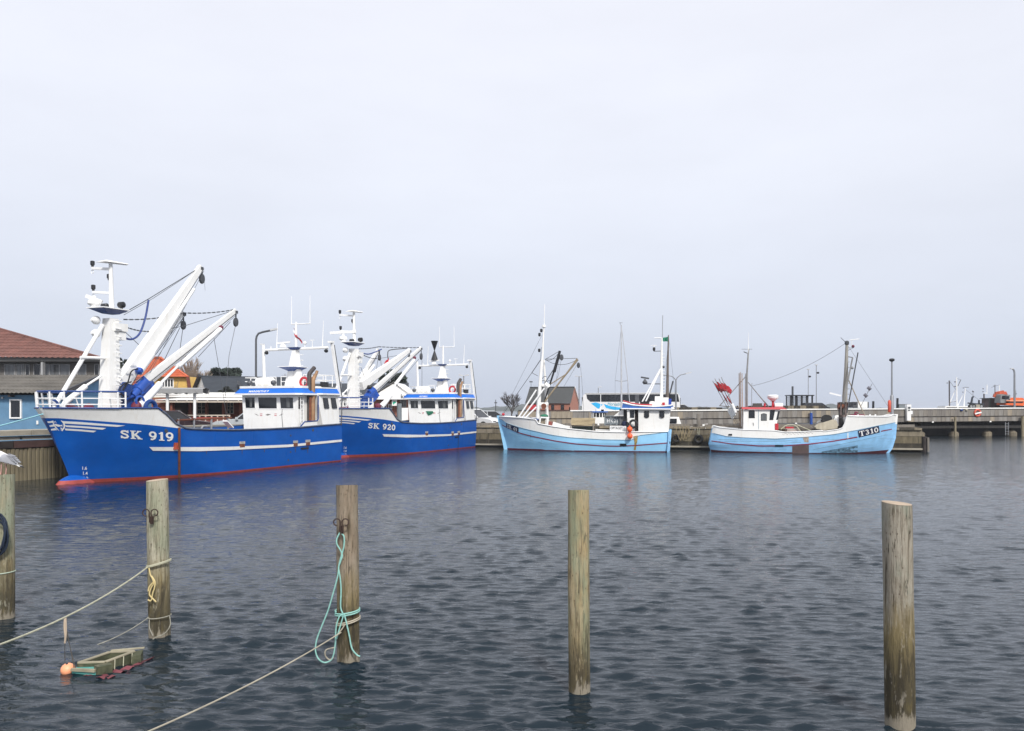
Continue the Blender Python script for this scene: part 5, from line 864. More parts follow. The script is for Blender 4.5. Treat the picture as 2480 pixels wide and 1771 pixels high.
# flagged marker buoys stowed on the stern of the T 310
flags = [((1789,1038),(1726,923),(1729,926),'leftmost'),((1792,1038),(1731,917),(1733,924),'second from left'),((1795,1040),(1741,917),(1744,927),'third from left'),((1797,1038),(1747,914),(1749,922),'rightmost')]
for i, (b_, tp_, fl_, nm) in enumerate(flags):
    t0_ = .2+.22*i; a = GC(*b_, t0_); b = GC(*tp_, t0_); r = on_boat(FC, 'marker_buoy', 'red flagged marker buoy, the %s of four leaning on the T 310 stern' % nm, 'marker buoy', a, 'flagged marker buoys on the stern'); d = b-a
    MB().tube([V((0,0,0)), d], .022, 6).build('pole', oldwood, r); fp = d*(.30+.03*i); MB().tube([fp-d.normalized()*.34, fp-d.normalized()*.3, fp+d.normalized()*.3, fp+d.normalized()*.34],[.05,.10,.10,.05],10).build('float', white2, r, True)
    mb = MB(); up_ = d.normalized(); out = (V((-.85,.1,-.45)) if i < 3 else V((-.75,.1,-.7)))*1.75; s0 = d*(.96-.02*i); 
    mb.grid([[s0-up_*(.62*j/3)+out*(.42*q/5)*(1-.18*j)+V((0,.04*math.sin(q*1.4+j),.03*math.sin(q*2.+j*1.3))) for q in range(6)] for j in range(4)]); mb.build('flag', crimson, r)
    mb = MB(); s0 = d*(.74-.015*i); 
    if i in (1, 2): mb.grid([[s0-up_*(.5*j/3)+V((-.55,.1,-.8))*(.55*q/4)+V((0,.04*math.sin(q*1.4+j),0)) for q in range(5)] for j in range(4)]); mb.build('pennant', crimson, r)
for i, (x, yt) in enumerate(((1790,904),(1793,902),(1797,904))):
    a = GC(x+1, 1038, .1+.1*i); b = GC(x, yt, .1+.1*i); r = on_boat(FC, 'wooden_pole', '%s of three bare wooden poles standing at the T 310 wheelhouse' % ('leftmost','middle','rightmost')[i], 'pole', a, 'bare poles on the stern'); MB().tube([V((0,0,0)), (b-a)], [.04,.028], 6).build('shaft', mat('tan_pole', (.33,.22,.14), .8, var=.25), r)
# ------------------------------------------------------------------ buildings behind the quays
GZ = 1.30
X_ = lambda px, D: (px-CX)/FPX*D
Z_ = lambda py, D: EYE+(HY-py)/FPX*D
def roof_sheet(p00, p01, p10, p11, nu, nv, amp, step=0.):
    """corrugated / tiled roof plane: p00-p01 along the eave, p10-p11 along the ridge"""
    p00, p01, p10, p11 = map(V, (p00, p01, p10, p11)); nrm = (p01-p00).cross(p10-p00).normalized()
    if nrm.z < 0: nrm = -nrm
    rows = []
    for j in range(nv+1):
        for half in ((0, 1) if step and j else (0,)):
            v = j/nv; r = []
            for i in range(nu+1):
                u = i/nu; p = p00.lerp(p01, u).lerp(p10.lerp(p11, u), v); r.append(p+nrm*(amp*(1 if i % 2 else -1)+(step if half == 1 or j == 0 else 0)))
            rows.append(r)
    return MB().grid(rows)
def window(root, px0, px1, py0, py1, D, frame=white2, pane=glass, mull=(), bars=(), fw=1.2, name='window'):
    """flat-on window: frame proud of the wall, pane set back, glazing bars"""
    x0, x1, z0, z1 = X_(px0,D), X_(px1,D), Z_(py1,D), Z_(py0,D); w_ = fw/FPX*D; o = root.location; y = D-o.y; x0 -= o.x; x1 -= o.x; z0 -= o.z; z1 -= o.z
    mb = MB().box(x0,x1,y-.05,y+.05,z0,z0+w_).box(x0,x1,y-.05,y+.05,z1-w_,z1).box(x0,x0+w_,y-.05,y+.05,z0+w_,z1-w_).box(x1-w_,x1,y-.05,y+.05,z0+w_,z1-w_)
    for m_ in mull: xm = x0+(x1-x0)*m_; mb.box(xm-w_/2,xm+w_/2,y-.048,y+.04,z0+w_,z1-w_)
    for b_ in bars: zm = z0+(z1-z0)*b_; mb.box(x0+w_,x1-w_,y-.045,y+.04,zm-w_/3,zm+w_/3)
    f = mb.build(name, frame, root); MB().box(x0+w_*.6,x1-w_*.6,y-.02,y+.01,z0+w_*.6,z1-w_*.6).build('pane', pane, f); return f
def wallpoly(root, pts, D, th, m_, name='wall', mb=None):
    o = root.location; return (mb or MB()).prism([(X_(x,D)-o.x, D-o.y, Z_(y,D)-o.z) for x, y in pts], (0,th,0)).build(name, m_, root)
def house(name, label, px, D): return thing(name, label, 'building', (X_(px,D), D, GZ))
brick = mat('red_brick', (.30,.125,.085), .9, var=.25, scale=5, stretch=(1,1,3), streak=(.2,.08,.06), samt=.5, bump=.3)
brick_d = mat('dark_brick', (.17,.055,.042), .9, var=.25, scale=4, bump=.2)
slate = mat('slate', (.042,.05,.062), .75, var=.2, scale=3, stretch=(.6,.6,4), bump=.2)
tile_o = mat('orange_tiles', (.50,.115,.045), .8, var=.22, scale=2.2, stretch=(1,1,2), bump=.3)
tile_b = mat('brown_red_tiles', (.185,.084,.068), .85, var=.28, scale=1.4, streak=(.14,.08,.065), samt=.5, sscale=(2,2,2), bump=.3)
# tall building with a hipped tile roof at the far left
D = 52; r = house('apartment_building', 'grey building with a brown-red hipped tile roof behind the blue shed', 60, D); o = r.location
L = lambda x, y, z: (x-o.x, y-o.y, z-o.z)
cr, cl = V((X_(247,51),51,Z_(868,51))), V((-47.5,51,Z_(861,51))); ap = V((-47,60,11.25))
roof_sheet(L(*cl), L(*cr), L(*ap), L(*(ap+V((.01,0,0)))), 110, 22, .028, .03).build('roof', tile_b, r)
n_ = 60; 
for i in range(n_): a = cr.lerp(ap, i/n_); b = cr.lerp(ap, (i+.9)/n_); MB().beam(L(*a), L(*b), .26, .16).build('ridge_tile', tile_b, r)
MB().add([L(cr.x,cr.y,cr.z),L(X_(236,69),69,cr.z),L(*ap)], [(0,1,2)]).build('roof', tile_b, r)
MB().box(-47-o.x, X_(245,D)-o.x, -.75, .1, Z_(877,D)-o.z, Z_(866.5,D)-o.z).build('fascia', mat('grey_boards', (.19,.185,.175), .8, var=.2, stretch=(.3,1,6)), r)
MB().prism([L(-47,D,GZ),L(X_(243,D),D,GZ),L(X_(238,66),66,GZ),L(-47,66,GZ)],(0,0,Z_(877,D)-GZ)).build('wall', mat('grey_brown_wall', (.135,.125,.115), .85, var=.2), r)
for x0, x1, p_, mu in ((11,37,glass2,()),(39,60,glass2,(.72,)),(62,73,glass,()),(82,99,glass,()),(101,170,glass2,(.28,.64)),(187,210,glass2,()),(229,240,glass,())): window(r, x0, x1, 882, 910, D, mat('grey_frame', (.34,.34,.34), .6), p_, mu, fw=1.6)
MB().beam((X_(-20,51)-o.x,-1.,Z_(910,51)-o.z),(X_(40,51)-o.x,-1.,Z_(911,51)-o.z),.06,.08).build('balcony_rail', steel, r)
for i in range(24): x = X_(-20+i*2.2,51)-o.x; MB().beam((x,-1.,Z_(930,51)-o.z),(x,-1.,Z_(911,51)-o.z),.03,.03).build('baluster', steel, r)
MB().box(X_(96.5,51)-o.x,X_(101,51)-o.x,-.9,-.6,0,Z_(877,51)-o.z).build('post', mat('grey_frame', (.34,.34,.34)), r)
# blue shed on the quay
r = thing('blue_shed', 'blue rendered shed with a mossy grey corrugated roof on the left quay', 'building', (-28, 36.5, GZ)); o = r.location
shed_blue = mat('blue_render', (.115,.235,.37), .9, var=.14, scale=2.2, streak=(.16,.28,.40), samt=.7, sscale=(.5,.5,2.5), bump=.15, bscale=10)
e0, e1 = V((-40,36.0,3.62)), V((-20.6,36.0,3.62)); g0, g1 = V((-40,41,4.66)), V((-21.4,41,4.66)); h1 = V((-22.2,46,3.62))
roof_sheet(L(*e0), L(*e1), L(*g0), L(*g1), 190, 6, .022, .02).build('roof', mat('eternit', (.125,.115,.10), .95, var=.3, scale=.9, streak=(.07,.065,.05), samt=.8, sscale=(1.2,1.2,2.2), bump=.3, bscale=14), r)
MB().add([L(*g0),L(*g1),L(*h1),L(-40,46,3.62)],[(0,1,2,3)]).build('roof', mat('eternit', (.2,.19,.165)), r)
MB().box(-40-o.x,-20.95-o.x,36.45-o.y,45.6-o.y,0,3.55-o.z).build('wall', shed_blue, r); MB().prism([L(-20.95,36.45,3.55),L(-21.55,41,4.52),L(-22.3,45.6,3.55)],(-.3,0,0)).build('gable', shed_blue, r)
MB().beam(L(-20.65,35.9,3.56),L(-21.45,41,4.60),.10,.24).beam(L(-21.45,41,4.60),L(-22.2,46,3.56),.10,.24).build('barge_board', black, r)
for x in [(-40+i*1.2) for i in range(16)]: MB().box(x-o.x,x+.1-o.x,36.1-o.y,36.44-o.y,3.46-o.z,3.54-o.z).build('rafter_end', darkwood, r)
window(r, 24, 53, 967, 1014, 36.42, white2, glass, (), fw=3.2, name='door_window'); MB().box(X_(3,36.4)-o.x,X_(8,36.4)-o.x,-.12,-.02,Z_(966,36.4)-o.z,Z_(961,36.4)-o.z).build('lamp', steel, r); MB().box(X_(88,36.4)-o.x,X_(92,36.4)-o.x,-.1,-.02,Z_(1028,36.4)-o.z,Z_(1019,36.4)-o.z).build('meter_box', white, r)
MB().box(X_(243,39)-o.x,X_(247,39)-o.x,39-o.y,39.2-o.y,Z_(935,39)-o.z,Z_(927,39)-o.z).build('sign_plate', orange_m, r)
# yellow house with an orange half-hipped roof
D = 80; r = house('yellow_house', 'yellow house with an orange half-hipped tile roof behind the crane', 410, D); o = r.location
wallpoly(r, [(376,912),(453,912),(459,952),(459,1029),(352,1029),(352,952)], D, 9, mat('yellow_render', (.66,.43,.12), .85, var=.1, bump=.05))
A = V((X_(388,84),84,Z_(866,84))); Bk = V((X_(345,96),96,Z_(866,96)))
roof_sheet(L(X_(373,79.5),79.5,Z_(913,79.5)), L(X_(455,79.5),79.5,Z_(913,79.5)), L(*A), L(*(A+V((.02,0,0)))), 40, 10, .02, .03).build('roof', tile_o, r)
lk = V((X_(373,79.6),79.6,Z_(913,79.6))); lb = V((X_(296,94),94,Z_(913,94))); roof_sheet(L(*lk), L(*lb), L(*A), L(*Bk), 60, 10, .02, .03).build('roof', tile_o, r)
rk = V((X_(455,79.6),79.6,Z_(913,79.6))); rb_ = V((X_(440,94),94,Z_(913,94))); roof_sheet(L(*rk), L(*rb_), L(*A), L(*Bk), 30, 6, .02).build('roof', tile_o, r)
l2 = V((X_(350,79.7),79.7,Z_(955,79.7))); l3 = V((X_(282,94),94,Z_(952,94))); roof_sheet(L(*l2), L(*l3), L(*lk), L(*lb), 60, 6, .02, .03).build('roof', mat('red_brown_tiles', (.33,.085,.045), .85, var=.2), r)
r2 = V((X_(461,79.7),79.7,Z_(955,79.7))); MB().beam(L(*lk), L(*l2), .16, .3).beam(L(*rk), L(*r2), .16, .3).build('barge_board', brick_d, r); MB().beam(L(*A), L(*Bk), .3, .2).beam(L(*A), L(*rk), .25, .15).build('ridge_tile', tile_o, r)
window(r, 393, 421, 917, 939, D-.05, white2, glass, (.22,.47,.72), fw=2.2)
MB().box(X_(358,88)-o.x,X_(362,88)-o.x,8,8.7,Z_(870,88)-o.z,Z_(862,88)-o.z).build('chimney', brick, r)
# slate-roofed houses
D = 78; r = house('slate_house', 'house with a long slate roof and a white gable left of the first wheelhouse', 540, D); o = r.location
ga, gl, gr = V((X_(486,79),79,Z_(911,79))), V((X_(470,80.5),80.5,Z_(956,80.5))), V((X_(505,77),77,Z_(953,77)))
MB().prism([L(*gl),L(*gr),L(*ga)],(.2,.2,0)).build('gable', white, r); MB().box(X_(490,D)-o.x,X_(700,D)-o.x,.6,7,0,Z_(953,D)-o.z).build('wall', white, r)
roof_sheet(L(gr.x-.1,gr.y-.3,gr.z-.05), L(X_(720,76),76,Z_(953,76)), L(*ga), L(X_(720,80),80,Z_(916,80)), 2, 14, .0, .02).build('roof', slate, r); MB().beam(L(gl.x-.15,gl.y-.2,gl.z),L(ga.x,ga.y-.3,ga.z+.05),.25,.35).build('barge_board', black, r); MB().beam(L(*ga),L(X_(720,80),80,Z_(916,80)),.25,.12).build('ridge_tile', slate, r); MB().box(X_(483,78)-o.x,X_(492,78)-o.x,.2,.5,Z_(942,78)-o.z,Z_(939,78)-o.z).build('vent', black, r)
MB().prism([L(X_(570,77),77.5,Z_(922,77)),L(X_(592,77),76.4,Z_(940,77)),L(X_(578,77),76.6,Z_(930,77))],(0,.6,0)).build('dormer', black, r)
r = house('slate_outbuilding', 'small slate-roofed outbuilding between the yellow house and the white gable', 468, 90); o = r.location
MB().box(X_(455,90)-o.x,X_(492,90)-o.x,.3,6,0,Z_(944,90)-o.z).build('wall', white, r); roof_sheet(L(X_(453,90),90,Z_(945,90)), L(X_(495,90),90,Z_(945,90)), L(X_(455,93),93,Z_(914,93)), L(X_(495,93),93,Z_(914,93)), 2, 10, 0, .02).build('roof', slate, r)
r = house('slate_roofed_hall', 'long low hall with a slate roof behind the crane of the second blue trawler', 840, 92); o = r.location
MB().box(X_(716,92)-o.x,X_(985,92)-o.x,.5,9,0,Z_(957,92)-o.z).build('wall', white, r); roof_sheet(L(X_(714,92),92,Z_(957,92)), L(X_(990,92),92,Z_(957,92)), L(X_(714,97),97,Z_(930,97)), L(X_(990,97),97,Z_(928,97)), 2, 12, 0, .02).build('roof', slate, r); MB().box(X_(714,92)-o.x,X_(990,92)-o.x,-.1,.0,Z_(962,92)-o.z,Z_(956.5,92)-o.z).build('fascia', white, r)
for i in range(6): window(r, 722+i*22, 734+i*22, 970, 985, 92.4, white2, glass, (.5,))
# restaurant with a white flat roof, awning and red brick front
D = 62; r = house('harbour_restaurant', 'low red brick restaurant with white flat roof and a long white awning', 480, D); o = r.location
MB().box(X_(340,D)-o.x,X_(640,D)-o.x,0,8,0,Z_(964,D)-o.z).build('wall', brick_d, r)
MB().box(X_(372,D)-o.x,X_(640,D)-o.x,-1.0,7.8,Z_(963,D)-o.z,Z_(951.5,D)-o.z).build('roof', white, r); MB().box(X_(372,D)-o.x,X_(640,D)-o.x,-1.03,-1.0,Z_(957.6,D)-o.z,Z_(957,D)-o.z).build('roof_seam', steel, r)
x0, x1 = X_(411,D)-o.x, X_(640,D)-o.x; MB().hexa([(x0,-2.6,Z_(969.5,59.5)-o.z),(x1,-2.6,Z_(969.5,59.5)-o.z),(x1,-.05,Z_(963.5,D)-o.z),(x0+2,-.05,Z_(963.5,D)-o.z),(x0,-2.6,Z_(968,59.5)-o.z),(x1,-2.6,Z_(968,59.5)-o.z),(x1,-.05,Z_(962,D)-o.z),(x0+2,-.05,Z_(962,D)-o.z)]).build('awning', white, r)
MB().beam((x0,-2.6,Z_(973.5,59.5)-o.z),(x1,-2.6,Z_(973.5,59.5)-o.z),.08,.10).build('awning_rail', mat('cream_paint', (.55,.48,.40), .6), r)
for i in range(9): x = x0+.1+i*.78; MB().beam((x,-2.6,Z_(973,59.5)-o.z),(x,-2.6,Z_(969,59.5)-o.z),.16,.06).build('bracket', mat('cream_paint', (.55,.48,.40)), r); 
for px in (416,462,500,541,582): MB().box(X_(px,D)-o.x,X_(px+5,D)-o.x,-.3,.02,0,Z_(969,D)-o.z).build('pillar', mat('dusty_brick', (.27,.10,.07), .9, var=.2), r)
for x0_, x1_ in ((478,500),(550,566)): window(r, x0_, x1_, 975, 1002, D-.05, mat('cream_paint', (.55,.48,.40)), glass, (.48,), (.33,.66), fw=1.0)
for x0_, x1_ in ((424,455),(506,538)): MB().box(X_(x0_,D)-o.x,X_(x1_,D)-o.x,-.04,.02,.1,Z_(974,D)-o.z).build('opening', mat('interior_shade', (.03,.022,.02)), r)  # dark slabs on the wall, coloured as the unlit interior
MB().box(X_(344,60)-o.x,X_(404,60)-o.x,-2,-1.6,0,Z_(964,60)-o.z).build('side_wall', mat('dusty_brick', (.27,.10,.07)), r)
fx0, fx1 = X_(455,55)-o.x, X_(556,55)-o.x; 
for zz, m_ in ((1012,crimson),(1006,mat('cream_paint', (.55,.48,.40)))): MB().box(fx0,fx1,-7.06,-6.98,Z_(zz+1.5,55)-o.z,Z_(zz-1.2,55)-o.z).build('terrace_rail', mat('terrace_red', (.36,.05,.04), .6) if zz > 1010 else m_, r)
for i in range(8): x = fx0+(fx1-fx0)*i/7; MB().box(x-.04,x+.04,-7.05,-6.97,0,Z_(1005,55)-o.z).build('terrace_post', mat('cream_paint', (.55,.48,.40)), r)
MB().box(fx0,fx1,-7.03,-7.0,.05,Z_(1011,55)-o.z).build('terrace_panel', brick_d, r)
r = thing('market_canopy', 'grey fabric canopy on two white poles in front of the restaurant', 'canopy', (X_(440,54), 54, GZ)); o = r.location
cz = lambda py: Z_(py,54)-o.z; x0, x1 = X_(372,54)-o.x, X_(500,54)-o.x
MB().grid([[(x0+(x1-x0)*i/16, y, z+(.04*math.sin(i*1.9)+.02*math.sin(i*4.1) if lowr else 0)) for i in range(17)] for y, z, lowr in ((-.6,cz(953.5),1),(-.62,cz(943),0),(-.1,cz(939.5),0),(.5,cz(943),0),(.5,cz(953),1))]).build('fabric', mat('grey_fabric', (.30,.30,.30), .8, var=.15, scale=2), r, True)
for px in (407,473): MB().tube([(X_(px,54)-o.x,-.1,0),(X_(px,54)-o.x,-.1,cz(945))],.10,10).build('pole', white2, r)
# white gabled kiosk building with red brick
D = 76; r = house('white_gabled_building', 'red brick harbour building with a big white gable roof behind the second trawler', 945, D); o = r.location
MB().box(X_(905,D)-o.x,X_(1060,D)-o.x,0,7,0,Z_(960,D)-o.z).build('wall', brick, r)
gp_ = [(905,956),(957,927),(1000,957),(1000,962),(905,966)]; wallpoly(r, [(908,957),(957,927),(992,953),(992,962),(908,962)], D-.9, .5, white, 'gable'); pk = V((X_(957,D),D-1.1,Z_(926,D)))
for px, py in ((903,959),(1001,959)): q = V((X_(px,D),D-1.1,Z_(py,D))); MB().add([L(*pk),L(*q),L(q.x,q.y+8,q.z),L(pk.x,pk.y+8,pk.z)],[(0,1,2,3)]).build('roof', white, r)
MB().box(X_(955,D)-o.x,X_(1060,D)-o.x,-1.3,-1.0,Z_(968,D)-o.z,Z_(954,D)-o.z).build('sign_board', white2, r); mb = MB(); plane_text(mb, 'kr', (X_(971,D-1.3)-o.x,-1.31,Z_(965.5,D-1.3)-o.z), (1,0,0), (0,0,1), .42); mb.build('lettering', black, r)
MB().box(X_(905,D)-o.x,X_(958,D)-o.x,-1.2,-.9,Z_(968,D)-o.z,Z_(962,D)-o.z).build('fascia', white2, r)
MB().box(X_(953,D)-o.x,X_(965,D)-o.x,-1.,-.95,Z_(983,D)-o.z,Z_(966.5,D)-o.z).build('poster', white2, r); MB().poly([(X_(x,D)-o.x,-1.005,Z_(y,D)-o.z) for x, y in ((955,974),(958,972),(962,973),(963,976),(959,978),(957,981),(955,978))]).build('poster_emblem', mat('emerald', (.03,.42,.26), .5), r)
MB().box(X_(931,D)-o.x,X_(939,D)-o.x,-.3,-.25,Z_(976,D)-o.z,Z_(966,D)-o.z).build('poster', mat('poster_blue', (.02,.12,.42), .5), r)
for x0_, x1_ in ((925,936),(940,950)): window(r, x0_, x1_, 979, 991, D-.1, white2, glass, (.5,), fw=1.4)
window(r, 969, 984, 969, 986, D-.1, steel, glass2, (.6,), fw=.8); MB().box(X_(968,D)-o.x,X_(992,D)-o.x,-1.2,-.6,0,Z_(988,D)-o.z).build('counter', white2, r)
# brick house by the breakwater
D = 118; r = house('brick_house', 'red brick house with a steep dark slate roof behind the timber wall', 1335, D); o = r.location
MB().box(X_(1275,D)-o.x,X_(1380,D)-o.x,0,6,0,Z_(977,D)-o.z).build('wall', brick, r); e0, e1 = V((X_(1271,D),D-.3,Z_(978,D))), V((X_(1382,D),D-.3,Z_(977,D))); k0, k1 = V((X_(1283,D+3),D+3,Z_(938.5,D+3))), V((X_(1391.5,D+3),D+3,Z_(937.5,D+3)))
roof_sheet(L(*e0), L(*e1), L(*k0), L(*k1), 2, 16, 0, .02).build('roof', mat('dark_slate', (.065,.068,.068), .8, var=.18, scale=3, stretch=(.5,.5,4)), r); MB().beam(L(*k0),L(*k1),.3,.15).build('ridge_tile', black, r)
pale_brick = mat('sunlit_brick', (.40,.185,.135), .9, var=.15, scale=5); bc = V((X_(1402,D+6.2),D+6.2,Z_(980,D+6.2)))  # gable brick coloured lighter than the wall brick, as the sunlit side
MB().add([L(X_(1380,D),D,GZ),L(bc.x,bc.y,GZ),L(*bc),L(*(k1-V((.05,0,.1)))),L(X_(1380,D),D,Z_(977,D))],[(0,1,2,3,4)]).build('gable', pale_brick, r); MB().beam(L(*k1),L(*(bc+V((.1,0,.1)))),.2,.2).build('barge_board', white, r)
for x0_, x1_ in ((1335,1342),(1358.5,1366)): window(r, x0_, x1_, 980.5, 992, D-.05, black, glass, (.5,), (.5,), fw=.7)
MB().box(X_(1284,D)-o.x,X_(1300,D)-o.x,-.1,.0,0,Z_(980,D)-o.z).build('door', crimson, r); MB().tube([L(k0.x+.2,k0.y,k0.z),L(k0.x+.2,k0.y,k0.z+.8)],.03,5).box(k0.x-o.x-.05,k0.x-o.x+.45,k0.y-o.y-.1,k0.y-o.y+.1,k0.z-o.z+.78,k0.z-o.z+.95).build('roof_vane', dsteel, r)

# ------------------------------------------------------------------ trees and bushes
bark = mat('bark', (.10,.082,.066), .95, var=.3)
def bare_tree(name, label, px, D, top, wpx, seed, spread=.5, levels=5, m_=None, lean=0., twig=.02, kids=4, base=GZ, up=.15):
    R = random.Random(seed); H = Z_(top,D)-base; r = thing(name, label, 'tree', (X_(px,D), D, base)); tr_, cr_ = MB(), MB(); wmax = wpx/FPX*D/2
    def grow(p, d, l, rad, lv):
        q = p+d*l; (tr_ if lv <= 1 else cr_).tube([p, (p+q)/2+V((R.uniform(-.05,.05)*l,R.uniform(-.05,.05)*l,0)), q], [rad, rad*.85, rad*.65], 5 if lv < 2 else 3, cap=False)
        if lv >= levels: return
        for i in range(kids if lv else kids+2):
            a = R.uniform(0, 6.28); s = spread*R.uniform(.5,1.25); nd_ = (d+V((math.cos(a)*s, math.sin(a)*s, up*R.uniform(.3,1.3)))+V((lean*.3,0,0))).normalized(); f = R.uniform(.55,1.0)
            grow(p.lerp(q, R.uniform(.55,1.)), nd_, l*R.uniform(.55,.78), max(twig*.5, rad*.55), lv+1)
    grow(V((0,0,-.1)), V((lean*.1,0,1)).normalized(), H*.30, max(.08,H*.022), 0)
    xs = [abs(v[0]) for v in cr_.v]; zs = [v[2] for v in cr_.v]; sx = wmax/max(xs); sz = H/max(zs)
    for m2 in (tr_, cr_): m2.v = [(v[0]*sx, v[1]*sx, v[2]*sz) for v in m2.v]
    tr_.build('trunk', m_ or bark, r); cr_.build('crown', m_ or bark, r); return r
def leafy(name, label, px, D, top, bot, wpx, seed, col, n=1600, base=GZ, leaf=.22, clumps=16):
    R = random.Random(seed); r = thing(name, label, 'tree' if top < bot-20 else 'bush', (X_(px,D), D, base)); zt, zb = Z_(top,D)-base, Z_(bot,D)-base; w_ = wpx/FPX*D/2; mb = MB()
    C_ = [(R.uniform(-1,1)*w_*.8, R.uniform(-1,1)*w_*.5, zb+(zt-zb)*R.uniform(.15,.85)) for _ in range(clumps)]
    for i in range(n):
        c = C_[i % clumps]; v = V((R.gauss(0,1),R.gauss(0,1),R.gauss(0,1))).normalized()*R.uniform(.4,1)**.5; f = (1-abs(c[0])/w_*.5); p = V(c)+V((v.x*w_*.30*f, v.y*w_*.3*f, v.z*(zt-zb)*.20*f)); s = leaf*R.uniform(.6,1.3); a = V((R.gauss(0,1),R.gauss(0,1),R.gauss(0,1))).normalized(); b = a.orthogonal().normalized(); mb.add([p+a*s, p+b*s*.6, p-a*s, p-b*s*.6], [(0,1,2,3)])
    mb.build('crown', mat(name+'_leaf_%d' % seed, col, .8, var=.45, scale=1.2), r); MB().tube([(0,0,-.1),(0,0,zt*.6)], [w_*.09+.06,.05], 6).build('trunk', bark, r)
    for c in C_[::3]: MB().tube([(0,0,max(.1,zb*.7)),(c[0]*.8,c[1]*.8,c[2])], [.09,.03], 4).build('branch', bark, r)
    return r
bare_tree('willow_tree', 'tall bare pale-brown tree behind the yellow house', 468, 96, 851, 82, 5, .30, 5, mat('pale_twigs', (.235,.19,.15), .95, var=.25), kids=4, up=.5)
bare_tree('bare_tree', 'bare winter tree behind the mast of the first wheelhouse', 712, 98, 903, 78, 11, .55, 4, kids=5)
bare_tree('bare_tree', 'wind-shaped bare tree left of the brick house', 1240, 110, 947, 62, 21, .62, 4, mat('dark_twigs', (.075,.065,.065), .95), lean=-.15, kids=5)
pine = (.022,.035,.026)
leafy('pine_tree', 'dark pine crown above the slate roof of the white-gabled house', 548, 100, 892, 916, 98, 3, pine, 2200, leaf=.28)
leafy('pine_tree', 'dark pine behind the white-gabled brick building', 948, 98, 896, 950, 74, 8, pine, 2400, leaf=.28, clumps=20)
leafy('pine_tree', 'small dark pine tip showing right of the first crane mast', 296, 90, 864, 905, 22, 13, pine, 600, leaf=.2, clumps=8)
leafy('garden_bush', 'olive-brown bush at the corner of the yellow house', 316, 70, 914, 942, 22, 17, (.06,.055,.03), 900, leaf=.14, clumps=8)
leafy('garden_bush', 'dark shrub against the slate roof left of the first wheelhouse', 549, 73, 939, 956, 42, 19, (.03,.036,.028), 900, leaf=.16, clumps=8)
bare_tree('climbing_shrub', 'thin bare climber on the wall of the yellow house', 428, 79, 914, 20, 31, .4, 4, mat('pale_twigs', (.235,.19,.15)), kids=3)

# ------------------------------------------------------------------ vehicles
tyre_m = rubber
def car(label, loc, rz, col, kind='hatch', name='parked_car', group=None):
    r = thing(name, label, 'car', loc, rz, group); Lh, Wd, Ht = {'hatch': (4.2,1.75,1.5),'suv': (4.6,1.85,1.66),'pickup': (5.2,1.85,1.75),'sedan': (4.5,1.78,1.43)}[kind]; hl = Lh/2; b = .42*Ht
    prof = [(-hl,.32),(-hl-.02,.55),(-hl+.05,b+.22),(-hl+.25,b+.28),(hl-1.25,b+.26),(hl-.2,b+.10),(hl,b-.02),(hl+.03,.5),(hl-.02,.30)]
    mb = MB(); w0 = Wd/2
    for sgn in (1,): mb.prism([(x,-w0,z) for x, z in prof],(0,Wd,0))
    body = mb.build('body', mat('car_paint_'+name+str(len(MATS)), col, .25, .1, var=.04), r); bm_ = b+.24
    cab = {'hatch': (-hl+.1,-hl+.55,hl-2.15,hl-1.3),'suv': (-hl+.08,-hl+.40,hl-2.2,hl-1.4),'pickup': (-.9,-.75,.6,1.35),'sedan': (-hl+.55,-hl+1.3,hl-2.1,hl-1.2)}[kind]; wt = w0*.78
    MB().hexa([(cab[0],-w0*.95,bm_),(cab[3],-w0*.95,bm_),(cab[3],w0*.95,bm_),(cab[0],w0*.95,bm_),(cab[1],-wt,Ht-.06),(cab[2],-wt,Ht-.06),(cab[2],wt,Ht-.06),(cab[1],wt,Ht-.06)]).build('window', glass, r)
    MB().hexa([(cab[1]-.05,-wt*1.02,Ht-.07),(cab[2]+.05,-wt*1.02,Ht-.07),(cab[2]+.05,wt*1.02,Ht-.07),(cab[1]-.05,wt*1.02,Ht-.07),(cab[1]+.1,-wt*.9,Ht),(cab[2]-.12,-wt*.9,Ht),(cab[2]-.12,wt*.9,Ht),(cab[1]+.1,wt*.9,Ht)]).build('roof', body.data.materials[0], r)
    for s in (-1,1):
        for a, c in ((cab[0],cab[1]),((cab[0]*.55+cab[3]*.45),(cab[1]*.52+cab[2]*.48)),(cab[3],cab[2])): MB().beam((a,s*w0*.955,bm_),(c,s*wt*1.01,Ht-.06),.09,.03).build('pillar', body.data.materials[0], r)
        MB().box(cab[3]-.15,cab[3],s*w0*.97-(0 if s > 0 else .18),s*w0*.97+(.18 if s > 0 else 0),bm_,bm_+.14).build('mirror', body.data.materials[0], r)
        for x in (-hl+.8, hl-.85):
            w_ = MB().lathe((x,s*(w0-.09),.33),[(.2,-.11),(.33,-.1),(.33,.1),(.2,.11)],16,'y').build('wheel', tyre_m, r); MB().lathe((x,s*(w0-.09),.33),[(.05,-.118),(.2,-.115),(.2,.115),(.05,.118)],12,'y').build('rim', steel, w_)
        MB().box(hl-.12,hl+.015,s*w0*.62-.2,s*w0*.62+.2,b-.12,b+.0).build('headlight', glass2, r); MB().box(-hl-.03,-hl+.1,s*w0*.75-.12,s*w0*.75+.12,b,b+.2).build('tail_light', crimson, r)
    MB().box(hl-.05,hl+.035,-.45,.45,b-.28,b-.1).build('grille', black, r); MB().box(hl-.1,hl+.05,-w0*.9,w0*.9,.25,.38).build('bumper', black, r); return r
car('dark maroon estate car parked behind the fore part of the nearest trawler', (X_(438,50),50,GZ), math.radians(18), (.035,.02,.025), 'hatch')
car('pale grey car half hidden by the first wheelhouse', (X_(606,50),50,GZ), math.radians(200), (.45,.48,.50), 'suv')
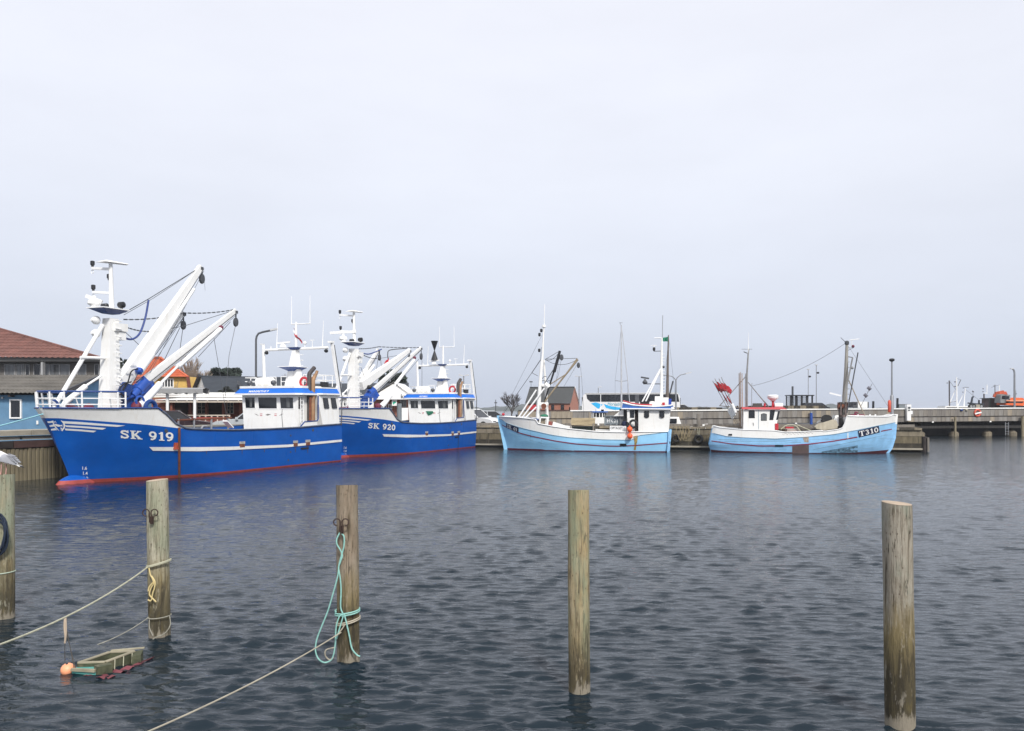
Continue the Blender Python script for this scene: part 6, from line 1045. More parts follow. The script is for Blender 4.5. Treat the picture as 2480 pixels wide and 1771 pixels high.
car('white car parked nose right between the second trawler and the SK 49', (X_(1150,64),64,GZ-.05), math.radians(-32), (.78,.78,.78), 'suv')
car('silver estate car farther back beside the bare tree stays', (X_(1200,73),73,GZ-.05), math.radians(5), (.42,.44,.46), 'hatch')
car('silver car on the quay right of the SK 49 wheelhouse', (X_(1655,100),100,GZ+.7), math.radians(4), (.50,.52,.53), 'hatch')
car('dark grey pickup right of the glass shelter', (X_(1985,103),103,GZ+.75), math.radians(0), (.06,.065,.075), 'suv')
car('black car seen through the glass shelter', (X_(1950,112),112,GZ+.2), math.radians(8), (.02,.02,.025), 'hatch')
car('grey car left of the glass shelter', (X_(1906,108),108,GZ+.45), math.radians(185), (.16,.17,.19), 'hatch')
car('small white van behind the white trawler mast', (X_(840,82),82,GZ), math.radians(10), (.7,.7,.7), 'suv')
# coach
r = thing('coach', 'white touring coach with a pale blue swoosh behind the SK 49', 'bus', (X_(1528,100),100,GZ), math.radians(-9)); hl = 6.1
bw = mat('coach_white', (.74,.74,.74), .3, var=.03)
side = [(-hl,.35),(-hl-.05,2.0),(-hl+.1,3.3),(-hl+.45,3.62),(hl-.4,3.66),(hl-.05,3.2),(hl,1.0),(hl,.35)]; MB().prism([(x,-1.25,z) for x, z in side],(0,2.5,0)).build('body', bw, r)
wl_ = [(-hl+.5,3.44),(hl-.3,3.46),(hl-.12,2.5),(-hl+1.0,2.52),(-hl+.62,2.9)]; MB().prism([(x,-1.27,z) for x, z in wl_],(0,2.54,0)).build('side_window', glass, r); MB().prism([(x,-1.272,z) for x, z in [(-hl+.3,3.56),(hl-.4,3.60),(hl-.4,3.56),(-hl+.3,3.52)]],(0,2.544,0)).build('drip_rail', dsteel, r)
for x in (-3.2,-1.3,.6,2.5): MB().box(x,x+.04,-1.274,1.274,2.5,3.45).build('window_pillar', black, r)
sw = mat('swoosh_blue', (.03,.42,.78), .35); ly = -1.258
MB().poly([(-hl+1.1,ly,2.3),(-hl+1.7,ly,2.44),(-hl+2.6,ly,2.15),(-hl+2.35,ly,1.95),(-hl+2.1,ly,1.62),(-hl+1.9,ly,1.68)]).poly([(-hl+2.7,ly,2.25),(-hl+3.4,ly,2.0),(-hl+4.6,ly,1.80),(-hl+6,ly,1.72),(-hl+6,ly,1.40),(-hl+4.2,ly,1.42),(-hl+3.0,ly,1.72)]).build('swoosh', sw, r)
mb = MB(); plane_text(mb, 'Horvath', (-hl+3.2,ly-.004,2.06), V((1,0,-.06)), V((.12,0,1)), .42, wscale=.80); mb.build('lettering', mat('lettering_teal', (.05,.30,.42), .4), r)
for x in (-3.9,3.6): w_ = MB().lathe((x,-1.15,.5),[(.3,-.14),(.5,-.12),(.5,.12),(.3,.14)],18,'y').build('wheel', rubber, r); MB().lathe((x,-1.15,.5),[(.05,-.15),(.3,-.145),(.3,.1)],12,'y').build('rim', steel, w_); MB().lathe((x,1.15,.5),[(.3,-.14),(.5,-.12),(.5,.12),(.3,.14)],18,'y').build('wheel', rubber, r)
MB().box(-hl-.07,-hl+.02,-1.05,1.05,1.5,3.1).build('rear_window', glass, r); MB().box(hl-.1,hl+.03,-1.1,1.1,1.2,3.0).build('windscreen', glass, r)
# small white workboat and others in the basin behind the concrete quay
r = thing('motor_boat', 'small white motor boat with a blue-topped cabin behind the grey HK 21 crate', 'boat', (X_(1452,66),66,0)); o = r.location; hl = 3.0
def small_hull(r, L_, W_, zt, bow, m_=white, zb=-.3):
    rows = []
    for z, f in ((zb,.75),(.4,.92),(zt,1.)):
        rows.append([(L_*(u-.5)*(.96+.04*f)*2*.5, s*W_/2*f*max(0,1-max(0,(u-.55)/.45)**2)**.8*(1 if u > .02 else .9), z+(.35*max(0,u-.5)*2*(z > .5))) for s, us in ((1,[i/14 for i in range(15)]),(-1,[1-i/14 for i in range(15)])) for u in us])
    rows = [[(x*bow, y, z) for x, y, z in rw]+[(rw[0][0]*bow, rw[0][1], rw[0][2])] for rw in rows]; MB().grid(rows).build('hull', m_, r, True); MB().poly([(x,y,z-.12) for x, y, z in rows[2][:-1]]).build('deck', deckm, r)
small_hull(r, 6., 2.2, 1.55, 1)
c0, c1 = X_(1437.5,65)-o.x, X_(1468,65)-o.x; zt = Z_(999,65); MB().box(c0,c1,-.95,.95,1.3,zt).build('cabin', white, r); MB().box(c0-.1,c1+.15,-1.05,1.05,zt,Z_(996,65)).build('cabin_roof', mat('fascia_blue', (.03,.12,.40)), r)
for a, b in ((1438.8,1443),(1445,1451),(1453.5,1458),(1461,1464),(1465.5,1468)): f_ = MB().box(X_(a,65)-o.x,X_(b,65)-o.x,-.99,-.94,Z_(1010,65),Z_(1000.5,65)).build('window', glass, r)
MB().tube([(X_(1458,65)-o.x,0,zt),(X_(1458,65)-o.x,0,Z_(955,65))],.03,6).build('mast', white2, r); MB().box(c0+.3,c0+1.,-.3,.3,Z_(996,65),Z_(991,65)).build('roof_gear', white2, r); MB().box(c1-.35,c1-.1,-.3,.2,Z_(996,65),Z_(992,65)).build('roof_gear', black, r)
r = thing('motor_boat', 'small white boat just right of the SK 49 wheelhouse', 'boat', (X_(1640,64),64,0)); o = r.location; small_hull(r, 5., 1.9, 1.35, 1); MB().hexa([(-1.2,-.8,1.2),(.3,-.8,1.2),(.3,.8,1.2),(-1.2,.8,1.2),(-1.1,-.7,2.25),(.0,-.7,2.25),(.0,.7,2.25),(-1.1,.7,2.25)]).build('cabin', white, r); MB().box(-.9,-.2,-.82,-.76,1.75,2.12).build('window', glass, r); MB().tube([(.6,-.5,1.3),(.6,-.5,2.2),(1.3,-.5,2.15)],.03,5).build('rail', dsteel, r)
r = thing('sailing_yacht', 'sailing yacht whose tall bare mast rises behind the SK 49', 'yacht', (X_(1505,68),68,0)); o = r.location; small_hull(r, 8., 2.6, 1.2, 1); MB().box(-1.2,1.2,-.7,.7,1.0,1.6).build('coach_roof', white, r)
zt = Z_(787,68); MB().tube([(0,0,1.),(0,0,zt)],[.085,.06],8).build('mast', mat('alu_mast', (.55,.56,.58), .35, .3), r, True); 
for s_ in (-1,1): MB().tube([(0,0,Z_(924,68)),(s_*.55,.25*s_,Z_(922,68))],.025,5).build('spreader', steel, r); MB().tube([(0,0,zt-.2),(s_*.58,.25*s_,Z_(922,68)),(s_*.65,.9*s_,1.2)],.008,4).build('shroud', wire, r)
MB().tube([(0.05,0,zt-.5),(.55,0,Z_(923,68)),(.9,0,1.3)],.035,5).build('forestay', mat('alu_mast', (.55,.56,.58)), r); MB().tube([(-.1,0,zt),(-.1,0,zt+.15),(-.2,0,zt+.18),(.1,0,zt+.18)],.02,4).build('wind_vane', steel, r); MB().tube([(0,0,1.9),(-2.6,0,2.0)],.06,6).build('boom', mat('alu_mast', (.55,.56,.58)), r)

# ------------------------------------------------------------------ street lamps, shelter, posts on the quays
def lamp(label, px, D, pts, r0, head, group='street lamps', base=GZ, col=None, heads=()):
    r = thing('street_lamp', label, 'street lamp', (X_(px,D), D, base), 0, group); o = r.location; m_ = mat(col or 'lamp_grey', {'lamp_dark': (.10,.105,.115)}.get(col, (.27,.28,.30)), .5, .3)
    P = [(0,0,0)]+[(X_(x,D)-o.x, 0, Z_(y,D)-o.z) for x, y in pts]; MB().tube(P, [r0]+[r0*.8]*(len(P)-1), 8).build('pole', m_, r, True)
    for h_ in heads: MB().tube([(X_(x,D)-o.x, 0, Z_(y,D)-o.z) for x, y in h_], r0*.6, 6).build('arm', m_, r, True)
    for x0, y0, x1, y1 in head: MB().beam((X_(x0,D)-o.x,0,Z_(y0,D)-o.z),(X_(x1,D)-o.x,0,Z_(y1,D)-o.z),.22,.12).build('lamp_head', mat('lamp_head_pale', (.5,.51,.52), .5), r)
    return r
lamp('tall dark street lamp with a curved arm left of the first wheelhouse', 620, 52, [(620,824),(621.5,815),(626,808),(636,804.5),(660,799.5)], .085, [(655,800,672,796.5)], col='lamp_dark')
lamp('double-headed street lamp above the second trawler wheelhouse', 1123, 84, [(1123,911)], .08, [(1111,908,1121,910),(1125,910,1136,908)])
lamp('two-armed street lamp right of the SK 49', 1637, 90, [(1637,921)], .10, [(1606,909,1596,907),(1661,905,1674,902)], heads=[[(1637,922),(1633,916),(1626,911),(1606,908.5)],[(1637,922),(1640,915),(1648,908.5),(1664,904.5)]])
lamp('double-headed lamp right of the brick house', 1402.5, 112, [(1402.5,912)], .09, [(1393,910.5,1401,912),(1404,912,1410,911)])
lamp('short lamp above the left end of the coach', 1449, 130, [(1449,940)], .08, [(1448,938,1457,937)])
lamp('small lamp between the two blue trawlers', 826, 84, [(826,926)], .06, [(825,924,832,925)])
lamp('grey lamp with a short arm over the orange digger', 2457, 96, [(2457,904),(2456,897),(2452,893.5)], .13, [(2447,893.5,2454,892.5)])
lamp('slim mast lamp right of the glass shelter', 1977, 104, [(1977,884)], .06, [(1974,884,1980,884)], base=GZ+.7); lamp('slim mast lamp rising out of the glass shelter', 1957.5, 104, [(1957.5,894)], .05, [(1955,895,1960,895)], base=GZ+.7)
for px, py, D in ((1981,903,104),(1961,912,104)):
    r = thing('floodlight', 'small dark floodlight fixed to the slim mast at %s' % ('its upper left neighbour' if px < 1970 else 'the right of the shelter'), 'lamp', W(px,py,D)); r['label'] = 'dark floodlight on the slim mast that rises out of the shelter' if px < 1970 else 'dark floodlight on the slim mast right of the shelter'; MB().lathe((0,0,0),[(.03,-.14),(.16,-.1),(.18,.05),(.05,.12)],10).build('housing', black, r); MB().tube([(-.2,0,0),(0,0,0)],.03,5).build('bracket', black, r)
D = 54; r = thing('street_lamp', 'dark round-headed lamp post at the end of the concrete quay', 'street lamp', (X_(2160,D),D,1.5), 0, 'street lamps'); o = r.location; zz = lambda py: Z_(py,D)-o.z
MB().tube([(0,0,0),(0,0,zz(960)),(0,0,zz(957))],[.12,.12,.075],10).build('pole_base', mat('lamp_grey', (.27,.28,.30)), r, True); MB().tube([(0,0,zz(958)),(0,0,zz(876))],[.065,.05],8).build('pole', mat('lamp_grey', (.27,.28,.30)), r, True); MB().lathe((0,0,zz(876)),[(.08,0),(.17,.05),(.19,.12),(.17,.18),(.08,.22)],8).build('lamp_head', black, r)
r = thing('lifebuoy_case', 'orange-red lifebuoy case on the round-headed lamp post', 'lifebuoy', (X_(2154,53.8),53.8,1.7)); o = r.location; a, b = Z_(999,53.8)-o.z, Z_(969,53.8)-o.z; MB().tube([(0,0,a),(0,0,a+.05),(0,0,b-.12),(0,0,b)],[.06,.10,.105,.05],10).build('case', mat('lifebuoy_red', (.60,.09,.05), .5, var=.2), r, True); MB().beam((0,-.06,a+.2),(0,-.06,b-.35),.05,.05).build('strap', maroon, r)
D = 104; r = thing('glass_shelter', 'black-framed glass shelter on the far quay behind the T 310', 'shelter', (X_(1941,D),D,GZ+.7)); o = r.location; x0, x1 = X_(1914.5,D)-o.x, X_(1968.5,D)-o.x; zt = Z_(959,D)-o.z
for px in (1915,1927.5,1941.5,1954,1967): x = X_(px,D)-o.x; MB().box(x-.10,x+.10,-.06,.06,0,zt).build('post', black, r); MB().box(x-.06,x+.06,1.6,1.7,0,zt).build('post', black, r)
MB().box(x0-.1,x1+.1,-.3,1.9,zt,zt+.12).build('roof', black, r)
pn = mat('clear_glass', (.75,.80,.82), .05, var=.02, alpha=.28)
for a, b in ((1916.5,1926),(1929,1940),(1943,1952.5),(1955.5,1966)): MB().box(X_(a,D)-o.x,X_(b,D)-o.x,1.63,1.65,.15,zt-.05).build('pane', pn, r)
def person(label, loc, rz, top, legs, hair=(.03,.02,.015), pose=0):
    r = thing('person', label, 'person', loc, rz)
    pts = {'pel': (0,0,.92),'wai': (0,0,1.10),'che': (0,.01,1.34),'nek': (0,.01,1.50),'lsh': (.19,0,1.42),'lel': (.26,-.02,1.14),'lwr': (.22,.12,.93),'rsh': (-.19,0,1.42),'rel': (-.26,-.02,1.14),'rwr': (-.20,.14,.95),'lhi': (.1,0,.9),'lkn': (.12,.04,.48),'lan': (.12,0,.09),'lto': (.13,.17,.04),'rhi': (-.1,0,.9),'rkn': (-.11,.02,.48),'ran': (-.11,-.03,.09),'rto': (-.12,.14,.04),'hed': (0,.03,1.60),'crn': (0,.02,1.72)}
    rad = {'pel':.15,'wai':.14,'che':.17,'nek':.06,'lsh':.08,'lel':.055,'lwr':.04,'rsh':.08,'rel':.055,'rwr':.04,'lhi':.10,'lkn':.07,'lan':.05,'lto':.04,'rhi':.10,'rkn':.07,'ran':.05,'rto':.04,'hed':.095,'crn':.08}
    E = [('pel','wai'),('wai','che'),('che','nek'),('nek','hed'),('hed','crn'),('che','lsh'),('lsh','lel'),('lel','lwr'),('che','rsh'),('rsh','rel'),('rel','rwr'),('pel','lhi'),('lhi','lkn'),('lkn','lan'),('lan','lto'),('pel','rhi'),('rhi','rkn'),('rkn','ran'),('ran','rto')]
    K = list(pts); me = bpy.data.meshes.new('body'); me.from_pydata([pts[k_] for k_ in K], [(K.index(a), K.index(b)) for a, b in E], []); ob = bpy.data.objects.new('body', me); COL.objects.link(ob)
    sk = ob.modifiers.new('skin', 'SKIN'); 
    for i, k_ in enumerate(K): v = me.skin_vertices[0].data[i]; v.radius = (rad[k_], rad[k_]*(.75 if k_ in ('wai','che','pel') else 1)); v.use_root = (i == 0)
    ob.modifiers.new('sub', 'SUBSURF').levels = 1; bpy.context.view_layer.update(); m2 = bpy.data.meshes.new_from_object(ob.evaluated_get(bpy.context.evaluated_depsgraph_get())); bpy.data.objects.remove(ob)
    ob = bpy.data.objects.new('body', m2); COL.objects.link(ob); ob.parent = r; m2.materials.clear()
    for m_ in (mat('cloth_%d' % len(MATS), top, .9), mat('trousers_%d' % len(MATS), legs, .9), mat('skin', (.42,.26,.20), .6)): m2.materials.append(m_)
    for p in m2.polygons: z = p.center.z; p.material_index = 2 if z > 1.50 else (0 if z > .88 else 1); p.use_smooth = True
    MB().lathe((0,0,1.62),[(.09,-.04),(.112,.03),(.105,.09),(.06,.135),(.01,.15)],12).build('hair', mat('hair_dark', hair, .8), r, True)
    for s in (-1,1): MB().ball((s*.035,.115,1.635),.012,6).build('eye', black, r)
    MB().beam((0,.11,1.62),(0,.14,1.595),.025,.02).build('nose', mat('skin', (.42,.26,.20)), r); MB().beam((-.025,.112,1.555),(.025,.112,1.555),.01,.012).build('mouth', maroon, r); return r
person('person in a dark blue jacket behind the wall, left of the T 310 masts', (X_(1786,98),98,GZ+.25), math.radians(200), (.015,.02,.05), (.02,.02,.03))
person('person in dark clothing standing inside the glass shelter', (X_(1934,104.8),104.8,GZ+.1), math.radians(150), (.02,.025,.035), (.02,.02,.025))
person('person in a white top inside the glass shelter', (X_(1923,104.9),104.9,GZ+.1), math.radians(170), (.75,.75,.76), (.04,.05,.09))
r = thing('dark_chimney_post', 'thick dark steel post rising behind the glass shelter', 'post', (X_(1919.5,106),106,GZ)); MB().tube([(0,0,0),(0,0,Z_(936,106)-GZ)],.13,10).build('post', dsteel, r)
D = 96; r = thing('stone_pier', 'low dark stone pier head below the glass shelter', 'pier', (X_(1940,D),D,GZ)); o = r.location
for i in range(7): a = 1893+i*15; MB().box(X_(a,D)-o.x,X_(a+14.6,D)-o.x,0,14,0,Z_(982.5+(i % 3)*.3,D)-o.z).build('stone_block', concrete_dark if i % 2 == 0 else concrete, r)
r = thing('stone_pier', 'low dark stone pier head behind the two-armed street lamp', 'pier', (X_(1690,D),D,GZ)); o = r.location
for i in range(8): a = 1630+i*15; MB().box(X_(a,D)-o.x,X_(a+14.6,D)-o.x,0,12,0,Z_(986.5+(i % 3)*.4,D)-o.z).build('stone_block', concrete_dark if i % 3 else concrete, r)
r = thing('tank_trailer', 'white box trailer with a dark cab behind the T 310 foremast', 'trailer', (X_(2078,97),97,GZ+.3)); o = r.location; D = 97
MB().box(X_(2071,D)-o.x,X_(2094,D)-o.x,-.8,.8,Z_(988,D)-o.z,Z_(973,D)-o.z).build('box', white, r); MB().box(X_(2060,D)-o.x,X_(2070,D)-o.x,-.7,.7,Z_(987,D)-o.z,Z_(974,D)-o.z).build('cab', dsteel, r); MB().box(X_(2061,D)-o.x,X_(2068,D)-o.x,-.72,-.68,Z_(981,D)-o.z,Z_(975.5,D)-o.z).build('window', glass, r); MB().box(X_(2094,D)-o.x,X_(2097,D)-o.x,-.8,.8,Z_(988,D)-o.z,Z_(974,D)-o.z).build('door', dsteel, r)
for x in (2066,2088): MB().lathe((X_(x,D)-o.x,-.7,.3),[(.1,-.1),(.3,-.1),(.3,.1),(.1,.1)],12,'y').build('wheel', rubber, r)
for px, y0, lab in ((2114,972,'black mooring post right of the white box trailer'),(2172.5,964.5,'black post beside the grey cabinet')):
    r = thing('mooring_post', lab, 'post', (X_(px,90),90,GZ)); MB().tube([(0,0,0),(.05,0,Z_(y0,90)-GZ)],.13,8).build('post', black, r)
D = 90; r = thing('electric_cabinet', 'grey cabinet above the wall near the white pedestal', 'cabinet', (X_(2186,D),D,GZ)); o = r.location; MB().box(X_(2174.5,D)-o.x,X_(2200,D)-o.x,-.3,.3,0,Z_(980,D)-o.z).build('body', grey_plastic, r); MB().box(X_(2174,D)-o.x,X_(2201,D)-o.x,-.35,.35,Z_(980,D)-o.z,Z_(978.8,D)-o.z).build('lid', steel, r)
p = on_wall(2194.5, 0, -.3); D = p.y; r = thing('power_pedestal', 'white power pedestal standing against the timber wall', 'pedestal', (p.x,p.y,Z_(1019,D))); hh = Z_(980,D)-Z_(1019,D); w2 = 4.7/FPX*D
MB().box(-w2,w2,-.18,.18,0,hh*.86).build('column', white, r); MB().box(-w2*1.1,w2*1.1,-.2,.2,hh*.86,hh).build('head', white2, r)
for z0, z1 in ((.62,.68),(.74,.86)): MB().box(-w2*.55,w2*.55,-.22,-.17,hh*z0,hh*z1).build('socket_panel', dsteel, r)
p = on_wall(1959.5, 0, -.4); D = p.y; r = thing('bollard', 'royal blue post with a pale cap standing against the wall', 'bollard', (p.x,p.y,Z_(1028,D))); hh = Z_(996,D)-Z_(1028,D); MB().tube([(0,0,0),(0,0,hh*.86)],.135,10).build('post', mat('bollard_blue', (.015,.07,.33), .5), r); MB().tube([(0,0,hh*.86),(0,0,hh)],.125,10).build('cap', steel, r)
p = on_wall(2366, 0, .05); D = p.y; r = thing('lifebuoy', 'red lifebuoy with a white band hung on the timber wall', 'lifebuoy', (p.x,p.y-.15,Z_(1000.2,D)), math.atan2(JD.y,JD.x)); MB().ring((0,0,0),.33,.10,'y',22).build('ring', mat('lifebuoy_red', (.60,.09,.05)), r, True); MB().beam((-.38,-.1,-.1),(.38,-.1,.06),.06,.14).build('band', white2, r)
for px, lab, m_ in ((2328,'blue fender knot hung high on the wall, left of the red lifebuoy',dblue),(2339,'pale fender hung high on the wall, left of the red lifebuoy',concrete_pale)):
    p = on_wall(px, 0, .05); r = thing('wall_fender', lab, 'fender', (p.x,p.y-.15,Z_(993.5,p.y))); MB().ball((0,0,0),.16,10,rz=.12).build('body', m_, r, True)
p = RQ0+RQD*((X_(1689,56.4)-RQ0.x)/RQD.x); r = thing('tyre_fender', 'black tyre fender hung on the concrete quay between the light blue boats', 'tyre', (p.x,p.y,Z_(1063,p.y)), math.atan2(RQD.y,RQD.x)); MB().ring((0,-.13,0),.24,.10,'y',20).build('tread', rubber, r, True)
for dx in (-.05,.06): MB().tube([(dx*.5,-.2,.2),(dx,-.2,.62),(dx*1.6,-.05,.8)],.018,5).build('line', pale_rope, r)
r = thing('tyre_fender', 'worn half-sunk tyre fender next to the SK 49 stern', 'tyre', (X_(1636,56.4),56.35,Z_(1062,56.4))); MB().ring((0,-.1,0),.22,.09,'y',18).build('tread', rubber, r, True)
p = RQ0+RQD*((X_(1692,56.4)-RQ0.x)/RQD.x); r = thing('timber_post', 'grey timber post standing on the quay above the hanging tyre', 'post', (p.x,p.y+.4,1.5)); MB().beam((0,0,0),(0,0,1.05),.22,.22).build('post', oldwood, r)
r = thing('rope_heap', 'tangled tan rope hanging down the quay beside the SK 49 stern', 'rope', (X_(1650,56.2),56.2,1.2)); R = random.Random(4)
for i in range(4): MB().tube(smooth_path([(-.4+.25*i,-.05,.45),(-.3+.25*i+R.uniform(-.1,.1),-.15,.1),(-.1+.2*i,-.12,-.35+R.uniform(-.2,.1)),(.05+.22*i,-.1,.05),(.1+.25*i,-.02,.4)],5),.022,5).build('strand', mat('tan_rope', (.30,.24,.14), .9), r)
r = thing('signal_post', 'thin dark signal post right of the second trawler', 'post', (X_(1200.5,100),100,GZ)); MB().tube([(0,0,0),(0,0,Z_(968,100)-GZ)],[.06,.05],6).build('post', dsteel, r); MB().box(-.18,.18,-.05,.05,Z_(977,100)-GZ,Z_(974.5,100)-GZ).build('plate', dsteel, r)
# moored boats beyond the jetty, digger, container and trailer on it
def far_boat(label, px, D, L_, masts, hull_m=white, group='boats beyond the jetty'):
    r = thing('fishing_boat', label, 'fishing boat', (X_(px,D),D,0), 0, group); o = r.location; small_hull(r, L_, 3.2, 2.6, 1, hull_m); MB().box(-L_*.3,-L_*.08,-1,1,2.4,3.3).build('wheelhouse', white, r); MB().box(-L_*.28,-L_*.1,-1.03,-.98,2.75,3.15).build('window', glass, r)
    for path, rad, m_, nm in masts: MB().tube([(X_(x,D)-o.x,(.3 if nm == 'strut' else 0),Z_(y,D)-o.z) for x, y in path], rad, 6).build(nm, m_, r)
    return r
dm = mat('dark_mast', (.07,.065,.07), .6)
far_boat('white boat beyond the jetty with a white tripod mast and a dark mast', 2322, 108, 8., [([(2299.5,988),(2299,922)],.085,dm,'mast'),([(2317.5,988),(2316.5,914)],[.11,.07],white2,'mast'),([(2299,986),(2316,946)],.06,white2,'strut'),([(2320,935),(2327,920)],.04,dm,'boom'),([(2317,917),(2327,920)],.02,dm,'stay'),([(2301,925),(2315,944)],.02,dm,'stay'),([(2300,975),(2316,972)],.03,dm,'spreader'),([(2297,978),(2314,970)],.02,white2,'stay'),([(2313,924),(2313,926.5)],.09,dm,'lamp'),([(2313,935),(2313,937.5)],.09,dm,'lamp'),([(2294,927),(2294,929)],.07,dm,'lamp')])
far_boat('white boat beyond the jetty with two small white masts and long stays', 2350, 112, 8., [([(2334.5,988),(2336,960),(2338,941)],.07,white2,'mast'),([(2322,984),(2336,955)],.05,white2,'strut'),([(2335,938),(2346,938.5)],.035,dm,'yard'),([(2339,944),(2372,970)],.015,dm,'stay'),([(2333,939),(2333,941)],.07,dm,'lamp'),([(2332,949),(2332,951)],.07,dm,'lamp'),([(2356,988),(2356.5,947)],.03,steel,'mast'),([(2355,947),(2358,950)],.08,dm,'radar')])
far_boat('boat behind the container with a dark funnel and white radar masts', 2394, 116, 9., [([(2383.5,988),(2383,954)],.10,dm,'funnel'),([(2390,955),(2390.5,932)],.06,white2,'mast'),([(2382,952.5),(2391,952.5)],.05,white2,'yard'),([(2388,937),(2393,937)],.03,white2,'yard'),([(2381,941),(2381,943)],.09,dm,'lamp'),([(2380.5,948),(2381,950)],.08,dm,'lamp'),([(2410,965),(2409.5,932)],.05,dm,'mast'),([(2405,935),(2412,935)],.04,dm,'yard'),([(2420,960),(2420.5,933)],.06,white2,'mast'),([(2411,935),(2421,932)],.02,dm,'stay'),([(2401,939),(2408,936)],.02,dm,'stay')])
far_boat('pale boat stern showing at the right edge beyond the digger', 2482, 120, 7., [([(2460,975),(2460.5,946)],.035,steel,'mast'),([(2461,953),(2461,955)],.08,dm,'lamp')])
D = 100; r = thing('dark_container', 'rusty brown open container on the jetty left of the digger', 'container', (X_(2400,D),D,1.5)); o = r.location; z0, z1 = Z_(986,D)-o.z, Z_(965.5,D)-o.z
MB().box(X_(2391,D)-o.x,X_(2412,D)-o.x,-.8,1.2,0,z1).build('body', mat('container_brown', (.115,.085,.082), .8, var=.25), r); MB().beam((X_(2387,D)-o.x,-.9,0),(X_(2387,D)-o.x,-.9,z1),.2,.2).beam((X_(2387,D)-o.x,-.9,z1),(X_(2391,D)-o.x,-.9,z1),.15,.15).build('door_frame', mat('container_green', (.06,.07,.06), .7), r); MB().box(X_(2386,D)-o.x,X_(2412,D)-o.x,-.85,1.2,z1,z1+.06).build('lid', dsteel, r)
for i in range(9): x = X_(2392+i*2.1,D)-o.x; MB().box(x,x+.05,-.84,-.8,.05,z1-.05).build('rib', mat('container_brown', (.115,.085,.082)), r)
D = 98; r = thing('excavator', 'orange tracked excavator with a folded boom on the jetty', 'excavator', (X_(2440,D),D,1.5)); o = r.location; q = lambda x, y, yy=0.: (X_(x,D)-o.x, yy, Z_(y,D)-o.z)
MB().prism([q(x,y,-.9) for x, y in ((2424,981),(2426,971),(2437,966),(2442,963.5),(2466,964),(2470,968),(2471,980),(2467,983))],(0,1.8,0)).build('body', orange_m, r); MB().box(q(2425,0)[0],q(2471,0)[0],-.93,-.9,q(0,972)[2],q(0,969.5)[2]).build('stripe', mat('stripe_pale', (.8,.35,.2), .5), r); MB().box(q(2431,0)[0],q(2466,0)[0],-.94,-.9,q(0,976)[2],q(0,973)[2]).build('grille', black, r)
MB().prism([q(x,y,-.9) for x, y in ((2412,976),(2412.5,958),(2415,955),(2436,957),(2435,977))],(0,1.2,0)).build('cab', mat('cab_grey', (.22,.23,.23), .5), r); MB().prism([q(x,y,-.93) for x, y in ((2415,967),(2416,959),(2433,960),(2432,967))],(0,.04,0)).build('cab_window', glass, r)
MB().beam(q(2440,967,.2),q(2433,950,.2),.35,.5).beam(q(2433,950,.2),q(2413,954,.2),.3,.45).beam(q(2413,954,.2),q(2410,962,.2),.25,.3).build('boom', mat('boom_red', (.50,.09,.04), .5, var=.2), r); MB().tube([q(2418,956,.4),q(2428,951,.4)],.07,6).build('ram', dsteel, r)
for yy in (-.8,.8): MB().prism([q(x,y,yy-.25) for x, y in ((2417,988),(2415,985),(2418,983),(2466,983),(2470,985),(2468,988))],(0,.5,0)).build('track', black, r)
D = 98; r = thing('boat_trailer', 'dark framed boat trailer on the jetty left of the container', 'trailer', (X_(2365,D),D,1.5)); o = r.location
for a, b in (((2344,976.5),(2360,978)),((2360,978),(2383,979)),((2352,977),(2355,962)),((2355,962),(2358,961)),((2371,988),(2371,969)),((2347,987),(2351,977)),((2378,979),(2382,987))): MB().beam(q(*a),q(*b),.16,.16).build('frame', mat('trailer_dark', (.03,.04,.055), .6), r)
for x in (2351,2358,2376): w_ = MB().lathe(q(x,984.5),[(.15,-.12),(.3,-.1),(.3,.1),(.15,.12)],12,'y').build('wheel', rubber, r); MB().lathe(q(x,984.5),[(.03,-.13),(.15,-.125),(.15,.1)],10,'y').build('rim', steel, w_)
MB().box(q(2361,0)[0],q(2370,0)[0],-.3,.3,.1,q(0,980)[2]).build('load', concrete_pale, r)
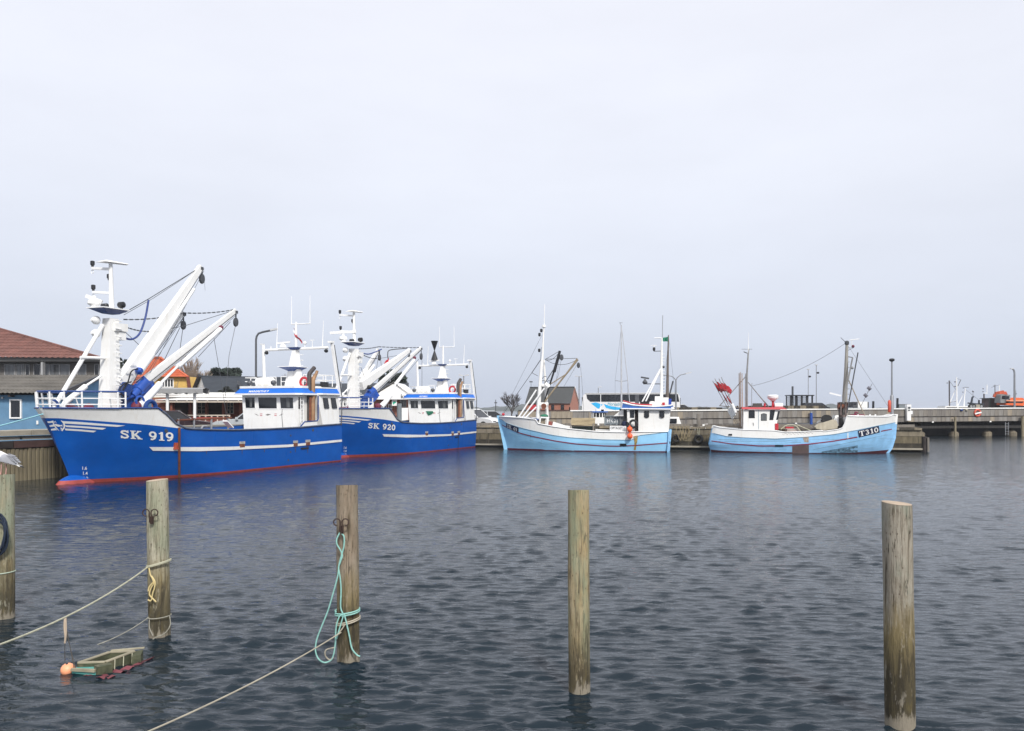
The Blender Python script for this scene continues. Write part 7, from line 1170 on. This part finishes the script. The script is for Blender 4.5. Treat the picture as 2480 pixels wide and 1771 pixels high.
# ------------------------------------------------------------------ foreground: mooring posts, ropes, gull, sunken crate
def post_material(wa, wb, gr, gamt, yel, z0):
    m = bpy.data.materials.new('mooring_post_wood'); m.use_nodes = True; t = m.node_tree; b = t.nodes['Principled BSDF']; L = t.links.new
    tc_ = nd(t, 'ShaderNodeTexCoord'); oi = nd(t, 'ShaderNodeObjectInfo')
    off = nd(t, 'ShaderNodeVectorMath', operation='ADD'); mul = nd(t, 'ShaderNodeVectorMath', operation='SCALE'); mul.inputs[0].default_value = (37, 19, 53); L(oi.outputs['Random'], mul.inputs[3]); L(tc_.outputs['Object'], off.inputs[0]); L(mul.outputs[0], off.inputs[1])
    def noise(scale, det=5, rough=.6, dist=0.):
        mp_ = nd(t, 'ShaderNodeMapping'); mp_.inputs['Scale'].default_value = scale; L(off.outputs[0], mp_.inputs[0]); n = nd(t, 'ShaderNodeTexNoise'); n.inputs['Scale'].default_value = 1; n.inputs['Detail'].default_value = det; n.inputs['Roughness'].default_value = rough; n.inputs['Distortion'].default_value = dist; L(mp_.outputs[0], n.inputs[0]); return n.outputs[0]
    def ramp(fac, a, b_): r = nd(t, 'ShaderNodeMapRange'); r.inputs[1].default_value = a; r.inputs[2].default_value = b_; L(fac, r.inputs[0]); return r.outputs[0]
    def mix(fac, A, B):
        mx = nd(t, 'ShaderNodeMix', data_type='RGBA'); L(fac, mx.inputs[0])
        for s, c in ((6, A), (7, B)):
            if isinstance(c, tuple): mx.inputs[s].default_value = c+(1,)
            else: L(c, mx.inputs[s])
        return mx.outputs[2]
    grain = noise((34,34,1.5), 7, .7, .5); blot = noise((9,9,3.2), 6, .65); fine = noise((85,85,14), 5, .75)
    wood = mix(ramp(blot,.36,.64), wa, wb); wood = mix(ramp(grain,.50,.62), wood, (.115,.09,.058)); wood = mix(ramp(noise((46,46,3.2),7,.72,.9),.565,.62), wood, (.05,.04,.027)); green0 = ramp(noise((6,6,1.6),5),.44,.62); gm = nd(t, 'ShaderNodeMath', operation='MULTIPLY'); L(green0, gm.inputs[0]); gm.inputs[1].default_value = gamt; green = mix(gm.outputs[0], wood, gr)
    # knots: swirling rings
    kn = nd(t, 'ShaderNodeTexVoronoi', feature='F1'); mp_ = nd(t, 'ShaderNodeMapping'); mp_.inputs['Scale'].default_value = (5.5,5.5,2.6); L(off.outputs[0], mp_.inputs[0]); L(mp_.outputs[0], kn.inputs[0]); knot = ramp(kn.outputs[0], .16, .06)
    wv = nd(t, 'ShaderNodeMath', operation='SINE'); ml = nd(t, 'ShaderNodeMath', operation='MULTIPLY_ADD'); L(kn.outputs[0], ml.inputs[0]); ml.inputs[1].default_value = 55; L(grain, ml.inputs[2]); L(ml.outputs[0], wv.inputs[0]); near = ramp(kn.outputs[0], .5, .15); rg = nd(t, 'ShaderNodeMath', operation='MULTIPLY'); L(ramp(wv.outputs[0],.45,1.), rg.inputs[0]); L(near, rg.inputs[1])
    rg2 = nd(t, 'ShaderNodeMath', operation='MULTIPLY'); L(rg.outputs[0], rg2.inputs[0]); rg2.inputs[1].default_value = .55
    c = mix(rg2.outputs[0], green, (.13,.11,.07)); c = mix(knot, c, (.075,.05,.03))
    sp = nd(t, 'ShaderNodeSeparateXYZ'); L(tc_.outputs['Object'], sp.inputs[0]); zj = nd(t, 'ShaderNodeMath', operation='MULTIPLY_ADD'); L(noise((9,9,3),5,.7), zj.inputs[0]); zj.inputs[1].default_value = .5; L(sp.outputs[2], zj.inputs[2]); zk = nd(t, 'ShaderNodeMath', operation='MULTIPLY_ADD'); L(noise((26,26,4),7,.75), zk.inputs[0]); zk.inputs[1].default_value = .55; L(zj.outputs[0], zk.inputs[2])
    zs_ = nd(t, 'ShaderNodeMath', operation='SUBTRACT'); L(zk.outputs[0], zs_.inputs[0]); zs_.inputs[1].default_value = .27; zz_ = zs_.outputs[0]
    yq = nd(t, 'ShaderNodeMath', operation='MULTIPLY'); L(ramp(zz_, z0+.32, z0), yq.inputs[0]); yq.inputs[1].default_value = yel; c = mix(yq.outputs[0], c, (.255,.20,.095))          # yellow lichen zone
    ag = nd(t, 'ShaderNodeMath', operation='MULTIPLY'); L(ramp(zz_, z0+.05, z0-.40), ag.inputs[0]); ag.inputs[1].default_value = .82; c = mix(ag.outputs[0], c, (.052,.046,.032)); sb = nd(t, 'ShaderNodeMath', operation='MULTIPLY'); L(ramp(noise((16,16,6),6,.7),.50,.66), sb.inputs[0]); L(ramp(zz_, z0, z0-.25), sb.inputs[1]); c = mix(sb.outputs[0], c, (.13,.105,.05)); sc_ = nd(t, 'ShaderNodeMath', operation='MULTIPLY'); L(ramp(noise((15,15,1.3),7,.72,.5),.50,.58), sc_.inputs[0]); L(ramp(zz_, z0+.30, z0-.10), sc_.inputs[1]); sd2 = nd(t, 'ShaderNodeMath', operation='MULTIPLY'); L(sc_.outputs[0], sd2.inputs[0]); sd2.inputs[1].default_value = .72; c = mix(sd2.outputs[0], c, (.042,.036,.026)); wp = nd(t, 'ShaderNodeMath', operation='MULTIPLY'); L(ramp(noise((22,22,5),6,.7),.58,.64), wp.inputs[0]); wp.inputs[1].default_value = .5; c = mix(wp.outputs[0], c, wb)           # algae
    c = mix(ramp(zz_, .36, .29), c, (.30,.265,.205))             # barnacles at the waterline
    c = mix(ramp(zz_, .16, .12), c, (.02,.02,.016))
    L(c, b.inputs['Base Color']); b.inputs['Roughness'].default_value = .85; b.inputs['Specular IOR Level'].default_value = .25
    hs = nd(t, 'ShaderNodeMath', operation='ADD'); L(grain, hs.inputs[0]); L(fine, hs.inputs[1]); bp = nd(t, 'ShaderNodeBump'); bp.inputs['Strength'].default_value = .9; bp.inputs['Distance'].default_value = .02; L(hs.outputs[0], bp.inputs['Height']); L(bp.outputs[0], b.inputs['Normal'])
    return m
endgrain = mat('end_grain', (.42,.33,.24), .9, var=.2, scale=8, bump=.3)
def mooring_post(label, D, top_px, top_y, bot_px, rad, seed, PM):
    zt = Z_(top_y, D); R = random.Random(seed); r = thing('mooring_post', label, 'post', (X_(bot_px,D),D,0), 0, 'timber mooring posts in the foreground'); dx = X_(top_px,D)-X_(bot_px,D); n = 28; rows = []; ph = [R.uniform(0,6) for _ in range(4)]
    for j in range(27):
        z = -1.0+(zt+1.0)*j/26; f = z/zt; rows.append([(dx*f+(rad*(1+.025*math.sin(2*a+ph[0]+z)+.018*math.sin(3*a+ph[1]-z*1.7)+.012*math.sin(z*5+ph[2])))*math.cos(a), rad*(1+.02*math.sin(a*2+ph[3]))*math.sin(a), z+(.012*math.cos(a+ph[0]) if j == 26 else 0)) for a in [2*math.pi*i/n for i in range(n+1)]])
    MB().grid(rows).build('shaft', PM, r, True); MB().poly([(x*.99+dx*.01, y*.99, z+.002) for x, y, z in rows[-1][:-1]]).build('end_grain', endgrain, r); return r, dx, zt
P1 = mooring_post('mooring post at the left edge with a gull standing on it', 10.9, 8, 1150, 8, .139, 1, post_material((.36,.31,.20), (.45,.43,.33), (.30,.34,.24), .8, .55, 1.0))
P2 = mooring_post('mooring post wound with yellow rope, second from the left', 10.03, 381, 1163, 386.5, .128, 2, post_material((.40,.36,.25), (.52,.49,.38), (.33,.36,.25), .6, .75, .95))
P3 = mooring_post('mooring post hung with pale teal rope', 9.04, 840, 1175, 844, .125, 3, post_material((.28,.215,.15), (.38,.31,.235), (.30,.27,.2), .4, .85, 1.02))
P4 = mooring_post('plain knotty mooring post in the middle of the foreground', 8.04, 1401, 1187, 1403, .108, 4, post_material((.40,.31,.165), (.46,.38,.24), (.31,.35,.235), .7, .35, .85))
P5 = mooring_post('thick mooring post at the right with algae bands', 7.2, 2172, 1219, 2180, .130, 5, post_material((.34,.30,.235), (.45,.41,.335), (.27,.33,.26), .55, .95, 1.12))
def hook(label, px, py, D, seed):
    p = W(px, py, D-.14); r = thing('mooring_hook', label, 'hook', p); s = D/FPX
    for sg in (-1, 1):
        pts = [(sg*s*3,-.02,-s*22),(sg*s*2.5,-.03,-s*8)]+[(sg*(s*10+s*8*math.cos(a)),-.035,s*2+s*8*math.sin(a)) for a in [math.pi*(1-.14*i) for i in range(12)]]
        MB().tube(smooth_path(pts,3), .0075, 6).build('curl', mat('dark_iron', (.045,.026,.02), .8, var=.4), r, True)
    MB().box(-s*3,s*3,-.01,.03,-s*26,-s*8).build('plate', mat('dark_iron', (.045,.026,.02)), r); return r
hook('rusty curled iron hook on the yellow-roped post', 367, 1243, 10.0, 1); hook('rusty curled iron hook on the teal-roped post', 828, 1266, 9.0, 2)
def rope_thing(label, strands, m_, rad, name='mooring_rope', cat='rope', loc=None):
    p0 = V(strands[0][0]) if loc is None else V(loc); r = thing(name, label, cat, p0)
    for s in strands: MB().tube([V(q)-p0 for q in s], rad, 7).build('strand', m_, r, True)
    return r
def wrap(px_l, px_r, yl, yr, D, rad, turns=1, dz=.03, slope=0.):
    xc = X_((px_l+px_r)/2, D); R_ = X_(px_r,D)-xc+rad; z0 = Z_((yl+yr)/2, D); sl = Z_(yr,D)-Z_(yl,D); pts = []
    for i in range(int(22*turns)+1): a = math.pi+2*math.pi*i/22; pts.append(V((xc+R_*math.cos(a), D+R_*math.sin(a), z0+sl/2*math.cos(a)+dz*i/22)))
    return pts
# rope from the second post out to the lower left
k2 = W(359,1373,9.92); rope_thing('pale yellow rope wound round the second post and running out to the left', [wrap(360,409,1373,1359,10.0,.014,2.,.012), sag(k2, W(-90,1592,6.2), .10, 16)], pale_rope, .0095)
fray = mat('yellow_rope', (.62,.50,.24), .8, var=.2); R = random.Random(5)
rope_thing('frayed yellow rope end hanging from the knot on the second post', [smooth_path([W(361,1376,9.84),W(364,1392,9.84),W(369,1401,9.84),W(372,1413,9.84),W(366,1424,9.84),W(362,1440,9.84),W(370,1450,9.84),W(378,1458,9.84)],4), smooth_path([W(367,1395,9.85),W(375,1409,9.84),W(374,1425,9.84),W(370,1436,9.84),W(366,1455,9.84),W(358,1453,9.84)],4), smooth_path([W(370,1412,9.83),W(362,1421,9.83),W(359,1432,9.83)],4)], fray, .009)
rope_thing('thin grey line wound low on the second post and running left behind the sunken box', [wrap(362,411,1494,1490,10.0,.008,1.,.0), sag(W(361,1495,9.93), W(240,1560,9.7), .03), sag(W(240,1560,9.7), W(-60,1655,9.2), .05), smooth_path([W(411,1492,9.9),W(412,1515,9.88),W(398,1535,9.87),W(375,1545,9.87),W(362,1560,9.86)],4), smooth_path([W(362,1497,9.9),W(362,1520,9.88),W(370,1540,9.87)],4)], grey_rope, .006)
rope_thing('thin pale line tied round the leftmost post', [wrap(-15,32,1388,1384,10.9,.008,1.,.0)], mat('pale_green_rope', (.38,.45,.36), .8), .008)
# coil of dark rope on the leftmost post
r = thing('rope_coil', 'coil of dark blue rope hung on the leftmost post', 'rope', W(0,1295,10.72)); s = 10.72/FPX; R = random.Random(9)
for i in range(9): w_, h_ = s*(20+R.uniform(-4,5)), s*(46+R.uniform(-8,6)); c = V((s*(-2+R.uniform(-3,3)), -.02*i*.35, s*R.uniform(-6,6))); MB().tube([c+V((w_*math.cos(a)*(1+.12*math.sin(a)), .02*math.sin(a*2+i), h_*math.sin(a))) for a in [2*math.pi*j/20 for j in range(21)]], .011, 6).build('turn', mat('dark_blue_rope', (.012,.022,.045), .8, var=.3), r, True)
# ropes on the third post
pz3 = 8.9; q = lambda x, y, d=8.86: W(x, y, d)
rope_thing('teal mooring line looped from the iron hook of the third post', [smooth_path([q(823,1290),q(816,1305),q(816,1318),q(824,1332),q(829,1346),q(824,1362),q(820,1376),q(824,1400),q(826,1430),q(825,1470),q(830,1486)],5), smooth_path([q(825,1290),q(833,1300),q(833,1322),q(828,1342),q(821,1368),q(818,1395),q(806,1440),q(794,1480),q(778,1520),q(767,1550),q(764,1575),q(770,1594),q(782,1604),q(795,1603),q(806,1592),q(812,1560),q(814,1520),q(822,1494),q(832,1488)],5), wrap(815,868,1488,1482,9.0,.012,2.1,.022), smooth_path([q(834,1488),q(838,1505),q(846,1540),q(852,1570),q(864,1586),q(872,1590)],5), smooth_path([q(832,1490),q(826,1510),q(820,1530),q(815,1548)],5)], teal_rope, .0085)
rope_thing('grey mooring line from the third post running down to the lower left', [wrap(817,869,1512,1500,9.0,.012,2.,.02), sag(W(826,1532,8.88), W(240,1822,5.4), .06, 16), smooth_path([q(836,1512),q(828,1524),q(818,1536),q(812,1542)],4), smooth_path([q(812,1568),q(790,1574),q(788,1588),q(798,1598),q(808,1592)],4)], mat('tan_grey_rope', (.40,.36,.28), .8, var=.2), .0075)
# line from the nearest trawler's bow to the quay
rope_thing('taut light blue mooring line from the bow of the nearest trawler to the left quay', [sag(W(104,1003,29.2), W(-60,1046,30.5), .02)], cyan_rope, .024)
# gull on the leftmost post
D = 10.88; s = D/FPX; zt = P1[2]; r = thing('gull', 'white and grey gull standing on the leftmost post', 'bird', (X_(4,D),D,zt+.0)); g = lambda x, y, yy=0.: V((X_(x,D)-X_(4,D), yy, Z_(y,D)-zt))
def loft(secs, n=14):
    rows = []
    for c, a, b in secs: rows.append([(c.x+0*a, c.y+a*math.cos(t_), c.z+b*math.sin(t_)) for t_ in [2*math.pi*i/n for i in range(n+1)]])
    return MB().grid(rows)
gw = mat('gull_white', (.78,.77,.75), .8, var=.05)
body = [(g(43,1126),.010,.012),(g(36,1122),.030,.028),(g(26,1117),.055,.050),(g(14,1111),.075,.068),(g(2,1106),.078,.074),(g(-8,1102),.064,.068),(g(-13,1094),.048,.055),(g(-16,1084),.036,.042),(g(-19,1076),.034,.036),(g(-24,1072),.032,.030),(g(-30,1071),.018,.018),(g(-33,1071),.006,.006)]
loft(body).build('body', gw, r, True); MB().beam(g(-31,1071.5),g(-41,1074.5),.018,.020,.006,.008).build('beak', mat('beak_yellow', (.75,.45,.06), .4), r)
for sd in (-1,1): MB().ball(g(-25,1070,sd*.029),.006,6).build('eye', black, r)
grey_f = mat('gull_grey', (.33,.34,.37), .8, var=.15, scale=12)
for sd in (-1,1):
    w_ = MB().grid([[g(x,y,sd*(o_)) for x, y, o_ in rw] for rw in ([(8,1101,.055),(18,1099,.05),(28,1103,.045),(36,1110,.04),(44,1124,.02)],[(4,1108,.082),(14,1108,.084),(25,1112,.07),(35,1118,.052),(46,1126,.02)],[(6,1116,.08),(16,1118,.076),(26,1121,.062),(36,1125,.045),(48,1128.5,.018)])]).build('wing', grey_f, r, True)
    for i in range(4): MB().beam(g(22+i*3,1102+i*3,sd*.05),g(33+i*4,1106+i*5,sd*.04),.03,.006).build('feather', grey_f, w_)
    MB().beam(g(40,1123,sd*.016),g(58,1133,sd*.008),.022,.006,.006,.004).build('wing_tip', black, r); MB().tube([g(8+sd*2,1122,sd*.025),g(9+sd*3,1136,sd*.028),g(8+sd*3,1149,sd*.028)],.0055,6).build('leg', mat('gull_pink', (.62,.36,.32), .6), r); MB().poly([g(8+sd*3+3,1149.3,sd*.028),g(8+sd*3-6,1149.3,sd*.028+.02),g(8+sd*3-7,1149.3,sd*.028),g(8+sd*3-6,1149.3,sd*.028-.02)]).build('foot', mat('gull_pink', (.62,.36,.32)), r)
MB().hexa([g(36,1122,-.03),g(36,1122,.03),g(50,1131,.03),g(50,1131,-.03),g(36,1120,-.03),g(36,1120,.03),g(51,1129,.03),g(51,1129,-.03)]).build('tail', gw, r)
# half-sunk wooden box with a teal edge, and two floats
zw = .02; f_ = lambda px, py, z: V(((px-CX)/FPX*((EYE-z)*FPX/(py-HY)), (EYE-z)*FPX/(py-HY), z))
mossy = mat('mossy_timber', (.062,.068,.038), .85, var=.5, scale=7, streak=(.20,.17,.11), samt=.7, sscale=(14,14,4), bump=.5, bscale=30); tealp = mat('teal_paint', (.10,.36,.32), .7, var=.2, scale=6)
A0, A1, A2, A3 = f_(190,1606,.10), f_(255,1604,.10), f_(325,1578,.12), f_(266,1580,.12); c0 = (A0+A1+A2+A3)/4; c0.z = 0
r = thing('sunken_box', 'half-sunk mossy wooden box with a teal edge beside the second post', 'box', c0); a0, a1, a2, a3 = (p-c0 for p in (A0, A1, A2, A3)); dn = V((0,0,-.30))
for nm, p, q2 in (('side_board',a0,a1),('side_board',a1,a2),('side_board',a3,a2),('side_board',a0,a3)): MB().beam(p+dn*.5,q2+dn*.5,.032,.30).build(nm, mossy, r)
for p, q2 in ((a0,a1),(a1,a2),(a3,a2),(a0,a3)): MB().beam(p+V((0,0,.004)),q2+V((0,0,.004)),.045,.012).build('top_edge', mat('pale_wood_edge', (.30,.27,.19), .85, var=.3), r)
b0, b1 = f_(174,1621,.055)-c0, f_(232,1624,.055)-c0; MB().hexa([b0+dn*.4,b1+dn*.4,a1+dn*.55,a0+dn*.55,b0,b1,a1+V((0,0,-.04)),a0+V((0,0,-.04))]).build('step_board', tealp, r); MB().beam(b0+V((0,-.01,.0)),b1+V((0,-.01,0)),.03,.03).build('step_edge', mat('pale_wood_edge', (.30,.27,.19)), r)
MB().beam(b1+V((.0,.0,0)),a1+V((.07,-.02,-.05)),.10,.09).build('corner_block', mossy, r); e1 = f_(347,1573,.13)-c0; MB().hexa([a2+dn*.8,e1+dn*.8,e1+V((.03,-.12,-.15)),a2+V((.03,-.12,-.2)),a2,e1,e1+V((.02,-.10,-.03)),a2+V((.02,-.10,-.03))]).build('end_block', mossy, r); MB().beam(a3+V((.0,.03,.01)),e1+V((0,.03,.01)),.035,.012).build('top_edge', mat('pale_wood_edge', (.30,.27,.19)), r)
for i in range(3): t_ = .3+.3*i; p = a1.lerp(a2,t_); MB().tube([p+V((.02,-.022,.0)),p+V((.02,-.03,-.1)),p+V((.03,-.025,-.16))],.006,5).build('strap', pale_rope, r)
lw = mat('submerged_red', (.17,.045,.055), .6, var=.25, scale=6)
s1, s2, s3, s4 = f_(200,1637,.004)-c0, f_(262,1645,.004)-c0, f_(376,1592,.004)-c0, f_(345,1587,.004)-c0
MB().grid([[s1.lerp(s2,i/6)+V((0,0,.012*math.sin(i*2.1))) for i in range(7)],[s1.lerp(s4,.15).lerp(s2.lerp(s3,.12),i/6)+V((0,0,.012*math.cos(i*1.7))) for i in range(7)]]).grid([[s2.lerp(s3,i/10)+V((0,0,.014*math.sin(i*2.7))) for i in range(11)],[(a1+V((.02,-.09,0))).lerp(a2+V((.12,-.06,0)),i/10)*1.0+V((0,0,-a1.z+.0+.014*math.cos(i*2.2))) for i in range(11)]]).build('submerged_skirt', lw, r, True)
p = f_(157,1634,0.); r = thing('float_ball', 'faded orange ball float beside the sunken box', 'buoy', (p.x,p.y+.06,.035)); MB().ball((0,0,0),.075,18,rz=.072).build('ball', salmon, r, True); MB().tube([(0,-.02,.066),(0,-.024,.082)],.012,8).build('eye', dsteel, r)
p = f_(184,1630,0.); r = thing('float_ball', 'tiny orange pear float between the ball float and the sunken box', 'buoy', (p.x,p.y+.02,.0)); MB().lathe((0,0,.0),[(.005,-.05),(.02,-.03),(.022,.0),(.017,.03),(.008,.05)],10).build('body', mat('small_orange', (.80,.22,.12), .5), r, True)
lp = lambda x, y, d: W(x, y, d); tw = mat('dark_twine', (.11,.10,.09), .8)
rope_thing('knotted pale twine hanging from the slack rope', [smooth_path([lp(157,1495,8.48),lp(156,1520,8.47),lp(158,1540,8.46),lp(157,1558,8.46)],4), smooth_path([lp(159,1495,8.48),lp(160,1530,8.47),lp(158,1552,8.46)],4)], mat('tan_twine', (.45,.36,.27), .8), .009)
rope_thing('thin dark lines running down to the two floats', [sag(lp(157,1556,8.47),lp(157,1600,8.6),.0,4), sag(lp(160,1530,8.47),lp(184,1622,8.62),.0,6), sag(lp(159,1510,8.47),lp(180,1622,8.62),.0,6)], tw, .0035)
